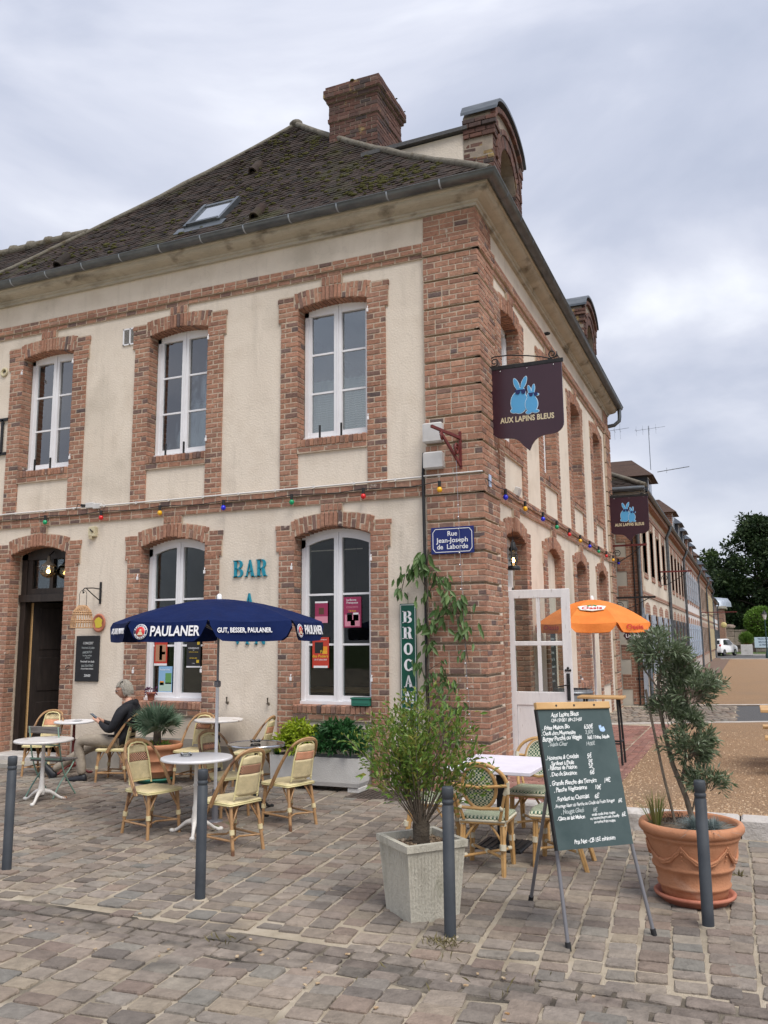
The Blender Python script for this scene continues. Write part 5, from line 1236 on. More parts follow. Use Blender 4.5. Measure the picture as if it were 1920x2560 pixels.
# ------------------------------------------------------------------ tables
def tripod(m, r, h=.16, n=3, a0=0., w=.019):
    for k in range(n):
        a = a0+2*PI*k/n; P = [(q*math.cos(a), q*math.sin(a), z) for q, z in ((.015, h-.02), (.06, h-.035), (.10, h-.045), (r*.55, .085), (r*.75, .045), (r*.92, .022), (r*1.05, .020))]
        m.tube(P, [w*1.5, w*1.45, w*1.2, w*.95, w*.85, w*.95, w*1.15], 8)
        m.sphere((r*1.03*math.cos(a), r*1.03*math.sin(a), .024), w*1.25, 8, 6, (1.2, 1, .9))
def round_table(name, label, x, y, rad, h, top, post, foot, a0, prof=None, foot_r=.27, group='round bistro tables'):
    t = thing(name, label, 'table', (x, y, 0), 0, group)
    m = MB(); m.lathe([(rad*.97, h-.028), (rad, h-.022), (rad, h-.006), (rad*.985, h)], 40); m.build('table_top', top, t)
    m = MB(); m.lathe([(.035, .09), (.046, .13), (.038, .17), (.030, .22), (.034, .25), (.024, .29), (.022, h*.62), (.032, h*.64), (.022, h*.66), (.019, h-.05), (.08, h-.04), (.09, h-.028)], 14); m.build('post', post, t)
    m = MB(); tripod(m, foot_r, a0=a0); m.build('foot', foot, t); return t
round_table('bistro_table', 'round white table on a white clawed iron foot beside the blue parasol pole', -2.1, -3.12, .355, .748, 'whitetop', 'whiteiron', 'whiteiron', R(-60))
round_table('bistro_table', 'round white table on a rusting white iron foot near the left bollard', -4.86, -2.36, .342, .735, 'marble', 'whiteiron', 'whiteiron', R(-65))
round_table('bistro_table', 'round white table in front of the seated man', -6.13, -.50, .285, .75, 'whitetop', 'redmetal', 'redmetal', R(20))
round_table('bistro_table', 'taller round table with worn marble top against the wall between the two windows', -3.67, -.42, .33, .835, 'marble', 'black', 'black', R(20))
td = round_table('bistro_table', 'round table with dark glossy top and steel rim in front of the trough', -2.11, -1.98, .318, .748, 'darktop', 'black', 'black', R(-35), foot_r=.3)
m = MB(); m.lathe([(.319, .72), (.324, .722), (.324, .75), (.312, .753), (.310, .748)], 40, cap=False); m.build('table_rim', 'chrome', td)
t = thing('square_table', 'oblong pale lilac wooden table on a black column between green chairs', 'table', (.87, -2.53, 0), R(-1.5))
m = MB(); m.box((0, 0, .735), (.80, .98, .034), bev=.005); m.build('table_top', 'lilac', t)
m = MB(); m.box((0, 0, .70), (.3, .3, .03)); m.box((0, 0, .37), (.085, .085, .68)); m.build('column', 'black', t)
m = MB(); m.box((0, 0, .02), (.44, .44, .03), bev=.008)
for i in range(7): m.box((-.18+i*.06, 0, .038), (.022, .38, .012))
m.build('base', 'black', t)
def ashtray(x, y, z, label):
    t = thing('ashtray', label, 'ashtray', (x, y, z), 0, 'glass ashtrays')
    m = MB(); m.lathe([(.045, 0), (.055, .004), (.062, .03), (.056, .032), (.046, .012), (.0001, .010)], 20, cap=False); m.build('bowl', glassmat('thick_glass', (.93, .95, .95), 2.) if 'tg' not in MT else MT['tg'], t)
    m = MB()
    for k in range(4): a = k*PI/2; m.box((.057*math.cos(a), .057*math.sin(a), .031), (.016, .014, .006), (0, 0, a))
    m.build('rest', 'white', t)
ashtray(-2.22, -3.13, .749, 'clear glass ashtray on the round white front table')
ashtray(-2.14, -1.95, .754, 'glass ashtray on the dark steel rimmed table')
sc_ = thing('saucer', 'small white saucer on the round table before the man', 'saucer', (-6.05, -.52, .752)); m = MB(); m.lathe([(.03, 0), (.075, .012), (.07, .014), (.001, .006)], 20, cap=False); m.build('plate', 'whitetop', sc_); m = MB(); m.beam((-.05, 0, .018), (.06, .02, .018), .012, .003); m.build('spoon', 'chrome', sc_)
# green folding garden chair
t = thing('folding_chair', 'mint green folding chair with weathered wooden slats behind the left round table', 'chair', (-5.05, -1.98, 0), R(3))
for i in range(4): m = MB(); m.box((0, -.13+i*.085, .445), (.46, .062, .018), (0, 0, 0), bev=.003); m.build('seat_slat', 'greywood', t)
m = MB(); m.box((0, -.20, .82), (.5, .018, .085), (R(8), 0, 0), bev=.004); m.build('back_slat', 'greywood', t)
m = MB(); m.box((0, -.185, .64), (.46, .008, .02), (R(8), 0, 0)); m.box((0, -.17, .47), (.46, .012, .02)); m.build('crossbar', 'mint', t)
for s in (-1, 1):
    m = MB(); m.tube(bez((s*.22, -.21, .86), (s*.225, -.16, .45), (s*.215, -.05, .27), 6)+bez((s*.215, -.05, .27), (s*.21, .09, .1), (s*.215, .17, 0), 6)[1:], .0095, 7); m.build('leg', 'mint', t)
    m = MB(); m.tube(bez((s*.20, .14, .44), (s*.21, .06, .33), (s*.20, -.05, .24), 6)+bez((s*.20, -.05, .24), (s*.2, -.17, .12), (s*.21, -.24, 0), 6)[1:], .0095, 7); m.build('leg', 'mint', t)
# bar stool and barrel on the right-hand side
t = thing('bar_stool', 'tall bar stool with wooden seat and thin dark legs behind the menu easel', 'stool', (1.13, 1.85, ZB))
m = MB(); m.box((0, 0, .89), (.62, .34, .035), bev=.006); m.build('seat', 'lightwood', t)
for x, y in ((-.26, -.13), (.26, -.13), (-.26, .13), (.26, .13)): m = MB(); m.tube([(x*.86, y*.8, .875), (x*1.0, y*1.15, 0)], .016, 6); m.build('leg', 'black', t)
for y in (-.135, .135): m = MB(); m.tube([(-.25, y, .28), (.25, y, .28)], .013, 6); m.build('footrest', 'black', t)
for x in (-.245, .245): m = MB(); m.tube([(x, -.13, .30), (x, .13, .30)], .013, 6); m.build('footrest', 'black', t)
t = thing('wine_barrel', 'grey wooden wine barrel standing upright behind the open terrace door', 'barrel', (.58, 2.65, ZB))
n = 22
for k in range(n):
    a0, a1 = 2*PI*k/n+.006, 2*PI*(k+1)/n-.006; m = MB(); zs = [0, .15, .3, .48, .66, .82, .95]; rr = [.275, .305, .33, .338, .33, .308, .28]
    vs = [(r*math.cos(a), r*math.sin(a), z) for z, r in zip(zs, rr) for a in (a0, a1)]; m._add(vs, [(2*i, 2*i+1, 2*i+3, 2*i+2) for i in range(6)], True); m.build('stave', 'barrel', t)
m = MB(); m.lathe([(.262, 0), (.262, .90), (.0001, .905)], 24); m.build('barrel_head', 'darksoil', t)
for z, r in ((.06, .290), (.24, .322), (.70, .328), (.90, .295)): m = MB(); m.lathe([(r, z-.022), (r+.006, z-.022), (r+.004, z+.022), (r-.002, z+.022)], 28, cap=False); m.build('hoop', 'steelband', t)
# wooden picnic bench just entering the frame on the right
t = thing('picnic_table', 'wooden picnic table whose end just shows at the right edge on the gravel', 'table', (3.95, 2.2, ZB))
for i in range(4): m = MB(); m.box((0, -.3+i*.2, .75), (1.6, .18, .04), bev=.005); m.build('table_plank', 'lightwood', t)
for y in (-.72, .72): m = MB(); m.box((0, y, .45), (1.55, .26, .04), bev=.005); m.build('bench_plank', 'lightwood', t)
for x in (-.6, .6):
    m = MB(); m.beam((x, -.75, .42), (x, .75, .42), .04, .09); m.build('crossbar', 'lightwood', t)
    for s in (-1, 1): m = MB(); m.beam((x, s*.2, .73), (x, s*.62, 0), .09, .04); m.build('leg', 'lightwood', t)
# ------------------------------------------------------------------ parasols
def dome(c, Rr, rim, top, n, a0, k=1.0):
    """canopy of n gores; returns helper for points on it"""
    def P(i, t): # vertex direction i, t=0 centre ... 1 rim
        a = a0+2*PI*i/n; z = rim+(top-rim)*(1-t**1.75); return Vector((Rr*t*math.cos(a), Rr*t*math.sin(a), z))
    return P
def canopy(par, P, n, mat_o, drop, scal=.05, flare=.0, seg=7, shape='scallop', thick=.004):
    for i in range(n):
        m = MB(); vs = []
        for j in range(seg+1):
            t = j/seg; a, b = P(i, t), P(i+1, t)
            for k in range(7): u = k/6; q = a.lerp(b, u); q.z -= .018*t*math.sin(PI*u); vs.append(q)
        fs = [(j*7+k, j*7+k+1, j*7+8+k, j*7+7+k) for j in range(seg) for k in range(6)]
        m._add(vs, fs, True); m.build('canopy_panel', mat_o, par)
        m = MB(); a, b = P(i, 1), P(i+1, 1); e = (b-a); vs = []
        out = Vector(((a+b).x, (a+b).y, 0)).normalized()
        K = 14
        for r in range(4):
            for k in range(K+1):
                u = .012+.976*k/K; q = a.lerp(b, u); q.z -= .018*math.sin(PI*u)
                edge = min(u, 1-u); rd = min(1, math.sqrt(max(0, edge-.012)/.13)) if shape == 'scallop' else min(1, (edge-.012)/.12)
                d = drop*(.25+.75*rd)*r/3; q = q+Vector((0, 0, -d))+out*(flare*r/3+.010*math.sin(u*9+i*2)*r/3); vs.append(q)
        m._add(vs, [(r*(K+1)+k, r*(K+1)+k+1, (r+1)*(K+1)+k+1, (r+1)*(K+1)+k) for r in range(3) for k in range(K)], True); m.build('valance', mat_o, par)
def valtext(par, P, i, body, size, u, dz, mat_, drop, flare, fit=None, off=.014, bold=.003, shear=0.):
    a, b = P(i, 1), P(i+1, 1); out = Vector(((a+b).x, (a+b).y, 0)).normalized(); q = a.lerp(b, u)+Vector((0, 0, -drop*dz))+out*(flare*dz+off)
    up = Vector((0, 0, drop))-out*flare
    x = (b-a).normalized(); x = x if x.cross(up).dot(out) > 0 else -x
    return txt(body, size, mat_, par, frame(q, x, up), .0015, bold, fit=fit, shear=shear), frame(q, x, up)
DIR = math.atan2(CAM[1]+2.65, CAM[0]+2.17)
t = thing('parasol', 'dark blue brewery parasol with white lettering over the front tables', 'parasol', (-2.17, -2.68, 0))
A0 = DIR+R(-5); P = dome(None, 1.11, 2.09, 2.34, 8, A0)
canopy(t, P, 8, 'navy', .19, flare=.03)
m = MB(); m.cyl((0, 0, .02), (0, 0, 1.45), .0175, n=14); m.build('pole', 'whitepole', t)
m = MB(); m.cyl((0, 0, 1.40), (0, 0, 2.30), .013, n=12); m.build('upper_pole', 'greypole', t)
m = MB(); m.box((0, 0, 1.44), (.05, .05, .07), bev=.01); m.build('clamp', 'greypole', t)
m = MB(); m.lathe([(.028, 2.335), (.026, 2.38), (.012, 2.395), (.0001, 2.397)], 12); m.build('finial', 'whitepole', t)
m = MB(); m.cyl((0, 0, 0.02), (0, 0, .36), .032, n=14); m.lathe([(.09, .03), (.09, .045), (.03, .06)], 16); m.build('base_socket', 'greypole', t)
m = MB(); m.lathe([(.24, .0), (.25, .02), (.22, .04), (.03, .045)], 20); m.build('base_plate', mat('mossy_base', [(.17, .11, .09), (.24, .17, .14), (.06, .09, .02)], 6, rough=1, bump=.5), t)
for i in range(8): m = MB(); m.tube([P(i, .05)-Vector((0, 0, .02)), P(i, .5)-Vector((0, 0, .02)), P(i, .98)-Vector((0, 0, .012))], .006, 5); m.build('rib', 'greypole', t)
for i in range(8): m = MB(); m.tube([(0, 0, 1.98), P(i, .5)-Vector((0, 0, .022))], .005, 5); m.build('strut', 'greypole', t)
# which gores face the camera: i=0/-1 left of the near seam
def facing(i):
    a = A0+2*PI*(i+.5)/8; return math.cos(a-DIR)
valtext(t, P, 7, 'PAULANER', .135, .60, .55, 'white', .19, .03, fit=.53)
valtext(t, P, 0, 'GUT, BESSER, PAULANER.', .066, .42, .52, 'white', .19, .03, fit=.55, bold=.0012)
valtext(t, P, 6, 'GUT, BESSER, PAULANER.', .08, .5, .5, 'white', .19, .03, fit=.6, bold=.0012)
valtext(t, P, 1, 'PAULANER', .13, .62, .5, 'white', .19, .03, fit=.5)
def roundel(par, P, i, u, r):
    _, Mx = valtext(par, P, i, '.', .001, u, .55, 'white', .19, .03)
    for rr, z, mt_ in ((r, .001, 'white'), (r*.94, .003, 'navy'), (r*.70, .005, 'white'), (r*.66, .007, 'redprint')):
        m = MB(); m.lathe([(rr, 0), (rr, .001), (.0001, .0012)], 28); o = m.build('emblem', mt_, par); o.matrix_local = Mx @ Matrix.Translation((0, 0, z))
    m = MB(); m.sphere((0, .012, .009), r*.17, 10, 6, (1, 1, .2)); m.prism([(-r*.42, -r*.45), (r*.42, -r*.45), (r*.2, 0), (-r*.2, 0)], lambda a, b, d: (a, b, d), .008, .010); o = m.build('emblem', 'cream', par); o.matrix_local = Mx
    for k, ch in enumerate('PAULANER'):
        a = R(160-k*20); txt(ch, r*.3, 'white', par, Mx @ Matrix.Translation((r*.82*math.cos(a), r*.82*math.sin(a), .006)) @ Matrix.Rotation(a-PI/2, 4, 'Z'), .0005, .001, name='emblem')
    for k, ch in enumerate('MÜNCHEN'):
        a = R(210+k*20); txt(ch, r*.3, 'white', par, Mx @ Matrix.Translation((r*.82*math.cos(a), r*.82*math.sin(a), .006)) @ Matrix.Rotation(a+PI/2, 4, 'Z'), .0005, .001, name='emblem')
roundel(t, P, 7, .17, .074); roundel(t, P, 1, .17, .07)
t = thing('parasol', 'orange fruit drink parasol on a thin pole over the right-hand terrace', 'parasol', (.87, 3.0, ZB))
DIR2 = math.atan2(CAM[1]-3.0, CAM[0]-.87); A2 = DIR2+R(-23); P2 = dome(None, .90, 1.93, 2.30, 8, A2)
canopy(t, P2, 8, 'orange', .13, flare=.02, shape='trap')
m = MB(); m.cyl((0, 0, .02), (0, 0, 2.27), .018, n=12); m.build('pole', 'whitepole', t)
m = MB(); m.lathe([(.03, 2.29), (.028, 2.34), (.012, 2.36), (.0001, 2.362)], 12); m.build('finial', 'whitepole', t)
m = MB(); m.lathe([(.22, .0), (.23, .03), (.2, .06), (.03, .07)], 20); m.build('base_plate', 'concrete', t)
for i in range(8): m = MB(); m.tube([P2(i, .05)-Vector((0, 0, .02)), P2(i, .5)-Vector((0, 0, .02)), P2(i, .98)-Vector((0, 0, .012))], .006, 5); m.build('rib', 'greypole', t)
for i, u, s in ((1, .5, .6), (7, .5, .6)):
    if s: valtext(t, P2, i, 'Oasis', .10, u, .5, 'redprint', .13, .02, fit=.34, bold=.001)
# badge on the facing gore (between seams 0 and 1)
a, b = P2(0, .50), P2(1, .50); c0, c1 = P2(0, .80), P2(1, .80); cpt = a.lerp(b, .5); nrm = (b-a).cross(c0-a); nrm = nrm if nrm.z > 0 else -nrm; upv = (a.lerp(b, .5)-c0.lerp(c1, .5)); xx = (b-a); xx = xx if xx.cross(upv).z > 0 else -xx
Mx = frame(P2(0, .62).lerp(P2(1, .62), .5)+nrm.normalized()*.012, xx, upv)
m = MB(); hexa = [(-.20, .05), (-.12, .075), (.12, .075), (.20, .05), (.165, -.05), (.0, -.085), (-.165, -.05)]
m.prism(hexa, lambda u, v, d: (u, v, d), 0, .004); o = m.build('badge', 'white', t); o.matrix_local = Mx
m = MB(); m.prism([(u*1.06, v*1.10) for u, v in hexa], lambda u, v, d: (u, v, d), -.004, .001); o = m.build('badge_edge', 'cream', t); o.matrix_local = Mx
txt('Oasis', .115, 'redprint', t, Mx @ Matrix.Translation((0, -.008, .006)), .001, .003, fit=.30)
m = MB(); 
for k in range(9): a = PI*k/8; m.sphere((.055*math.cos(a), .058+.028*math.sin(a), .006), .018, 8, 4, (1, 1, .2))
o = m.build('badge_leaves', 'greenprint', t); o.matrix_local = Mx
m = MB(); m.sphere((0, .066, .009), .014, 8, 4, (1.6, 1, .2)); o = m.build('badge_fruit', 'orange', t); o.matrix_local = Mx
# ------------------------------------------------------------------ bollards
bol = None
for x, y, l in ((-2.79, -4.80, 'grey blue steel bollard cut by the left edge of the picture'), (-.80, -4.87, 'grey blue steel bollard in front of the round white table'), (1.17, -4.95, 'grey blue steel bollard before the square concrete planter'), (2.68, -4.14, 'grey blue steel bollard in front of the big terracotta pot')):
    if bol is None:
        bol = thing('bollard', l, 'bollard', (x, y, 0), 0, 'grey bollards along the kerbless edge of the paving')
        m = MB(); m.lathe([(.0385, -.02), (.0385, .815), (.035, .818), (.035, .828), (.0385, .831), (.0385, .850), (.035, .853), (.035, .863), (.0385, .866), (.0385, .925), (.034, .935), (.0001, .937)], 24); m.build('post', 'bollard', bol)
        m = MB(); m.lathe([(.062, -.01), (.055, .012), (.04, .016)], 9); m.build('footing', 'joint', bol)
    else:
        c = copy_tree(bol); c.location = (x, y, 0); c['label'] = l; c.rotation_euler = (0, 0, rng.uniform(0, 6))
# ------------------------------------------------------------------ menu easel
t = thing('menu_easel', 'tall green chalkboard menu easel with white handwriting on grey tripod legs', 'menu board', (0, 0, 0))
BL, BR_, TL_, TR_ = Vector((1.878, -4.93, .59)), Vector((2.282, -4.525, .578)), Vector((1.722, -4.775, 1.487)), Vector((2.134, -4.36, 1.440))
ex_, ey_ = (BR_-BL).normalized(), ((TL_-BL)+(TR_-BR_)).normalized(); ez_ = ex_.cross(ey_).normalized(); 
WB, HB = ((BR_-BL).length+(TR_-TL_).length)/2, ((TL_-BL).length+(TR_-BR_).length)/2
OB = (BL+BR_+TL_+TR_)/4; MBd = frame(OB, ex_, ey_)
m = MB(); m.box((0, -.02, -.012), (WB, HB-.04, .018)); o = m.build('board', 'board', t); o.matrix_local = MBd
m = MB(); m.box((-WB/2+.004, -.02, -.013), (.012, HB-.04, .026)); o = m.build('edge', 'black', t); o.matrix_local = MBd
m = MB(); m.box((0, HB/2-.022, -.004), (WB+.004, .046, .034), bev=.004); o = m.build('top_rail', 'lightwood', t); o.matrix_local = MBd
for x in (-.14, .0, .16): m = MB(); m.cyl((x, HB/2-.022, .012), (x, HB/2-.022, .016), .007, n=8); o = m.build('screw', 'black', t); o.matrix_local = MBd
for foot, head in (((1.91, -4.89, 0), BL.lerp(TL_, .9)-ez_*.03+ex_*.05), ((2.37, -4.44, 0), BR_.lerp(TR_, .9)-ez_*.03-ex_*.06), ((1.47, -4.03, 0), OB+ey_*HB*.42-ez_*.05-ex_*.08)):
    f = Vector(foot); m = MB(); m.tube([f, head], .0125, 8); lg = m.build('leg', 'greypole', t); m = MB(); m.tube([f, f.lerp(head, .035)], .018, 8); m.build('rubber_foot', 'rubber', lg)
L_ = [(-.075, .375, 'Aux Lapins Bleus', .036, 0), (-.07, .338, '12H-15H30 / 18H-21H00', .026, 0),
 (-.16, .292, '. Frites Maison Bio', .032, 0), (.095, .29, '6,50€', .034, 0), (-.145, .256, '. Oeufs durs Mayonnaise', .030, 0), (.095, .255, '3,50€', .030, 1), (-.13, .222, '. Burger Perché ou Veggie', .034, 0), (.16, .221, '16€ / Frites Salade', .027, 0), (-.165, .185, '. Salade César', .030, 1), (.09, .180, '14,00€', .028, 1),
 (-.145, .102, '. Houmous & Crudités', .031, 0), (.065, .103, '5€', .034, 0), (-.155, .066, '. Sardines à l\'huile', .030, 0), (.065, .066, '5€', .032, 0), (-.155, .038, '. Rillettes de Poisson', .030, 0), (.065, .037, '5€', .032, 0), (-.155, 0.0, '. Duo de Saucisson', .030, 0), (.065, 0.0, '6€', .036, 0),
 (-.09, -.055, '. Grande Planche des Terroirs', .033, 0), (.17, -.055, '14€', .034, 0), (-.12, -.095, '. Planche Végétarienne', .031, 0), (.09, -.096, '10€', .032, 0),
 (-.115, -.15, '. Fondant au Chocolat', .032, 0), (.07, -.15, '6€', .034, 0), (-.03, -.19, '. Fromage blanc du Perche au Coulis de Fruits Rouges', .024, 0), (.245, -.188, '6€', .028, 0), (-.13, -.23, '. Nougat Glacé', .032, 1), (.04, -.232, '6€', .030, 1), (-.15, -.268, '. Glace au lait Maison', .028, 0), (.10, -.258, 'vanille coulis fruits rouges', .020, 0), (.105, -.280, 'ou caramel beurre salé chantilly', .020, 0), (.255, -.274, '6€', .030, 0), (.10, -.304, 'ou sorbet fruits rouges', .020, 0),
 (.0, -.41, 'Prix Net - CB 15€ minimum', .030, 0)]
for i, (x, y, s, sz, dim) in enumerate(L_):
    r_ = random.Random(i); MM = MBd @ Matrix.Translation((x, y, -.0024)) @ Matrix.Rotation(R(r_.uniform(.5, 2.5)), 4, 'Z')
    txt(s, sz*1.22, 'chalkdim' if dim else 'chalk', t, MM, .0004, .0005 if sz > .026 else .0002, space=.90, shear=r_.uniform(.1, .35), name='chalk_line', sx=.82, wob=i+1)
m = MB(); m.sphere((.205, .268, -.002), .019, 10, 6, (1.2, .8, .1)); m.sphere((.185, .285, -.002), .010, 8, 6, (.6, 1.5, .1)); m.sphere((.196, .288, -.002), .009, 8, 6, (.6, 1.4, .1)); m.sphere((.215, .282, -.002), .010, 8, 6, (.8, .8, .1)); o = m.build('chalk_rabbit', flat('blue_chalk', (.40, .56, .80), .9), t); o.matrix_local = MBd
# ------------------------------------------------------------------ planters
t = thing('concrete_planter', 'square tapered ribbed concrete planter behind the third bollard', 'planter', (.83, -4.55, 0), R(-41))
m = MB(); b, tp, hh = .187, .232, .515
for r0, z0, r1, z1 in ((b, 0, tp-.008, hh-.05), (tp-.008, hh-.05, tp+.006, hh-.045), (tp+.006, hh-.045, tp+.008, hh), (tp+.008, hh, tp-.03, hh), (tp-.03, hh, tp-.035, hh-.06)):
    vs = [(sx*r, sy*r, z) for r, z in ((r0, z0), (r1, z1)) for sx, sy in ((-1, -1), (1, -1), (1, 1), (-1, 1))]; m._add(vs, [(i, (i+1) % 4, 4+(i+1) % 4, 4+i) for i in range(4)], False)
for k in range(4):
    a = k*PI/2
    for i in range(16):
        x = -.17+.34*i/15; p0 = rotz((x, -b-.001, .02), a); p1 = rotz((x*1.2, -(tp-.008)-.001, hh-.06), a); m.tube([p0, p1], .0016, 5)
m.build('tub', 'concrete', t); m = MB(); m.box((0, 0, hh-.065), (.40, .40, .02)); m.build('soil', 'soil', t)
mm = MB(); g = np.random.default_rng(8)
for i in range(420): mm.box((g.uniform(-.19, .19), g.uniform(-.19, .19), hh-.052+g.uniform(0, .008)), (g.uniform(.01, .035), g.uniform(.006, .014), .005), (g.normal(0, .3), g.normal(0, .3), g.uniform(0, 6)))
MT['chip'] = piecemat('bark_chips', [(.22, .15, .09), (.40, .30, .20), (.14, .09, .06), (.50, .40, .29)], bump=0); mm.build('bark_chips', 'chip', t, fixn=False)['kind'] = 'stuff'
TP = [(-.0, 0)]
t = thing('plant_trough', 'long white concrete trough under the right ground floor window', 'planter', (-2.12, -.42, 0))
m = MB(); L, Wd, h0, h1 = 1.28, .34, .075, .425
rings = [(L/2-.03, Wd/2-.02, h0), (L/2-.012, Wd/2-.006, h0+.05), (L/2, Wd/2, h1), (L/2-.035, Wd/2-.035, h1), (L/2-.04, Wd/2-.04, h1-.06)]
vs = [(sx*x, sy*y, z) for x, y, z in rings for sx, sy in ((-1, -1), (1, -1), (1, 1), (-1, 1))]; m._add(vs, [(3, 2, 1, 0)]+[(r*4+i, r*4+(i+1) % 4, r*4+4+(i+1) % 4, r*4+4+i) for r in range(4) for i in range(4)], False); m.build('tub', 'concretepale', t)
for x in (-.54, .54): m = MB(); m.box((x, 0, .037), (.15, .27, .076), bev=.015); m.build('foot', 'concretepale', t)
m = MB(); m.box((0, 0, .37), (1.2, .26, .02)); m.build('soil', 'darksoil', t)
def pot(label, x, y, prof, mat_, soilz, soilr, sauc=None):
    t = thing('terracotta_pot', label, 'pot', (x, y, 0)); m = MB(); m.lathe(prof, 40); m.build('pot', mat_, t)
    m = MB(); m.lathe([(soilr, soilz-.02), (soilr, soilz), (.0001, soilz+.02)], 24); m.build('soil', 'soil', t)
    if sauc: m = MB(); m.lathe([(sauc-.04, .005), (sauc-.02, .012), (sauc+.01, .05), (sauc+.03, .055), (sauc+.034, .07), (sauc+.02, .08), (sauc-.0, .06), (sauc-.03, .03), (.0001, .03)], 40); m.build('saucer', 'terrared' if x > 0 else 'boxgreen', t)
    return t
pr = [(.20, .035), (.225, .05), (.232, .10), (.238, .115), (.252, .125), (.255, .140), (.243, .152), (.262, .215), (.268, .245), (.284, .252), (.288, .268), (.275, .282), (.300, .36), (.318, .43), (.322, .455), (.334, .460), (.338, .478), (.330, .488), (.352, .492), (.366, .510), (.368, .535), (.358, .555), (.335, .562), (.318, .550), (.312, .50)]
bigpot = pot('big terracotta pot with moulded swags and an olive tree, on a red saucer', 2.57, -3.57, pr, 'terra', .52, .318, .25)
m = MB()
for k in range(6):
    a0, a1 = PI/3*k+.35, PI/3*(k+1)+.35
    for q in range(2):
        P_ = []
        for i in range(15):
            u = i/14; a = a0+(a1-a0)*u; z = .435-.115*math.sin(PI*u)**.8-q*.014; r = .283+(z-.282)*.245+.004; P_.append((r*math.cos(a), r*math.sin(a), z+.004*math.sin(i*2.2+q*2)))
        m.tube(P_, [.006+.006*math.sin(PI*i/14) for i in range(15)], 6)
    z0 = .43; 
    for dz in (0, .03, .06, .09): r = .283+(z0-dz-.282)*.245+.003; m.sphere((r*math.cos(a0), r*math.sin(a0), z0-dz), .011-.06*dz*.9, 7, 5)
m.build('swag', 'terra', bigpot)
pp = [(.19, .07), (.235, .10), (.245, .16), (.262, .165), (.262, .18), (.25, .19), (.285, .30), (.30, .305), (.302, .32), (.29, .33), (.315, .44), (.33, .45), (.348, .47), (.35, .51), (.335, .525), (.31, .52), (.30, .47)]
palmpot = pot('terracotta pot with a small fan palm beside the seated man', -4.46, -.72, pp, 'terra', .48, .31, .23)
for dx, dy in ((.0, 0),): pass
# ------------------------------------------------------------------ plants
G9 = np.random.default_rng(21)
def stems_and_leaves(parent, stems, leafm, n, size, asp, start=.3, twig=.06, seed=0, barkm='bark', r0=.008, droop=0., fold=.12):
    """stems: list of point lists; leaves along them and on short side twigs"""
    mb = MB(); P, D = [], []; g = np.random.default_rng(seed)
    for s in stems:
        m = len(s); mb.tube(s, [r0*(1-.75*i/(m-1)) for i in range(m)], 5)
    tot = sum(1 for s in stems)
    for s in stems:
        S = [Vector(q) for q in s]; L = len(S)-1
        for k in range(n//tot):
            t = start+(1-start)*g.random()**.8; f = t*L; i = min(int(f), L-1); p = S[i].lerp(S[i+1], f-i); d = (S[i+1]-S[i]).normalized()
            o = Vector(g.normal(0, 1, 3)); o -= d*o.dot(d); o.normalize(); tw = twig*g.random()
            q = p+o*tw+d*tw*.7; P.append(q); D.append(o*.8+d*.8)
    st = mb.build('stem', barkm, parent); st['kind'] = 'stuff'
    lb = MB(); leaves(lb, np.array([tuple(p) for p in P]), np.array([tuple(d) for d in D]), size, asp, .35, fold, seed=seed, droop=droop)
    o = lb.build('leaves', leafm, parent, fixn=False); o['kind'] = 'stuff'; return o
# shrub in the concrete planter
t = thing('shrub', 'upright leafy green shrub growing in the square concrete planter', 'shrub', (.83, -4.55, .46))
stems = []
for i in range(44):
    a = G9.uniform(0, 2*PI); r = abs(G9.normal(.21, .13)); h = G9.uniform(.55, 1.05)*(1-.15*(r > .35)); bx, by = .03*math.cos(a), .03*math.sin(a)
    ex, ey = r*math.cos(a)*1.35, r*math.sin(a)*.9
    stems.append(bez((bx, by, .12), (bx*2+ex*.25, by*2+ey*.25, h*.55), (ex, ey, h), 6))
stems.append(bez((0, 0, .1), (.1, 0, .6), (.36, 0, .92), 6)); stems.append(bez((0, 0, .1), (-.1, 0, .5), (-.45, 0, .72), 6)); stems.append(bez((0, 0, .1), (.05, 0, .6), (.05, 0, 1.05), 6)); stems.append(bez((0, 0, .1), (-.2, 0, .4), (-.42, .05, .55), 6)); stems.append(bez((0, 0, .1), (.2, 0, .5), (.34, .05, .80), 6))
stems_and_leaves(t, stems, LF['shrub'], 3300, .052, .38, .38, .085, 5, 'bark', .006)
m = MB(); m.lathe([(.07, -.03), (.06, .05), (.065, .13), (.045, .2)], 12, sy=.8); m.build('trunk', 'barkdark', t)
# olive tree
t = thing('olive_tree', 'young olive tree with silvery leaf clumps growing in the big terracotta pot', 'tree', (2.57, -3.57, .52))
def w2(x, z, y=-3.57): return (x-2.57, y+3.57, z-.52)
tr = MB()
tr.tube([w2(2.60, .5), w2(2.55, .72), w2(2.47, .95), w2(2.43, 1.15), w2(2.40, 1.35), w2(2.40, 1.55), w2(2.45, 1.72)], [.022, .019, .017, .015, .014, .012, .008], 8)
for pts, r in (([w2(2.52, .8), w2(2.56, 1.0, -3.5), w2(2.55, 1.25, -3.5), w2(2.60, 1.5, -3.5)], .012), ([w2(2.58, .6), w2(2.62, .75), w2(2.74, .86)], .007), ([w2(2.46, 1.0), w2(2.56, 1.08), w2(2.68, 1.1)], .008), ([w2(2.40, 1.3), w2(2.5, 1.45), w2(2.7, 1.5)], .009), ([w2(2.40, 1.5), w2(2.3, 1.65), w2(2.22, 1.76)], .008), ([w2(2.42, 1.5), w2(2.55, 1.65), w2(2.68, 1.72)], .008)): tr.tube(pts, [r, r*.85, r*.7, r*.5][:len(pts)], 6)
tr.build('trunk', 'bark', t)
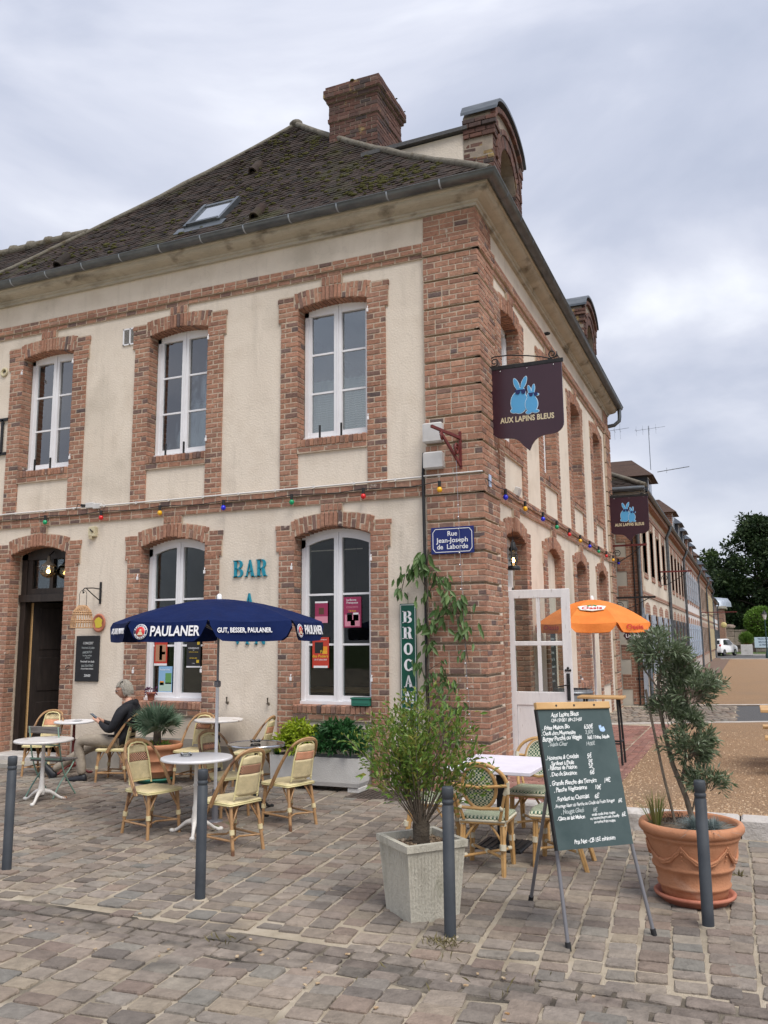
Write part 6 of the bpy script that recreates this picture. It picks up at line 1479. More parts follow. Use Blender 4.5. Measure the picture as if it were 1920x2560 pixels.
m = MB(); m.tube([w2(2.47, .53, -3.62), w2(2.40, .9, -3.62), w2(2.33, 1.35, -3.62), w2(2.31, 1.5, -3.62)], .010, 7); m.build('stake', 'bark', t)
stems = []
for (cx, cz, rx, rz, n, cy) in ((2.44, 1.77, .25, .19, 46, -3.57), (2.62, 1.47, .24, .17, 40, -3.5), (2.58, 1.08, .19, .16, 34, -3.57), (2.70, .84, .15, .09, 16, -3.57), (2.45, 1.33, .12, .12, 14, -3.57), (2.53, 1.62, .15, .10, 16, -3.52), (2.60, 1.27, .14, .09, 12, -3.52)):
    for i in range(n):
        d = G9.normal(0, 1, 3); d /= np.linalg.norm(d); d[2] = d[2]*.8+.25
        b = Vector(w2(cx, cz-.06, cy))+Vector((d[0]*rx*.2, d[1]*rx*.2, d[2]*rz*.2)); e = Vector(w2(cx, cz, cy))+Vector((d[0]*rx, d[1]*rx*.85, d[2]*rz))*G9.uniform(.75, 1.12)
        stems.append(bez(b, (b+e)/2+Vector((0, 0, .03)), e, 4))
stems_and_leaves(t, stems, LF['olive'], 10500, .052, .22, .15, .045, 9, 'bark', .003, fold=.04)
# grasses and heather in the olive pot
def blades(parent, name, c, n, h, spread, m_, w=.0035, seed=0, curve=.6):
    mb = MB(); g = np.random.default_rng(seed)
    for i in range(n):
        a = g.uniform(0, 2*PI); s = abs(g.normal(0, spread)); hh = h*g.uniform(.6, 1.1); b = Vector(c)+Vector((.02*math.cos(a), .02*math.sin(a), 0)); e = b+Vector((s*math.cos(a), s*math.sin(a), hh*(1-curve*min(1, s/spread*.4))))
        mid = b.lerp(e, .5)+Vector((0, 0, hh*.18)); sd_ = Vector((-math.sin(a), math.cos(a), 0))*w
        mb._add([b-sd_, b+sd_, mid+sd_*.8, mid-sd_*.8, e], [(0, 1, 2, 3), (3, 2, 4)], False)
    o = mb.build(name, m_, parent, fixn=False); o['kind'] = 'stuff'; return o
t = thing('rush_clump', 'tuft of upright green rushes at the left rim of the olive pot', 'grass plant', (2.34, -3.66, .50)); blades(t, 'blades', (0, 0, 0), 90, .30, .09, LF['rush'], .003, 3, .2)
t = thing('fescue_clump', 'blue grey ornamental grass tuft in the olive pot behind the bollard', 'grass plant', (2.62, -3.74, .52)); blades(t, 'blades', (0, 0, 0), 420, .13, .13, LF['fescue'], .0022, 4, .9); blades(t, 'blades', (.11, .06, 0), 260, .11, .11, LF['fescue'], .0022, 5, .9)
t = thing('heather', 'dark brown heather mound on the soil of the olive pot', 'plant', (2.47, -3.50, .51)); P, D = ellip(700, (0, 0, .01), (.13, .10, .07), .4, 4); lb = MB(); leaves(lb, P, D, .02, .3, .5); o = lb.build('foliage', leafmat('heather_leaf', [(.06, .03, .02), (.10, .05, .03), (.05, .05, .02)], .1), t, fixn=False); o['kind'] = 'stuff'
# trough shrubs
def dense(label, name, loc, rad, leafm, n, size, seed, asp=.42, cl=26, whorl=True):
    t = thing(name, label, 'shrub', loc); g = np.random.default_rng(seed); P, D = [], []
    mb = MB()
    for i in range(cl*5):
        d = g.normal(0, 1, 3); d /= np.linalg.norm(d); d[2] = abs(d[2])*.9-.25; q = np.array(d)*np.array(rad)*g.uniform(.55, 1.0)
        if q[1] > .18: q[1] = .18
        mb.tube([(q[0]*.1, q[1]*.1, -.05), tuple(q*.55), tuple(q)], .0035, 4)
        for k in range(n//(cl*5)):
            a = g.uniform(0, 2*PI); r = g.normal(0, 1, 3); r /= np.linalg.norm(r); P.append(q+r*.025); D.append(d*.5+r*.9)
    mb.build('stem', 'barkdark', t); lb = MB(); leaves(lb, P, D, size, asp, .25, .1, up=.5, seed=seed, droop=.12); o = lb.build('leaves', leafm, t, fixn=False); o['kind'] = 'stuff'; return t
dense('lime green bushy shrub at the left end of the white trough', 'shrub', (-2.42, -.40, .60), (.36, .24, .37), LF['lime'], 2100, .075, 31)
dense('dark glossy green shrub at the right end of the white trough', 'shrub', (-1.82, -.42, .58), (.46, .27, .40), LF['deep'], 3000, .085, 32, .30)
t = thing('grass_tuft', 'strappy grass tuft at the left corner of the white trough', 'plant', (-2.70, -.50, .42)); blades(t, 'blades', (0, 0, 0), 60, .18, .14, LF['deep'], .006, 6, .8)
# fan palm
t = thing('fan_palm', 'small fan palm with stiff grey green fronds in the pot by the seated man', 'palm', (-4.46, -.72, .48))
m = MB(); m.lathe([(.045, 0), (.055, .08), (.05, .2), (.03, .26)], 9); m.build('trunk', 'barkdark', t)
fm = MB(); 
for i in range(15):
    a = R(-82+164*i/14); l = .27*(.82+.18*math.cos(a)); d = Vector((math.cos(a), math.sin(a), .12*math.cos(a*2)-.05*l)); s = Vector((-math.sin(a), math.cos(a), 0))*.015
    fm._add([(0, 0, 0), d*l*.45+s+Vector((0, 0, .012)), d*l, d*l*.45-s-Vector((0, 0, -.0))], [(0, 1, 2), (0, 2, 3)], False)
fm.cur = 0; fr0 = fm.build('frond', LF['palm'], t, fixn=False); fme = fr0.data; first = True
for i in range(34):
    a = i*2.4; el = R(82-68*((i+.5)/34)**.75); l = G9.uniform(.15, .27); d = Vector((math.cos(a)*math.cos(el), math.sin(a)*math.cos(el), math.sin(el)))
    o = fr0 if first else bpy.data.objects.new('frond', fme)
    if not first: COL.objects.link(o); o.parent = t
    first = False
    up = Vector((0, 0, 1)).cross(d).cross(d)*-1; x = d; y = Vector((0, 0, 1)).cross(x).normalized(); z = x.cross(y); Mx = Matrix(((x.x, y.x, z.x, 0), (x.y, y.y, z.y, 0), (x.z, y.z, z.z, 0), (0, 0, 0, 1))); sc = G9.uniform(.75, 1.0)
    o.matrix_local = Matrix.Translation(Vector((0, 0, .19))+d*l*(.85)) @ Mx @ Matrix.Rotation(G9.normal(0, .4), 4, 'X') @ Matrix.Scale(sc, 4)
    m = MB(); m.tube([(0, 0, .17), Vector((0, 0, .19))+d*l*.86], .005, 5); m.build('stalk', LF['palm'], t)
P, D = ellip(260, (0, 0, .02), (.24, .2, .05), .3, 3); lb = MB(); leaves(lb, P, D, .035, .5, .5); lb.build('groundcover', LF['bush'], t, fixn=False)['kind'] = 'stuff'
# purple plant in a little pot on the left sill
t = thing('terracotta_pot', 'little terracotta pot on the left window sill', 'pot', (-5.17, .02, 1.03)); m = MB(); m.lathe([(.045, 0), (.06, .09), (.068, .09), (.070, .115), (.06, .115), (.055, .1), (.0001, .095)], 18); m.build('pot', 'terrared', t)
t = thing('purple_plant', 'small purple leaved plant in the little pot on the window sill', 'plant', (-5.17, .02, 1.14)); P, D = ellip(70, (0, 0, .02), (.10, .07, .06), .5, 7); lb = MB(); leaves(lb, P, D, .05, .4, .4); lb.build('leaves', LF['purple'], t, fixn=False)['kind'] = 'stuff'
t = thing('window_box', 'small green window box on the right window sill', 'planter', (-1.70, -.02, 1.02)); m = MB(); m.box((0, 0, .06), (.26, .11, .11), bev=.008); m.box((0, 0, .105), (.28, .13, .02), bev=.004); m.box((0, -.056, .045), (.24, .008, .012)); m.build('box', 'boxgreen', t)
# climber on the corner pier: every larger leaf of its own
t = thing('climbing_plant', 'climber with long hanging leaves trained up the brick corner pier', 'climber', (-.72, -.08, 0))
m = MB(); m.tube([(-.02, -.03, 0), (.01, -.02, .6), (-.03, -.02, 1.3), (.0, -.02, 2.0), (-.02, -.02, 2.6), (.02, -.02, 3.05)], .011, 6)
for pts in (([(0, -.03, 2.5), (-.12, -.08, 2.8), (-.3, -.05, 2.72), (-.36, -.04, 2.5)]), ([(0, -.03, 2.4), (.15, -.08, 2.75), (.32, -.1, 2.4), (.5, -.1, 2.0), (.55, -.08, 1.6)]), ([(0, -.03, 1.5), (.18, -.06, 1.6), (.3, -.06, 1.3)]), ([(0, -.03, .3), (.2, -.1, .6), (.35, -.08, 1.0)]), ([(0, -.03, 1.2), (-.1, -.06, 1.6), (-.12, -.05, 1.4)])): m.tube(pts, .006, 5)
m.build('stem', 'barkdark', t)
lm = MB(); lm._add([(0, 0, 0), (.028, -.006, -.05), (.022, -.0, -.105), (0, .008, -.16), (-.022, 0, -.105), (-.028, -.006, -.05), (0, .010, -.05), (0, .010, -.105)], [(0, 1, 6), (0, 6, 5), (1, 2, 7, 6), (6, 7, 4, 5), (2, 3, 7), (7, 3, 4)]); l0 = lm.build('leaf', LF['climb'], t, fixn=False); lme = l0.data; nleaf = 0
for cx, cz, n, sp in ((-1.0, 2.76, 9, .09), (-.86, 2.86, 9, .08), (-.745, 2.95, 8, .06), (-.64, 2.80, 6, .07), (-1.07, 2.55, 3, .04), (-.50, 2.66, 8, .07), (-.40, 2.45, 12, .10), (-.45, 2.3, 9, .08), (-.27, 2.3, 10, .08), (-.2, 2.02, 8, .07), (-.22, 1.74, 5, .06), (-.75, 2.45, 5, .05), (-.66, 2.12, 14, .08), (-.66, 1.80, 9, .07), (-.82, 1.58, 6, .06), (-.54, 1.52, 9, .07), (-.69, 1.36, 10, .06), (-.44, 1.36, 9, .08), (-.4, 1.05, 10, .10), (-.5, .75, 10, .10), (-.62, .95, 6, .08), (-.3, .8, 5, .06)):
    for i in range(min(int(n*1.55+1), 300-nleaf)):
        o = l0 if nleaf == 0 else bpy.data.objects.new('leaf', lme)
        if nleaf: COL.objects.link(o); o.parent = t
        nleaf += 1; s = G9.uniform(.6, 1.15)*(1 if cz > 1.9 else .85)
        o.location = (cx+.72+G9.normal(0, sp), -.05-abs(G9.normal(0, .05)), cz+G9.normal(0, sp*.8)); o.rotation_euler = (G9.normal(-.15, .3), G9.normal(0, .45), G9.uniform(-.9, .9)); o.scale = (s, s, s)
# ------------------------------------------------------------------ signs and wall fixtures
def shieldsign(label, y, ztop, w=1.0):
    t = thing('hanging_sign', label, 'hanging sign', (0, y, ztop), 0, 'plum shield shaped hanging signs with blue rabbits')
    k = w; pts = [(.03, -.06), (1.02, -.06), (1.02, -.88)]
    pts += [(1.02-.17*(1-math.cos(a)), -.88-.15*math.sin(a)) for a in [PI/2*i/6 for i in range(1, 7)]]
    pts += [(.85-.30*u, -1.03-.06*u**2-.14*u**5) for u in [i/8 for i in range(1, 9)]]
    pts += [(1.05-x, z) for x, z in reversed(pts[2:-1])]
    pts = [(.03+(x-.03)*k, z*k) for x, z in pts]
    m = MB(); m.prism(pts, lambda a, b, d: (a, d, b), -.012, .012); m.build('panel', 'plum', t)
    dc = [0]
    def disc(poly, mt_, d, name='emblem'):
        dc[0] += 1; d += dc[0]*.00022
        mm = MB(); mm.prism([(.03+(.99*k)*u, -.06*k-1.0*k*v) for u, v in poly], lambda a, b, dd: (a, dd, b), -.0125-d, -.0122); mm.build(name, mt_, t)
    el = lambda cx, cy, rx, ry, a=0., n=26: [(cx+rx*math.cos(q)*math.cos(a)-ry*math.sin(q)*math.sin(a), cy+rx*math.cos(q)*math.sin(a)+ry*math.sin(q)*math.cos(a)) for q in [2*PI*i/n for i in range(n)]]
    big = [el(.405, .49, .115, .155), el(.335, .60, .052, .032), el(.43, .365, .068, .075), el(.375, .235, .030, .088, -.36), el(.478, .225, .030, .09, .38)]
    sml = [el(.575, .535, .085, .115), el(.575, .42, .058, .062), el(.552, .335, .020, .062, -.22), el(.605, .33, .020, .066, .16), el(.655, .412, .022, .014), el(.53, .645, .035, .022), el(.63, .64, .042, .020)]
    def grow(P, g): cx = sum(p[0] for p in P)/len(P); cy = sum(p[1] for p in P)/len(P); return [(cx+(x-cx)*(1+g/max(.02, abs(x-cx)+.02)*.5) if 0 else x+g*(x-cx)/(math.hypot(x-cx, y-cy)+1e-6), y+g*(y-cy)/(math.hypot(x-cx, y-cy)+1e-6)) for x, y in P]
    for P in big: disc(grow(P, .007), 'rabbitline', .001)
    for P in big: disc(P, 'rabbit', .0022)
    for P in sml: disc(grow(P, .007), 'rabbitline', .0034)
    for P in sml: disc(P, 'rabbit', .0046)
    for cx, cy, s in ((.43, .352, 1), (.605, .408, .82)):
        for q in (-1, 1): disc([(cx+q*.008*s, cy-.022*s), (cx+q*.072*s, cy-.03*s), (cx+q*.066*s, cy+.018*s), (cx+q*.034*s, cy+.03*s), (cx+q*.010*s, cy+.012*s)], 'glassesprint', .006)
        disc([(cx-.08*s, cy-.034*s), (cx+.08*s, cy-.034*s), (cx+.08*s, cy-.022*s), (cx-.08*s, cy-.022*s)], 'glassesprint', .0058)
    MM = Matrix.Translation((.03+.50*k, -.0135, -.06*k-.725*k)) @ Matrix.Rotation(PI/2, 4, 'X')
    txt('AUX LAPINS BLEUS', .105*k, 'cream', t, MM, .0005, .0035, fit=.735*k, space=1.05)
    m = MB(); m.box((.03+.5*k, 0, -.03*k), (1.02*k, .035, .05)); m.build('bar', 'black', t)
    m = MB(); m.cyl((.02, 0, -.02), (.02, 0, -1.25*k), .014, n=8)
    for z in (-.1, -.5, -1.0): m.tube([(.02, 0, z), (-.02, 0, z)], .012, 6)
    m.build('hanger', 'black', t)
    m = MB()
    def spiral(cx, cz, r, a0, turns, sg): return [(cx+r*(1-.72*i/26)*math.cos(a0+sg*turns*2*PI*i/26), 0, cz+r*(1-.72*i/26)*math.sin(a0+sg*turns*2*PI*i/26)) for i in range(27)]
    s1 = spiral(.10*k, .065, .075, PI/2, 1.6, 1); s2 = spiral(.90*k, .07, .07, PI/2, 1.6, -1)
    m.tube(list(reversed(s1))+[(.3*k, 0, .135), (.6*k, 0, .06), (.8*k, 0, .02), (.96*k, 0, .0)][:1]+[(.55*k, 0, .095), (.75*k, 0, .05), (.86*k, 0, .012)], .009, 6); m.tube([(.84*k, 0, .0)]+[(.97*k, 0, .03)]+s2[3:], .009, 6); m.build('scroll', 'black', t)
    for x in (.15, .52, .88): m = MB(); m.sphere((.03+x*k, -.014, -.085*k), .010, 6, 5); m.build('screw', 'chrome', t)
    return t
shieldsign('plum shield sign with two blue rabbits, the large near one on the brick corner', .5, 5.60)
shieldsign('plum shield sign with two blue rabbits, the farther one at the end of the house', 11.55, 5.50, .98)
def iron_bracket(label, x, y, z, L, mt_='redmetal', h=.42, grp=None):
    t = thing('sign_bracket', label, 'bracket', (x, y, z), 0, grp)
    m = MB(); m.box((L/2, 0, 0), (L, .03, .05)); m.build('arm', mt_, t)
    m = MB(); m.box((.012, 0, -h/2), (.02, .03, h)); m.tube([(.02, 0, -h), (.18, 0, -h*.98), (.4*L+.1, 0, -h*.62), (L*.85, 0, -.02)], .011, 6)
    m.tube([(.14+.10*(1-.7*i/24)*math.cos(R(200)-2*PI*1.5*i/24), 0, -.2+.10*(1-.7*i/24)*math.sin(R(200)-2*PI*1.5*i/24)) for i in range(25)], .010, 6); m.build('scroll', 'black' if mt_ == 'redmetal' else mt_, t); return t
iron_bracket('dark red bracket bar below the farther shield sign', .02, 11.7, 4.22, .88)
iron_bracket('dark red bracket bar on the first house beside its drainpipe', .70, 17.3, 3.92, .95)
iron_bracket('red bracket bar with a flower basket far down the row', .70, 44.2, 3.35, 2.0, 'redmetal', .2)
t = iron_bracket('black iron arm at the cafe back corner carrying the small plum sign', .0, 11.92, 2.90, 1.02, 'black', .34)
t = thing('small_sign', 'small plum sign reading Lin Perche hanging behind the orange parasol', 'sign', (.52, 11.9, 1.93))
m = MB(); m.prism([(-.34, 0), (-.27, .11), (.27, .11), (.34, 0), (.24, -.13), (-.24, -.13)], lambda a, b, d: (a, d, b), -.012, .012); m.build('panel', 'plum', t)
txt('Lin Perche', .13, 'white', t, Matrix.Translation((0, -.0135, .0)) @ Matrix.Rotation(PI/2, 4, 'X'), .0005, .001, fit=.55)
m = MB(); m.cyl((-.2, 0, .1), (-.2, 0, .92), .006, n=5); m.cyl((.2, 0, .1), (.2, 0, .92), .006, n=5); m.build('hanger', 'black', t)
# diagonal red bracket on the brick pier (side-on iron arm)
t = thing('iron_bracket', 'dark red scrolled iron bracket on the pier beside the grey boxes', 'bracket', (-.24, -.06, 4.40))
m = MB(); m.beam((0, 0, .10), (-.26, -.40, .20), .035, .035); m.beam((.0, -.02, -.27), (-.18, -.28, .15), .03, .03); m.box((.0, -.005, -.06), (.035, .02, .5))
m.tube([(-.02, -.02-.085+.085*(1-.65*i/24)*math.cos(2*PI*1.4*i/24), -.07+.085*(1-.65*i/24)*math.sin(2*PI*1.4*i/24)) for i in range(25)], .014, 6)
m.tube([(-.17, -.25-.06*(1-.6*i/20)*math.cos(2*PI*1.3*i/20), .09+.06*(1-.6*i/20)*math.sin(2*PI*1.3*i/20)) for i in range(21)], .012, 6); m.build('bracket', 'redmetal', t)
# street name plate
t = thing('street_name_plate', 'dark blue enamel street name plate with white border on the brick pier', 'street sign', (-.37, -.085, 3.155))
A3 = lambda a, b, d: (a, -d, b)
m = MB(); m.box((0, 0, 0), (.58, .012, .35), bev=.004); m.build('plate', 'plate', t)
w_, h_ = .265, .150; c_ = .035
ln = [(-w_+c_, h_), (w_-c_, h_), (w_-c_*.3, h_-c_*.3-.02), (w_, h_-c_-.01), (w_, -h_+c_+.01), (w_-c_*.3, -h_+c_*.3+.02), (w_-c_, -h_), (-w_+c_, -h_), (-w_+c_*.3, -h_+c_*.3+.02), (-w_, -h_+c_+.01), (-w_, h_-c_-.01), (-w_+c_*.3, h_-c_*.3-.02)]
m = MB()
for i in range(12):
    a, b = Vector((ln[i][0], -.0075, ln[i][1])), Vector((ln[(i+1) % 12][0], -.0075, ln[(i+1) % 12][1])); m.beam(a, b, .002, .008, (0, 0, 1) if abs(b.x-a.x) > abs(b.z-a.z) else (1, 0, 0))
m.build('border', 'white', t)
RXm = Matrix.Rotation(PI/2, 4, 'X')
for s, z, f in (('Rue', .085, .13), ('Jean-Joseph', .0, .43), ('de  Laborde', -.085, .42)): txt(s, .088, 'white', t, Matrix.Translation((0, -.0075, z)) @ RXm, .0006, .0012, fit=f)
# serif lettering built from stems and slabs
def serif(ch, mb, ox, oz, w, h, sw, d0, d1, fn):
    box = lambda x0, x1, z0, z1: mb.prism([(ox+x0*w, oz+z0*h), (ox+x1*w, oz+z0*h), (ox+x1*w, oz+z1*h), (ox+x0*w, oz+z1*h)], fn, d0, d1)
    quad = lambda *q: mb.prism([(ox+x*w, oz+z*h) for x, z in q], fn, d0, d1)
    th = sw/w; sf = .055
    def stem(x, z0=0, z1=1, a=True, b=True):
        box(x-th/2, x+th/2, z0, z1)
        if b: box(x-th, x+th, z0, z0+sf)
        if a: box(x-th, x+th, z1-sf, z1)
    def ring(cx, cz, rx, rz, a0, a1, t_, n=14, thin=.55):
        for i in range(n):
            p, q = a0+(a1-a0)*i/n, a0+(a1-a0)*(i+1)/n
            def pt(a, k): tt = t_*(thin+(1-thin)*abs(math.cos(a))); return (cx+(rx-k*tt)*math.cos(a), cz+(rz-k*t_*thin*w/h)*math.sin(a))
            quad(pt(p, 0), pt(q, 0), pt(q, 1), pt(p, 1))
    if ch == 'B': stem(.18); box(.18, .55, 1-sf*1.1, 1); box(.18, .55, .5-sf*.5, .5+sf*.5); box(.18, .55, 0, sf*1.1); ring(.52, .755, .36, .245, -PI/2, PI/2, th); ring(.55, .25, .40, .25, -PI/2, PI/2, th)
    if ch == 'R': stem(.18); box(.18, .55, 1-sf*1.1, 1); box(.18, .55, .46, .46+sf); ring(.52, .73, .36, .27, -PI/2, PI/2, th); quad((.45, .48), (.45+th*1.1, .48), (.92, 0), (.92-th*1.1, 0)); box(.78, 1.02, 0, sf)
    if ch == 'O': ring(.5, .5, .5, .5, 0, 2*PI, th*1.05, 28)
    if ch == 'C': ring(.52, .5, .5, .5, R(42), R(318), th*1.05, 24); box(.85, .93, .62, .92); box(.85, .93, .08, .34)
    if ch == 'A': quad((.44, 1), (.56, 1), (.93, 0), (.93-th*1.15, 0)); quad((.5, 1), (.44, 1), (.10, 0), (.10+th*.6, 0)); box(.27, .74, .30, .30+sf); box(-.02, .26, 0, sf); box(.70, 1.04, 0, sf)
    if ch == 'N': box(.12, .12+th*.6, 0, 1); box(.86, .86+th*.6, 0, 1); quad((.06, 1), (.06+th*1.2, 1), (.90, 0), (.90-th*.2, 0)); box(.0, .30, 0, sf); box(-.0, .24, 1-sf, 1); box(.74, 1.04, 1-sf, 1)
    if ch == 'T': stem(.5, a=False); box(.04, .96, 1-sf*1.2, 1); box(.04, .12, .74, 1); box(.88, .96, .74, 1)
    if ch == 'E': stem(.2); box(.2, .86, 1-sf, 1); box(.2, .7, .5-sf/2, .5+sf/2); box(.2, .9, 0, sf); box(.80, .88, .76, 1); box(.84, .92, 0, .24); box(.64, .71, .38, .62)
    if ch == 'V': quad((.10, 1), (.10+th*1.15, 1), (.55, 0), (.46, 0)); quad((.84, 1), (.90, 1), (.55, 0), (.48, 0)); box(-.02, .30, 1-sf, 1); box(.70, 1.0, 1-sf, 1)
    if ch == 'I': stem(.5)
t = thing('brocante_sign', 'tall narrow green board with white letters spelling BROCANTE down the wall', 'sign', (-1.02, -.02, 0))
m = MB(); m.box((0, -.012, 1.49), (.225, .02, 1.73)); m.build('board', 'brocgreen', t)
m = MB()
for a, b in (((-.1, 2.34), (.1, 2.34)), ((-.1, .64), (.1, .64)), ((-.1, .64), (-.1, 2.34)), ((.1, .64), (.1, 2.34))):
    m.beam((a[0], -.0235, a[1]), (b[0], -.0235, b[1]), .0018 if a[1] == b[1] else .006, .006 if a[1] == b[1] else .0018, (0, 0, 1) if a[1] == b[1] else (0, 1, 0))
m.build('border', 'white', t)
for i, ch in enumerate('BROCANTE'):
    m = MB(); serif(ch, m, -.062, 2.105-i*.207, .125, .155, .036, .0225, .027, A3); m.build('letter', 'white', t)
m = MB(); m.cyl((0, -.01, 2.36), (0, -.01, 2.50), .004, n=5); m.build('hook', 'black', t)
for word, z, xs, dz in (('BAR', 2.80, (-3.735, -3.545, -3.345), (0, .0, .0)), ('A', 2.32, (-3.55,), (0,)), ('VIN', 1.84, (-3.735, -3.53, -3.37), (0, 0, 0))):
    t = thing('wall_lettering', {'BAR': 'teal blue raised letters spelling BAR on the cream wall', 'A': 'single teal letter A peeping over the blue parasol', 'VIN': 'teal letters spelling VIN mostly hidden behind the blue parasol'}[word], 'lettering', (0, -.004, 0))
    for ch, x, q in zip(word, xs, dz): m = MB(); serif(ch, m, x, z+q, .165 if ch != 'I' else .08, .245, .042 if ch != 'I' else .03, 0, .022, A3); m.build('letter', 'teal', t)
# black wall letter cut by the left edge
t = thing('wall_letter', 'black iron letter fixed to the wall at the left edge of the picture', 'lettering', (-8.45, -.03, 5.08)); m = MB(); m.box((0, 0, .3), (.05, .02, .6)); m.box((0, 0, .6), (.24, .02, .05)); m.box((0, 0, 0), (.24, .02, .05)); m.build('letter', 'black', t)
def simple(name, label, cat, mb, mt_, loc, part, rz=0, group=None):
    t = thing(name, label, cat, loc, rz, group); mb.build(part, mt_, t); return t
m = MB(); m.lathe([(.02, .0), (.07, .0), (.085, .02), (.07, .035), (.05, .03), (.045, .0)], 20); t = simple('round_vent', 'round cream vent in the wall by the upper left window', 'vent', m, 'ivory', (-8.5, -.0, 6.54), 'collar'); t.rotation_euler = (PI/2, 0, 0)
t = thing('vent_grille', 'small white two panel vent grille left of the middle upper window', 'vent', (-5.79, -.012, 6.77)); m = MB()
for a in (-.13, 0, .13): m.box((a, 0, 0), (.02, .02, .28))
for a in (-.13, .13): m.box((0, 0, a), (.28, .02, .02))
m.build('frame', 'white', t)
m = MB(); 
for i in range(14): m.box((0, .004, -.115+i*.0175), (.24, .006, .007), (R(30), 0, 0))
m.build('louvre', 'plastic', t); m = MB(); m.box((0, .010, 0), (.24, .002, .25)); m.build('backing', 'dark', t)
for z, hh, l in ((4.735-.135, .27, 'upper pale grey junction box on the brick pier'), (4.34-.115, .23, 'lower pale grey junction box with scratches on the brick pier')):
    t = thing('junction_box', l, 'junction box', (-.6, -.10, z), 0, 'grey boxes on the brick pier'); m = MB(); m.box((0, 0, 0), (.27, .10, hh), bev=.02); m.build('box', 'plastic', t); m = MB(); m.box((0, -.051, 0), (.235, .006, hh-.03), bev=.01); m.build('cover', 'plastic', t)
t = thing('switch_box', 'yellowed wall box with a switch lever under the string course', 'switch', (-6.36, -.035, 3.62)); m = MB(); m.box((0, 0, 0), (.13, .07, .16), bev=.01); m.box((-.02, -.005, -.09), (.06, .06, .06), bev=.008); m.build('box', 'ivory', t); m = MB(); m.beam((-.03, -.038, .04), (.03, -.045, -.01), .012, .012); m.build('lever', 'black', t)
t = thing('socket_box', 'pale electrical sockets with a black plug on the string course', 'socket', (-6.45, -.06, 4.04)); m = MB(); m.box((.04, 0, 0), (.15, .07, .09), bev=.01); m.box((.18, 0, -.02), (.13, .07, .09), bev=.01); m.build('box', 'plastic', t); m = MB(); m.tube([(-.04, -.03, .0), (-.12, -.03, .01)], .022, 8); m.tube([(-.12, -.03, .01), (-.2, -.02, .04), (-.25, -.01, -.05)], .006, 5); m.build('plug', 'rubber', t)
for x, l in ((-3.8, 'small rusty tap on the wall left behind the parasol pole'), (-3.13, 'small rusty tap on the wall above the sideways chair')):
    m = MB(); m.tube([(0, 0, .0), (0, -.05, .0), (.04, -.06, -.02)], .012, 6); m.tube([(0, -.04, 0), (0, -.04, .06)], .009, 6); m.sphere((0, -.04, .065), .015, 6, 5); simple('wall_tap', l, 'tap', m, 'rattan' if 0 else 'barkdark', (x, 0, 1.03), 'tap', 0, 'rusty wall taps')
m = MB(); m.tube([(0, 0, 0), (0, -.03, 0), (-.02, -.06, -.03), (0, -.07, -.06), (.03, -.05, -.04)], .007, 6); simple('wall_hook', 'black iron hook on the brick jamb beside the small blackboard', 'hook', m, 'black', (-6.72, -.03, 1.53), 'hook')
t = thing('blackboard', 'small black chalkboard with concert notice beside the dark door', 'blackboard', (-6.375, -.02, 1.64)); m = MB(); m.box((0, 0, 0), (.455, .018, .70), bev=.003); m.build('board', 'blackboard', t)
for s, z, sz, d in (('CONCERT', .235, .052, 0), ('Vendredi 25 Juillet', .165, .042, 1), ('AMORITO', .095, .05, 1), ('Trio Pop de Paris', .045, .032, 1), ('et France', .012, .03, 1), ('Vendredi 1er Août', -.045, .044, 0), ('BALTILATINO', -.11, .046, 1), ('Chansons Festives & Danses', -.155, .026, 0), ('20H00', -.26, .055, 0)): txt(s, sz, 'chalk' if not d else 'chalkdim', t, Matrix.Translation((rng.uniform(-.01, .02), -.0096, z)) @ RXm @ Matrix.Rotation(rng.uniform(-.02, .04), 4, 'Z'), .0003, .0004, shear=.2, name='chalk_line', sx=.82)
t = thing('oval_plaque', 'oval wooden plaque with a yellow map on the wall by the wicker lamp', 'plaque', (-6.17, -.02, 2.185)); m = MB(); m.lathe([(.14, 0), (.145, .012), (.12, .025), (.112, .018), (.0001, .018)], 30, sx=.88, sy=1); o = m.build('frame', 'terrared', t); o.rotation_euler = (PI/2, 0, 0)
m = MB(); m.prism([(-.05, .07), (.0, .09), (.03, .075), (.075, .04), (.06, -.01), (.07, -.05), (.02, -.075), (-.05, -.07), (-.06, -.03), (-.08, .03)], A3, .018, .022); m.build('map', flat('yellow_map', (.62, .52, .06), .6), t)
t = thing('wicker_lamp', 'wicker cage lamp hanging from a black scrolled wall bracket', 'lamp', (-6.22, -.34, 2.11)); 
m = MB(); 
for i in range(26):
    a = 2*PI*i/26; m.tube([(.06*math.cos(a), .06*math.sin(a), .33), (.12*math.cos(a+.1), .12*math.sin(a+.1), .26), (.155*math.cos(a), .155*math.sin(a), .12), (.165*math.cos(a), .165*math.sin(a), 0)], .007, 5)
for z, r in ((.33, .062), (.235, .13), (.2, .142), (.11, .158), (.08, .16), (.0, .166)): m.tube([(r*math.cos(2*PI*i/20), r*math.sin(2*PI*i/20), z) for i in range(20)], .008, 5, closed=True)
m.build('shade', 'wicker', t)
m = MB(); m.tube([(-.07, 0, .33)]+[(-.07*math.cos(a), 0, .50+.07*math.sin(a)) for a in [PI*i/8 for i in range(9)]]+[(.07, 0, .33)], .004, 5); m.build('handle', 'black', t)
t = thing('lamp_bracket', 'black scrolled iron wall bracket that carries the wicker lamp', 'bracket', (-6.18, -.01, 2.65)); m = MB(); m.box((0, 0, 0), (.03, .02, .34)); m.tube([(0, -.01, .06), (-.02, -.14, .07), (-.04, -.30, .06), (-.04, -.34, .03), (-.04, -.33, -.02), (-.04, -.31, .0)], .009, 6); m.tube([(0, -.01, -.12), (-.02, -.13, -.04), (-.03, -.27, .05)], .008, 6); m.build('arm', 'black', t)
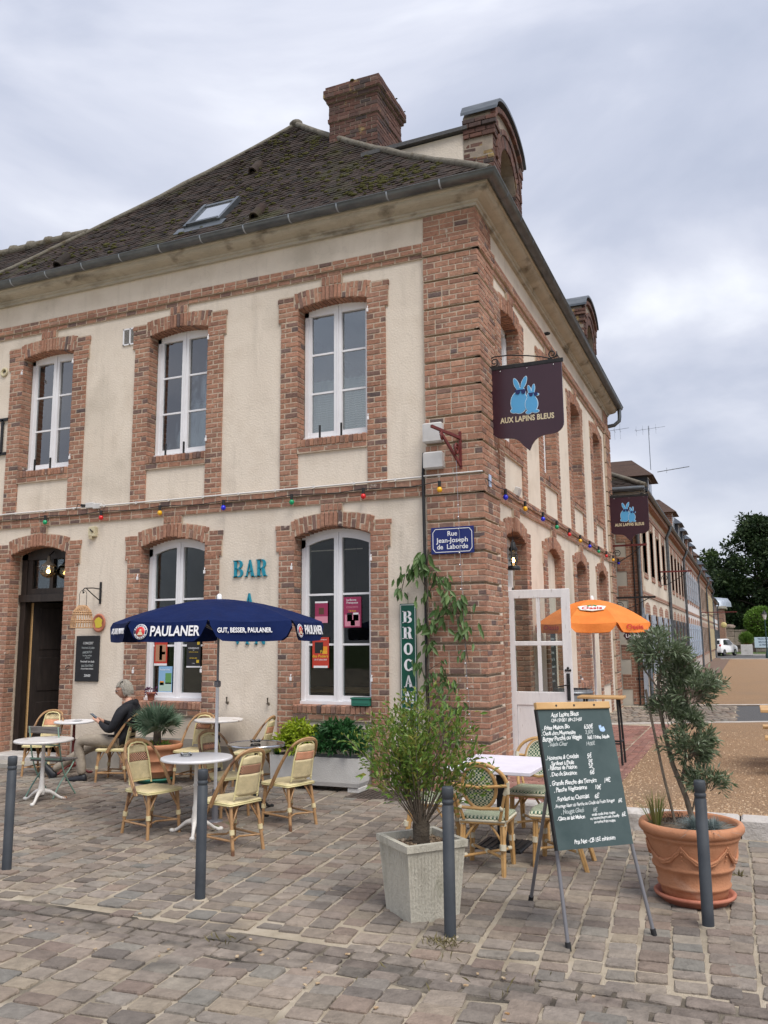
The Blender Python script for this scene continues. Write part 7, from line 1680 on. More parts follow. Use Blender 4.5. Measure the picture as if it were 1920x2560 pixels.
t = thing('door_lamp', 'lit glass globe lamp hanging in the dark doorway', 'lamp', (-7.38, .10, 3.02)); m = MB(); m.lathe([(.02, .28), (.03, .2), (.06, .16), (.10, .13), (.115, .11)], 18, cap=False); m.build('cap', 'barkdark', t)
m = MB(); m.lathe([(.115, .11), (.14, .06), (.13, .0), (.08, -.06), (.02, -.085), (.0001, -.09)], 20, cap=False); m.build('globe', glassmat('lamp_glass', (.9, .82, .66), 2.5), t)
m = MB(); m.sphere((0, 0, .02), .03, 10, 8); m.build('bulb', flat('warm_glow', (1, .62, .26), .5, emit=9), t)
m = MB(); m.cyl((0, 0, .28), (0, .1, .36), .012, n=6); m.build('hanger', 'black', t)
t = thing('storm_lantern', 'black storm lantern with a lit bulb hanging in the terrace door arch', 'lantern', (.05, 1.40, 2.86))
m = MB(); m.lathe([(.095, 0), (.1, .015), (.085, .05), (.06, .06)], 18); m.lathe([(.055, .27), (.065, .30), (.04, .34), (.03, .40), (.0001, .41)], 16)
for s in (-1, 1): m.tube([(0, s*.085, .04), (0, s*.11, .12), (0, s*.11, .28), (0, s*.06, .40), (0, 0, .43)], .011, 6)
for z in (.14, .22): m.tube([(.068*math.cos(2*PI*i/16), .068*math.sin(2*PI*i/16), z) for i in range(16)], .004, 4, closed=True)
m.build('frame', 'black', t); m = MB(); m.lathe([(.045, .06), (.066, .12), (.066, .2), (.045, .27)], 16, cap=False); m.build('chimney_glass', 'glass', t); m = MB(); m.sphere((0, 0, .14), .022, 8, 6, (1, 1, 1.7)); m.build('bulb', flat('warm_filament', (1, .55, .2), .5, emit=12), t); m = MB(); m.cyl((0, 0, .42), (0, 0, .6), .004, n=5); m.build('hook', 'black', t)
t = thing('spotlight', 'small grey floodlight above the string course on the right-hand wall', 'floodlight', (.06, 1.74, 4.05)); m = MB(); m.box((0, 0, 0), (.07, .15, .13), (0, R(20), 0), bev=.01); m.box((-.03, 0, -.05), (.06, .03, .03)); m.build('housing', 'plastic', t)
m = MB(); m.lathe([(.03, 0), (.035, .06), (.02, .10), (.0001, .11)], 10); t = simple('security_camera', 'small dark fitting poking out under the cornice of the right-hand wall', 'fitting', m, 'black', (0, 4.44, 7.44), 'body'); t.rotation_euler = (0, PI/2, 0)
t = thing('number_plate', 'tiny pale blue house number plate on the corner pier', 'number plate', (.10, .11, 3.93)); m = MB(); m.box((0, 0, 0), (.012, .09, .16)); m.build('plate', flat('pale_blue_plate', (.42, .52, .72), .4), t)
t = thing('menu_board', 'dark menu board hanging in the blind bay behind the door', 'menu board', (-.085, 4.43, 1.62)); m = MB(); m.box((0, 0, 0), (.02, .62, 1.25), bev=.004); m.build('board', 'blackboard', t)
for i in range(9): txt(('Menu du jour', 'Vins au verre', 'Cidre fermier', 'Planche', 'Tartines', 'Café - Thé', 'Jus de pomme', 'Bières', 'Desserts')[i], .07, 'chalkdim', t, frame((.0105, .0, .5-i*.12), (0, 1, 0), (0, 0, 1)), .0003, .0004, shear=.2, name='chalk_line')
# cables, conduit, string lights
m = MB(); m.tube([(-8.9, -.065, 4.015), (-6.6, -.065, 4.02), (-4.4, -.066, 4.02), (-2.2, -.066, 4.018), (-.75, -.07, 4.025)], .013, 6); m.tube([(-.75, -.09, 4.03), (.06, -.095, 4.03)], .011, 6)
for i in range(14): m.box((-8.6+i*.62, -.07, 4.018), (.03, .03, .036))
tag(m.build('conduit', 'whitecable'), 'white cable conduit running along the top of the front string course', 'conduit')
m = MB(); m.tube([(-.755, -.06, 4.35), (-.765, -.075, 4.0), (-.76, -.08, 3.5), (-.755, -.07, 2.6), (-.765, -.06, 1.6), (-.75, -.06, .8), (-.78, -.06, 0)], .022, 7); tag(m.build('drain_cable', 'cable'), 'thick black cable running down beside the brick corner pier', 'cable')
BCOL = {k: flat(k+'_bulb', c, .25, spec=.6) for k, c in {'green': (.0, .30, .12), 'red': (.62, .012, .015), 'yellow': (.80, .42, .01), 'blue': (.012, .02, .62)}.items()}
def lights(label, pts, mk, start, cols):
    t = thing('string_lights', label, 'string lights', (0, 0, 0)); W_ = [Vector(mk(start))]
    for u in pts: W_ += [Vector(mk(u-.42))+Vector((0, 0, -.03)), Vector(mk(u))]
    m = MB(); m.tube(W_, .006, 5); m.build('wire', 'cable', t)
    for u, c in zip(pts, cols):
        p = Vector(mk(u)); m = MB(); m.sphere(p+Vector((0, 0, -.105)), .036, 12, 8, (1, 1, 1.1)); b = m.build('bulb', BCOL[c], t)
        m = MB(); m.cyl(p+Vector((0, 0, .01)), p+Vector((0, 0, -.065)), .022, n=8); m.build('bulb_socket', 'rubber', t)
lights('coloured bulb string along the front string course', [-8.4, -7.29, -6.14, -5.01, -3.87, -2.73, -1.62, -.51], lambda u: (u, -.115 if u < -.75 else -.15, 3.925), -9.3, ['yellow', 'green', 'red', 'yellow', 'blue', 'green', 'red', 'yellow'])
lights('coloured bulb string along the right-hand string course', [.82, 1.96, 3.18, 4.29, 5.46, 6.6, 7.73, 8.93, 10.09, 11.23, 12.2], lambda u: (.115, u, 3.925), -.1, ['blue', 'yellow', 'blue', 'green', 'red', 'yellow', 'blue', 'green', 'red', 'yellow', 'blue'])
t = thing('crystal_string', 'string of glass drops hanging down the front of the brick pier', 'garland', (-.25, -.13, 0)); m = MB(); m.tube([(-.03, 0, 4.2), (0, 0, 2.8), (.05, -.02, 1.5), (.12, -.05, .6)], .0025, 4); m.build('thread', 'chrome', t)
for i in range(20): z = 3.6-i*.155; m = MB(); f = (3.6-z)/3; m.sphere((-.02+.12*f*f, -.03*f, z), .012, 6, 4, (1, 1, 1.35 if i % 2 else 1)); m.build('drop', 'chrome', t)
t = thing('floor_grate', 'dark metal floor grate set in the paving below the wall', 'grate', (-1.14, -.55, .004)); m = MB()
for i in range(13): m.box((-.38+i*.063, 0, 0), (.012, .56, .014)); 
for i in range(9): m.box((0, -.27+i*.068, 0), (.8, .012, .013))
for a in (-.4, .4): m.box((a, 0, 0), (.025, .6, .02))
for a in (-.29, .29): m.box((0, a, 0), (.82, .025, .02))
m.build('grid', mat('rusty_grate', [(.07, .055, .045), (.12, .095, .08)], 9, rough=.9), t); m = MB(); m.box((0, 0, -.006), (.8, .58, .004)); m.build('pit_shade', 'dark', t)  # flat dark sheet stands in for the shaded depth under the grid
# posters and curtains in the windows
def poster(label, F, u, z, w, h, bg, blocks, lines, n=-.205):
    t = thing('poster', label, 'poster', F.P(u, n, z), 0, 'posters in the ground floor windows'); m = MB(); m.box((0, 0, 0), (w, .002, h)); m.build('paper', bg, t)
    for (x0, x1, z0, z1, c) in blocks: m = MB(); m.box(((x0+x1)/2*w, -.0016, (z0+z1)/2*h), ((x1-x0)*w, .0012, (z1-z0)*h)); m.build('print', c, t)
    for (s, x, zz, sz, c) in lines: txt(s, sz, c, t, Matrix.Translation((x*w, -.0028, zz*h)) @ RXm, .0002, .0003, name='lettering')
MTp = lambda n, c: MT.setdefault(n, flat(n, c, .5))
for n, c in dict(p_red=(.50, .05, .03), p_orange=(.75, .30, .03), p_yellow=(.75, .52, .04), p_black=(.02, .02, .022), p_plum=(.30, .03, .09), p_pink=(.62, .25, .33), p_sky=(.25, .45, .68), p_green=(.12, .30, .10), p_mint=(.45, .60, .52), p_skin=(.42, .22, .13), p_brown=(.10, .05, .03)).items(): MTp(n, c)
poster('red orange poster for a potters fair in the right ground floor window', FA, -2.43, 1.72, .26, .42, 'p_red', [(-.35, .15, -.02, .34, 'p_black'), (-.42, .42, -.5, -.43, 'white'), (.1, .4, -.05, .2, 'p_orange')], [('Fête', .18, .02, .06, 'p_yellow'), ('des Potiers', -.02, -.12, .055, 'p_yellow'), ('20-27 juillet 2025', -.0, -.235, .028, 'white'), ('MOUTIERS AU PERCHE', 0, .42, .018, 'white')])
poster('plum and pink concert poster at the centre of the right ground floor window', FA, -1.94, 2.27, .27, .42, 'p_plum', [(-.42, .42, -.46, -.08, 'p_pink'), (-.3, .0, -.3, -.02, 'p_black'), (.05, .35, -.28, -.02, 'white'), (-.1, .15, -.44, -.25, 'white')], [('La Bonne', -.05, .40, .04, 'white'), ('Franquette', 0, .31, .04, 'white'), ('CONCERTS', 0, .16, .035, 'p_pink'), ('7 & 8 juin', 0, .04, .03, 'p_yellow')])
poster('small dark poster half hidden by the right tip of the blue parasol', FA, -2.42, 2.28, .2, .3, 'p_plum', [(-.5, .5, .42, .5, 'white'), (-.5, .5, -.5, -.2, 'p_pink'), (-.2, .2, -.1, .2, 'p_brown')], [])
poster('reddish guitarist poster in the left ground floor window', FA, -5.16, 1.74, .24, .42, 'p_red', [(-.4, .4, -.35, .25, 'p_skin'), (-.1, .12, -.3, .22, 'p_brown'), (-.02, .35, -.1, .0, 'p_orange'), (-.5, .5, -.5, -.42, 'white')], [('Amorito', 0, .38, .055, 'white')])
poster('black conference poster in the left ground floor window', FA, -4.56, 1.72, .25, .43, 'p_black', [(-.5, .5, -.5, -.45, 'white'), (.25, .42, .28, .42, 'p_yellow'), (.22, .4, -.34, -.24, 'p_yellow')], [('CONFERENCE', 0, .16, .03, 'white'), ('sur', 0, .1, .02, 'white'), ('la Perche de demain', 0, .03, .02, 'p_yellow'), ('ENTREE LIBRE', 0, -.18, .022, 'p_yellow'), ('5 / 08', 0, -.36, .02, 'white')])
poster('pale blue landscape poster below the guitarist poster', FA, -5.06, 1.32, .25, .40, 'p_sky', [(-.45, .45, -.42, -.1, 'p_mint'), (.0, .45, -.15, .25, 'p_green'), (-.4, -.1, -.2, -.05, 'p_orange'), (-.5, .5, -.5, -.45, 'white')], [('Festival d\'été', -.05, .38, .035, 'white')])
def lace(label, F, u, w, z0, z1, motif, n=-.27):
    m_, N, L, b = newmat('lace_'+motif); tc = N.new('ShaderNodeNewGeometry'); vo = N.new('ShaderNodeTexVoronoi' if motif == 'leaf' else 'ShaderNodeTexWave')
    vo.inputs['Scale'].default_value = 16 if motif == 'leaf' else 9
    if motif != 'leaf': vo.wave_type = 'RINGS'; vo.inputs['Distortion'].default_value = 3
    mp = N.new('ShaderNodeMapping'); mp.inputs['Scale'].default_value = (1.6, .2, 1); L.new(tc.outputs['Position'], mp.inputs[0]); L.new(mp.outputs[0], vo.inputs[0])
    r = ramp(N, [(.30, .26, .20), (.80, .82, .80)] if motif == 'leaf' else [(.60, .66, .66), (.86, .88, .88)], .14 if motif == 'leaf' else .3, .26 if motif == 'leaf' else .6); L.new(vo.outputs[0], r.inputs[0]); L.new(r.outputs[0], b.inputs['Base Color']); b.inputs['Roughness'].default_value = .9
    tr = N.new('ShaderNodeBsdfTransparent'); mx = N.new('ShaderNodeMixShader'); mx.inputs[0].default_value = .9; L.new(tr.outputs[0], mx.inputs[1]); L.new(b.outputs[0], mx.inputs[2]); L.new(mx.outputs[0], N['Material Output'].inputs[0])
    m = MB(); K = 60; vs = []
    for z in (z0, (z0+z1)/2, z1-.03, z1):
        for k in range(K+1): x = u-w+2*w*k/K; vs.append(F.P(x, n+.018*math.sin(k*1.15)+.006*math.sin(k*2.9), z+(.008*math.sin(k*2.1) if z == z1 else 0)))
    m._add(vs, [(r_*(K+1)+k, r_*(K+1)+k+1, (r_+1)*(K+1)+k+1, (r_+1)*(K+1)+k) for r_ in range(3) for k in range(K)], True)
    tag(m.build('lace_curtain', m_), label, 'curtain', 'half height lace curtains upstairs')
lace('white lace half curtain with geometric pattern in the right upper window', FA, AU[0], .5, 4.82, 5.66, 'geo')
lace('white half curtain with brown leaf motif in the middle upper window', FA, AU[1], .5, 4.82, 5.60, 'leaf')
for i, (x, y, z) in enumerate(((-2.5, .7, 2.45), (-2.2, .9, 2.4), (-1.85, .8, 2.38))):
    t = thing('pendant_lamp', 'dark pendant lamp inside, '+('leftmost', 'middle', 'rightmost')[i]+' of three behind the right ground floor window', 'lamp', (x, y, z), 0, 'pendant lamps inside the bar'); m = MB(); m.lathe([(.02, .22), (.03, .14), (.09, .06), (.11, 0)], 16, cap=False); m.build('shade', 'black', t); m = MB(); m.cyl((0, 0, .2), (0, 0, 1.15), .004, n=5); m.build('cord', 'cable', t)
t = thing('bar_counter', 'dim wooden bar counter inside, behind the right window', 'counter', (-2.2, 1.6, .06)); m = MB(); m.box((0, 0, .52), (2.2, .5, 1.05)); m.build('front', 'doorwood', t); m = MB(); m.box((0, -.02, 1.07), (2.3, .6, .05)); m.build('counter_top', 'lightwood', t)
# clips with tiny white lamps on the brick jambs
JN = {-8: 'left upper', -7: 'left upper', -4: 'middle', -1: 'right', -3: 'right', -5: 'middle', -2: 'right'}
for x, z in ((-8.05, 6.5), (-6.93, 6.55), (-4.25, 6.55), (-1.57, 6.55), (-1.57, 4.98), (-4.25, 4.95), (-6.9, 4.92), (-2.76, 2.95), (-1.54, 3.02), (-2.76, 1.42), (-1.54, 1.42), (-5.44, 2.9), (-4.22, 2.95), (-5.46, 1.5), (-4.24, 1.52)):
    m = MB(); m.tube([(0, 0, 0), (0, -.02, .01), (0, -.025, -.02)], .005, 5); m.box((0, -.025, -.05), (.022, .022, .05)); tag(m.build('wall_clip', 'white', None, (x, -.03, z)), 'white clip '+('high' if z > 5.5 or 2 < z < 4 else 'low')+' on the '+('left' if x < -6.9 and x < -8 else 'right' if (x > -2 or -4.3 < x < -4.2 or -7 < x < -6.8) else 'left')+' jamb of the '+('upper ' if z > 4 else 'ground floor ')+('window at the left edge' if x < -6.5 else 'middle window' if x < -4 else 'window nearest the corner'), 'clip', 'white clips on the window jambs')
# ------------------------------------------------------------------ the seated man
def skinned(name, chains, parent, mats, pick, sub=2):
    """chains: lists of (point, radius); shared points join the limbs"""
    vs, rs, es, ix = [], [], [], {}
    def add(p, r):
        k = tuple(round(c, 4) for c in p)
        if k not in ix: ix[k] = len(vs); vs.append(k); rs.append(r)
        return ix[k]
    for ch in chains:
        last = None
        for p, r in ch:
            i = add(p, r)
            if last is not None and i != last: es.append((last, i))
            last = i
    me = bpy.data.meshes.new(name); me.from_pydata(vs, es, []); o = bpy.data.objects.new(name, me); COL.objects.link(o)
    md = o.modifiers.new('skin', 'SKIN'); md.use_smooth_shade = True; o.modifiers.new('sub', 'SUBSURF').levels = sub; o.modifiers['sub'].render_levels = sub
    for i, r in enumerate(rs):
        d = me.skin_vertices[0].data[i]; d.radius = (r, r) if not isinstance(r, tuple) else r; d.use_root = (i == 0)
    bpy.context.view_layer.update(); m2 = bpy.data.meshes.new_from_object(o.evaluated_get(bpy.context.evaluated_depsgraph_get()))
    bpy.data.objects.remove(o); m2.name = name; m2.materials.clear()
    for m in mats: m2.materials.append(MT[m])
    for p in m2.polygons: p.material_index = pick(p.center); p.use_smooth = True
    return link(name, m2, parent)
man = thing('person', 'grey haired man with glasses, black jacket and khaki trousers, seated looking at a phone', 'person', (-5.09, -.80, 0), R(193))
SH, HP = .205, .09
pel = ((-.10, 0, .545), .115)
sp = [pel, ((-.13, 0, .66), .15), ((-.165, 0, .80), .158), ((-.185, 0, .93), .155), ((-.185, 0, 1.02), .09), ((-.165, 0, 1.08), .052), ((-.14, 0, 1.13), .05)]
chest = ((-.185, 0, .93), .155); ch = [sp]
for s in (-1, 1):
    ch.append([chest, ((-.18, s*.16, .975), .09), ((-.165, s*(SH+.01), .955), .082), ((-.12, s*(SH+.05), .83), .07), ((-.06, s*(SH+.055), .715), .062), ((.04, s*(SH-.01), .715), .056), ((.16, s*.11, .755), .038), ((.215, s*.07, .785), .027), ((.25, s*.055, .80), .024)])
    pm = ((.25, s*.055, .80), .024); ch.append([pm, ((.285, s*.045, .815), .022)])
    pl = (.285, s*.045, .815)
    for k, (dy, l, dz) in enumerate(((.022, .055, .006), (.008, .062, .012), (-.006, .058, .010), (-.019, .046, .004))):
        ch.append([(pl, .022), ((.31, s*(.045+dy), .82+dz), .0095), ((.31+l*.55, s*(.043+dy-.012), .835+dz), .0085), ((.305+l*.6, s*(.03+dy-.02), .848+dz), .0075)])
    ch.append([pm, ((.27, s*.03, .83), .011), ((.295, s*.018, .85), .009)])
# near leg bent, far leg stretched out
ch.append([pel, ((-.06, HP, .535), .10), ((.18, HP+.03, .555), .098), ((.40, HP+.045, .56), .084), ((.485, HP+.05, .525), .076), ((.475, HP+.05, .40), .072), ((.43, HP+.05, .22), .068), ((.42, HP+.05, .09), .058)])
ch.append([pel, ((-.06, -HP, .525), .10), ((.20, -HP-.02, .50), .095), ((.42, -HP-.03, .45), .080), ((.54, -HP-.03, .39), .072), ((.76, -HP-.02, .255), .066), ((.99, -HP-.01, .115), .054)])
def pick(c):
    if c.x > .222 and c.z > .74: return 2
    if c.z > 1.055: return 2
    if (c.z > .60 and c.x < .03) or c.z > .674 or (c.z > .50 and c.x < -.13): return 0
    return 1
body = skinned('body', ch, man, ['jacket', 'khaki', 'skin'], pick)
# head joined to the body mesh
hb = bmesh.new(); bmesh.ops.create_uvsphere(hb, u_segments=24, v_segments=18, radius=.1)
for v in hb.verts:
    x, y, z = v.co; t = z/.1
    x *= 1.02; y *= .80; z *= 1.22
    if t < 0: y *= 1+.22*t; x = x*(1+.10*t)+(.012 if x > 0 else .02)*-t
    f = max(0, x)/.1
    if f > .6:
        nose = math.exp(-((y)/.014)**2)*math.exp(-((z+.012)/.024)**2); brow = math.exp(-((z-.022)/.012)**2)*.35; eye = -math.exp(-((abs(y)-.031)/.014)**2-((z-.008)/.011)**2)*.5; lip = math.exp(-((z+.058)/.008)**2-(y/.024)**2)*.35; mouth = -math.exp(-((z+.068)/.004)**2-(y/.024)**2)*.15; chin = math.exp(-((z+.098)/.018)**2-(y/.03)**2)*.7
        x += .021*nose+.010*(brow+eye+lip+mouth+chin)
    e = math.exp(-((x+.005)/.02)**2-((z+.005)/.028)**2)
    if abs(y) > .06: y += math.copysign(.016*e, y)
    v.co = (x, y, z)
HM = Matrix.Translation((-.085, 0, 1.235)) @ Matrix.Rotation(R(30), 4, 'Z') @ Matrix.Rotation(R(17), 4, 'Y')
hb.transform(HM); hme = bpy.data.meshes.new('h'); hb.to_mesh(hme); hb.free()
bm = bmesh.new(); bm.from_mesh(body.data); n0 = len(bm.faces); bm.from_mesh(hme); bm.faces.ensure_lookup_table()
for f in bm.faces[n0:]: f.material_index = 2; f.smooth = True
bm.to_mesh(body.data); bm.free()
hm = MB(); g = np.random.default_rng(4)
K, J = 26, 7; vs = []
for j in range(J+1):
    el = R(90-j*13.5)
    for k in range(K):
        a = 2*PI*k/K; r = .1065+.0035*math.sin(a*9+j*1.3)+.0025*g.normal(); ca = math.cos(a)
        x, y, z = r*math.cos(el)*math.cos(a)*1.03-.008, r*math.cos(el)*math.sin(a)*.86, r*math.sin(el)*1.22+.002
        if j > 6: k2 = (j-6)/6; z = -.02-(.085)*k2+ .0; rr = .110-.004*k2+.003*math.sin(a*8); x, y = rr*math.cos(a)*1.03-.01, rr*math.sin(a)*.88
        lim = .055 if abs(math.sin(a)) < .75 else .012
        if ca > .22 and z < lim+.02: x, y, z = x*.82, y*.80, max(z, lim) if j < 8 else lim
        vs.append((x, y, z))
hm._add(vs, [(j*K+k, j*K+(k+1) % K, (j+1)*K+(k+1) % K, (j+1)*K+k) for j in range(J) for k in range(K)], True)
for q in range(230):
    a = R(g.uniform(74, 286)); el = R(g.uniform(20, 78)); w_ = g.uniform(0, 6); pts = []
    for i in range(8):
        e2 = el-(el+R(38))*i/7; rr = .108+.003*math.sin(i*1.4+w_)+g.normal(0, .0015); a2 = a+.10*math.sin(i*.7+w_)*(i/7)
        if e2 > R(-2): pts.append((rr*math.cos(e2)*math.cos(a2)*1.03-.008, rr*math.cos(e2)*math.sin(a2)*.87, rr*math.sin(e2)*1.22))
        else: k2 = (R(-2)-e2)/R(36); pts.append(((rr-.012*k2)*math.cos(a2)*1.02-.012, (rr-.006*k2)*math.sin(a2)*.88, -.004-.095*k2*(.8+.25*math.sin(w_))))
    hm.tube(pts, [.0055]*7+[.002], 4)
for q in range(70):
    y0 = g.uniform(-.07, .07); x0 = .095*math.sqrt(max(.05, 1-(y0/.085)**2)); pts = []
    for i in range(6):
        t_ = i/5; pts.append((x0*(1-t_)*1.0+(-.02)*t_, y0*(1-.1*t_)+math.copysign(.02, y0)*t_, .062+.062*math.sin(PI*.5*min(1, t_*1.2))+g.normal(0, .0015)))
    hm.tube(pts, .0055, 4)
h = hm.build('hair', 'hair', man); h.matrix_local = HM
gm = MB()
for s in (-1, 1): gm.tube([(.108, s*.034+.021*math.cos(q), .008+.016*math.sin(q)) for q in [2*PI*i/14 for i in range(14)]], .0032, 5, closed=True); gm.tube([(.106, s*.056, .014), (.06, s*.082, .016), (-.01, s*.088, .008)], .003, 5)
gm.tube([(.108, -.013, .012), (.112, 0, .015), (.108, .013, .012)], .003, 5); o = gm.build('glasses', 'black', man); o.matrix_local = HM
for s in (-1, 1): m = MB(); m.sphere((.0865, s*.031, .008), .011, 8, 6); o = m.build('eye', 'white', man); o.matrix_local = HM; m = MB(); m.sphere((.0945, s*.031, .005), .0048, 6, 5); o = m.build('pupil', 'black', man); o.matrix_local = HM
# jacket collar and hood, white badge, shoes
m = MB(); m.tube([(-.235, .0, 1.035)]+[(-.165+.09*math.cos(a), .10*math.sin(a), 1.03-.035*math.cos(a)) for a in [R(150), R(110), R(70), R(35)]], [.05, .045, .038, .028, .018], 8); m.tube([(-.235, .0, 1.035)]+[(-.165+.09*math.cos(a), -.10*math.sin(a), 1.03-.035*math.cos(a)) for a in [R(150), R(110), R(70), R(35)]], [.05, .045, .038, .028, .018], 8); m.build('collar', 'jacket', man)
m = MB(); m.tube([(.01, 0, .60)]+[(-.115+.125*math.cos(a), .15*math.sin(a), .60) for a in [2*PI*i/20 for i in range(21)]], .02, 6); m.build('jacket_hem', 'jacket', man)
m = MB(); m.box((-.048, .045, .905), (.006, .055, .07), (0, R(-8), 0)); m.build('paper_badge', 'white', man)
def shoe(ank, fwd, up, nm='shoe'):
    f, u = Vector(fwd).normalized(), Vector(up).normalized(); s_ = f.cross(u); A = Vector(ank); m = MB(); rows = []
    for i, (x, hw, hh) in enumerate(((-.075, .02, .05), (-.06, .036, .085), (-.02, .040, .095), (.04, .043, .072), (.10, .047, .055), (.16, .045, .045), (.20, .032, .035), (.215, .012, .025))):
        rows.append([A+f*x+s_*(hw*c)+u*(z*hh) for c, z in ((-1, 0), (-1.08, .3), (-.85, .75), (-.3, 1), (.3, 1), (.85, .75), (1.08, .3), (1, 0))])
    vs = [p for r in rows for p in r]; n = 8; m._add(vs, [(i*n+k, i*n+(k+1) % n, (i+1)*n+(k+1) % n, (i+1)*n+k) for i in range(7) for k in range(n)]+[tuple(range(n)), tuple(range(7*n+n-1, 7*n-1, -1))], True)
    o = m.build(nm, 'shoe', man); m = MB(); m.beam(A+f*-.07-u*.006, A+f*.205-u*.006, .088, .022, u); m.build('shoe_sole', 'rubber', man)
shoe((.425, HP+.05, .018), (1, .12, 0), (0, 0, 1)); shoe((1.03, -HP-.01, .045), (.62, -.1, .78), (-.78, 0, .62))
t = thing('phone', 'small dark phone held in the seated man\'s hands', 'phone', tuple(man.matrix_basis @ Vector((.33, 0, .865)))); t.location = Matrix.Translation((-5.09, -.80, 0)) @ Matrix.Rotation(R(193), 4, 'Z') @ Vector((.335, 0, .862)); t.rotation_euler = (0, R(-35), R(193)); m = MB(); m.box((0, 0, 0), (.145, .07, .009), bev=.003); m.build('body', 'black', t); m = MB(); m.box((0, 0, .0052), (.13, .062, .001)); m.build('screen', flat('phone_screen', (.10, .13, .17), .1), t)
# ------------------------------------------------------------------ far end of the square
def tree(label, x, y, h, rad, leafm, n, size, trunk_h, seed, grp=None, base=ZB):
    t = thing('broadleaf_tree', label, 'tree', (x, y, base), 0, grp); g = np.random.default_rng(seed); tb = MB()
    tb.tube([(0, 0, -.2), (.1, 0, trunk_h*.5), (0, .1, trunk_h), (.1, 0, h*.62), (0, 0, h*.85)], [rad*.075, rad*.06, rad*.05, rad*.03, rad*.01], 9)
    P, D = [], []; nb = 34
    for i in range(nb):
        z = trunk_h+(h-trunk_h)*((i+.5)/nb); k = (z-trunk_h)/(h-trunk_h); env = rad*(math.sin(PI*(.12+.86*k**.85))**.7)
        for q in range(2):
            a = g.uniform(0, 2*PI); r = env*g.uniform(.45, .95); c = np.array([r*math.cos(a), r*math.sin(a), z+g.normal(0, .25)]); s = rad*g.uniform(.16, .30)
            tb.tube([(0, 0, z*.82), tuple(c*np.array([.55, .55, .95])), tuple(c)], [rad*.018, rad*.012, rad*.006], 5)
            p, d = ellip(n//(nb*2), c, (s, s, s*.72), .25, int(g.integers(1e6))); P.append(p); D.append(d)
    tb.build('trunk', 'barkdark', t); lb = MB(); leaves(lb, np.concatenate(P), np.concatenate(D), size, .6, .6, .1, up=.35, seed=seed); o = lb.build('crown', leafm, t, fixn=False); return t
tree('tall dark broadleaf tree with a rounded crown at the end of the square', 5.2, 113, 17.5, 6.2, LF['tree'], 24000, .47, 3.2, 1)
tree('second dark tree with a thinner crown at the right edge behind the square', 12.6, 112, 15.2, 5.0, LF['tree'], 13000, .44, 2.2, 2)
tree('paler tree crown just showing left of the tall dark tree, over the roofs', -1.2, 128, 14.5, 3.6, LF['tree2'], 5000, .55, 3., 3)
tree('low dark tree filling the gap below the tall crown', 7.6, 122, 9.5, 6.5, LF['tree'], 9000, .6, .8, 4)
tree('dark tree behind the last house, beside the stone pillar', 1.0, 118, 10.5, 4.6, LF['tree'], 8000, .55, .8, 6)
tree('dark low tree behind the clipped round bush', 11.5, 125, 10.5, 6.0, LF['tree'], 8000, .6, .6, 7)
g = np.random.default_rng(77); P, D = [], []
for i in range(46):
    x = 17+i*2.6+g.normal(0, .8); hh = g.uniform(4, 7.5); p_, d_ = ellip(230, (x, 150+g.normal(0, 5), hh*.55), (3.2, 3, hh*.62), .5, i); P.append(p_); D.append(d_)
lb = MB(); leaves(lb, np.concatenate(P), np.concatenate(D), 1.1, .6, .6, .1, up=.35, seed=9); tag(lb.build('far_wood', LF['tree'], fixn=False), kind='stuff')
t = thing('round_bush', 'large clipped round light green bush behind the stone wall', 'bush', (4.85, 92, 1.2)); P, D = ellip(5200, (0, 0, 2.15), (1.75, 1.75, 1.75), .78, 5); lb = MB(); leaves(lb, P, D, .26, .6, .5); lb.build('foliage', LF['bush'], t, fixn=False)['kind'] = 'stuff'; m = MB(); m._sph((0, 0, 2.1), 1.35, 16, 10, (1, 1, 1)); m.tube([(0, 0, -1.2), (0, 0, 1.2)], .12, 8); m.build('shade_core', 'barkdark', t)  # solid dark ball added inside the leaves to block light, plus the trunk
t = thing('planter_box', 'square beige planter box with tall grass at the far end of the square', 'planter', (3.12, 73.2, ZB)); m = MB(); m.box((0, 0, .5), (.98, .98, .98), bev=.03); m.build('box', 'concretepale', t)
m = MB(); m.box((0, 0, .05), (.85, .85, .1)); m.build('foot', 'concrete', t)
t = thing('ornamental_grass', 'rounded clump of tall green grass in the beige planter box', 'plant', (3.12, 73.2, ZB+.98)); P, D = ellip(1700, (0, 0, .45), (.56, .56, .58), .3, 15); D[:, 2] += 1.2; lb = MB(); leaves(lb, P, D, .26, .12, .25); lb.build('blades', LF['bush'], t, fixn=False)['kind'] = 'stuff'; P, D = ellip(300, (0, 0, .02), (.42, .42, .12), .4, 16); lb = MB(); leaves(lb, P, D, .09, .6, .5); lb.build('flowers', flat('dark_red_flower', (.22, .02, .02), .7), t, fixn=False)['kind'] = 'stuff'
MT['wallstone'] = piecemat('wall_stone', [(.24, .20, .17), (.34, .29, .24), (.18, .13, .11), (.40, .36, .30)], nscale=3)
t = thing('stone_pillar', 'stone gate pillar with moulded cap at the end of the square', 'pillar', (1.5, 91, ZB))
for i in range(5): m = MB(); m.box((0, 0, .3+i*.55), (1.0-.02*i, .9, .53), bev=.03); m.build('stone', 'wallstone', t)
m = MB(); m.box((0, 0, 2.72), (1.2, 1.1, .12), bev=.02); m.lathe([(.66, 2.78), (.66, 2.86), (.45, 3.02), (.0001, 3.06)], 4); m.build('cap', 'wallstone', t)
t = thing('stone_wall', 'low stone and brick wall running right from the gate pillar', 'wall', (0, 92, ZB)); m = MB(); m.box((10, .2, .7), (16, .3, 1.4)); m.build('core', 'mortar', t)
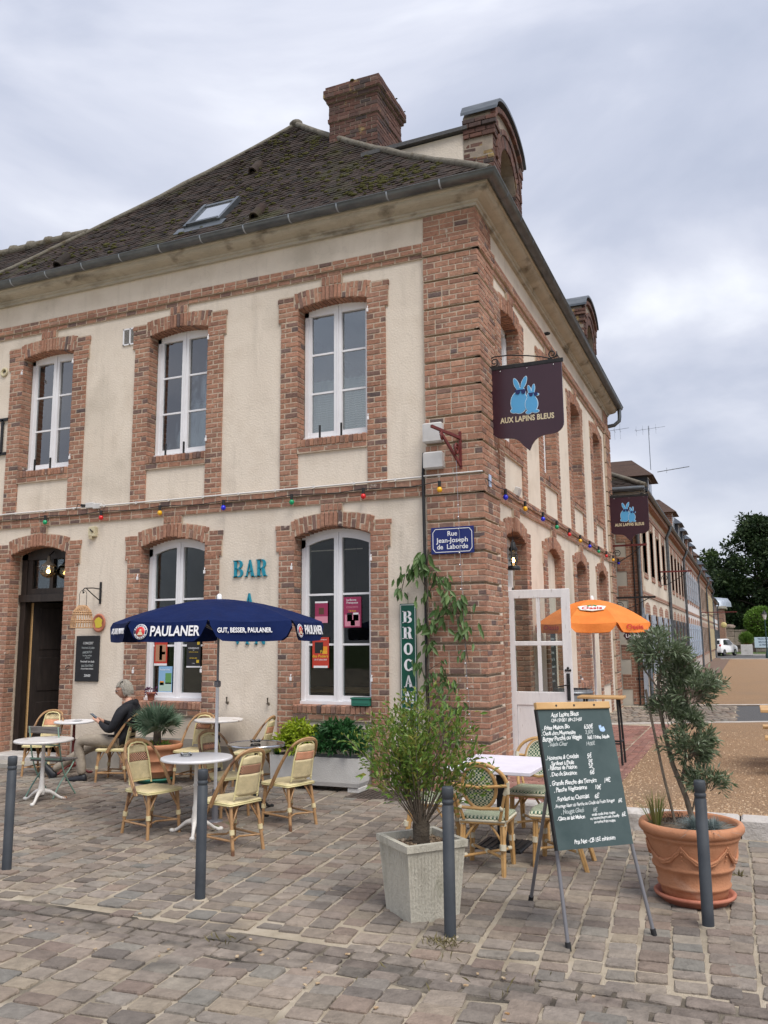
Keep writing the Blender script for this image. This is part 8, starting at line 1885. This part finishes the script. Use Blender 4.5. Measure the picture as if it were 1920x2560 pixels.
for r_ in range(4):
    x = 2.1
    while x < 9: l = rng.uniform(.7, 1.2); m = MB(); m.box((x+l/2, 0, .2+r_*.36), (l-.04, .3, .33), bev=.02); m.build('stone', 'wallstone', t); x += l
m = MB(); m.box((10, .1, 1.52), (16, .55, .1)); m.build('coping', 'wallstone', t)
m = MB(); m.box((2.6, -.1, 1.55), (1.2, .6, 1.6)); m.box((2.6, -.1, 2.4), (1.4, .75, .12)); m.build('pier', 'wallstone', t)
t = thing('end_building', 'small brick pavilion with a pale zinc roof closing the row', 'building', (.2, 84, ZB)); m = MB(); m.box((0, 3, 2.3), (2.0, 6, 4.7)); m.build('wall', 'brickfar', t); m = MB(); m.box((.1, 3, 4.72), (2.3, 6.3, .25)); m.build('cornice', 'cornice', t); m = MB(); m.lathe([(1.75, 4.85), (1.7, 5.3), (1.4, 5.75), (.6, 5.85), (.0001, 5.86)], 4, (0, 3, 0), sy=2.0); o = m.build('roof', 'zincpale', t)
t = thing('wall_lamp_sign', 'round yellow lamp sign hanging at the end of the row', 'sign', (1.25, 77, 3.0)); m = MB(); m._sph((0, 0, 0), .28, 12, 8, (1, .3, 1)); m.build('disc', flat('pale_yellow_sign', (.55, .45, .2), .5), t); m = MB(); m.tube([(0, 0, .28), (0, 0, .6), (-.6, 0, .62)], .02, 6); m.build('arm', 'black', t)
t = thing('street_lamp', 'street lamp with glazed lantern head at the right edge of the square', 'street lamp', (4.56, 62.5, ZB)); m = MB(); m.lathe([(.14, 0), (.13, .3), (.07, .5), (.05, .9), (.04, 2.9), (.06, 2.95), (.03, 3.02)], 12); m.build('post', mat('lamp_green', [(.02, .05, .05), (.03, .07, .07)], 8), t); m = MB(); m.lathe([(.09, 3.02), (.17, 3.42)], 6, cap=False); m.build('lantern_glass', flat('frosted', (.6, .6, .58), .4), t); m = MB(); m.lathe([(.21, 3.42), (.17, 3.5), (.10, 3.62), (.05, 3.66), (.03, 3.74), (.0001, 3.78)], 6); m.build('lantern_roof', 'black', t)
t = thing('banner_sign', 'white and blue printed banner board on the verge at the right edge', 'sign', (4.75, 84, ZB+.55), 0); m = MB(); m.box((0, 0, .55), (1.7, .03, 1.05)); m.build('panel', flat('pale_blue_print', (.50, .60, .70), .6), t)
for s, z, c in (('TROC PUCES', .88, 'glassesprint'), ('BROCANTE', .58, 'glassesprint'), ('LE PERCHE', .3, 'glassesprint')): txt(s, .22, c, t, Matrix.Translation((.1, -.018, z)) @ RXm, .001, .003)
for s in (-.7, .7): m = MB(); m.cyl((s, .03, -.6), (s, .03, 1.05), .025, n=6); m.build('post', 'greypole', t)
# parked car, rear three-quarter
t = thing('parked_car', 'small white hatchback parked at the end of the row, seen from behind', 'car', (.95, 73.0, ZB), R(68))
prof = [(-1.72, .30), (-1.78, .55), (-1.72, .82), (-1.55, .98), (-1.32, 1.38), (-1.05, 1.50), (.1, 1.52), (.45, 1.45), (.95, 1.02), (1.60, .86), (1.78, .68), (1.80, .32)]
m = MB(); rows = []
for k, (sc2, zz) in enumerate(((.80, 0), (.97, 0), (1, 0), (.97, 0), (.80, 0))):
    yy = (-.80, -.74, 0, .74, .80)[k]
    rows.append([(x*(1 if k not in (0, 4) else .985), yy*(1 if z < .95 else 1-.26*(z-.95)/.57), z) for x, z in prof])
vs = [p for r in rows for p in r]; n = len(prof); m._add(vs, [(i*n+j, i*n+j+1, (i+1)*n+j+1, (i+1)*n+j) for i in range(4) for j in range(n-1)]+[tuple(range(n)), tuple(range(5*n-1, 4*n-1, -1))], True); m.build('body', flat('white_car_paint', (.72, .72, .73), .25, spec=.6), t)
m = MB(); m.quad((-1.50, -.58, 1.02), (-1.50, .58, 1.02), (-1.33, .50, 1.37), (-1.33, -.50, 1.37)); o = m.build('rear_window', flatglass, t); o.location = (-.025, 0, .01)
for s in (-1, 1):
    m = MB(); m.quad((-1.2, s*.795, 1.0), (.75, s*.795, 1.0), (.35, s*.69, 1.42), (-.95, s*.69, 1.44)); m.build('side_window', flatglass, t)
    m = MB(); m.box((-1.62, s*.66, .90), (.18, .16, .22), (0, R(-20), 0), bev=.03); m.build('tail_light', 'redprint', t)
    for x in (-1.12, 1.15):
        m = MB(); m.tube([(x, s*.62, .30), (x, s*.82, .30)], .30, 18); wh = m.build('wheel', 'rubber', t); m = MB(); m.tube([(x, s*.815, .30), (x, s*.83, .30)], .19, 14); m.build('rim', 'chrome', wh)
m = MB(); m.box((-1.77, 0, .42), (.10, 1.5, .22), bev=.04); m.build('bumper', 'plastic', t); m = MB(); m.box((-1.79, 0, .70), (.02, .46, .11)); m.build('number_plate', 'white', t)
# roof aerials
def aerial(label, x, y, z, h, k=5):
    t = thing('tv_aerial', label, 'aerial', (x, y, z)); m = MB(); m.cyl((0, 0, 0), (0, 0, h), .012, n=5); m.tube([(-.5, 0, h*.92), (.6, 0, h*.95)], .006, 4)
    for i in range(k): xx = -.45+i*.95/k; m.tube([(xx, -.22, h*.925), (xx, .22, h*.925)], .004, 4); m.tube([(xx, 0, h*.80), (xx, 0, h*1.02)], .0035, 4)
    m.build('mast', 'zinc', t)
aerial('tall television aerial behind the back corner of the cafe', -.30, 14.6, 6.0, 2.1, 6); aerial('small television aerial between the dormers of the row', .2, 22.0, 8.1, 1.7, 4)
t = thing('yagi_aerial', 'horizontal aerial rod sticking out beside the slate sided dormer', 'aerial', (1.15, 14.3, 6.55)); m = MB(); m.tube([(-.1, 0, 0), (.75, .2, .12)], .012, 5); m.tube([(.15, 0, -.05), (.15, .1, .12)], .008, 4); m.build('rod', 'zinc', t)
for o in list(bpy.data.objects):
    if o.name.startswith('frond') and o.parent is None: bpy.data.objects.remove(o)
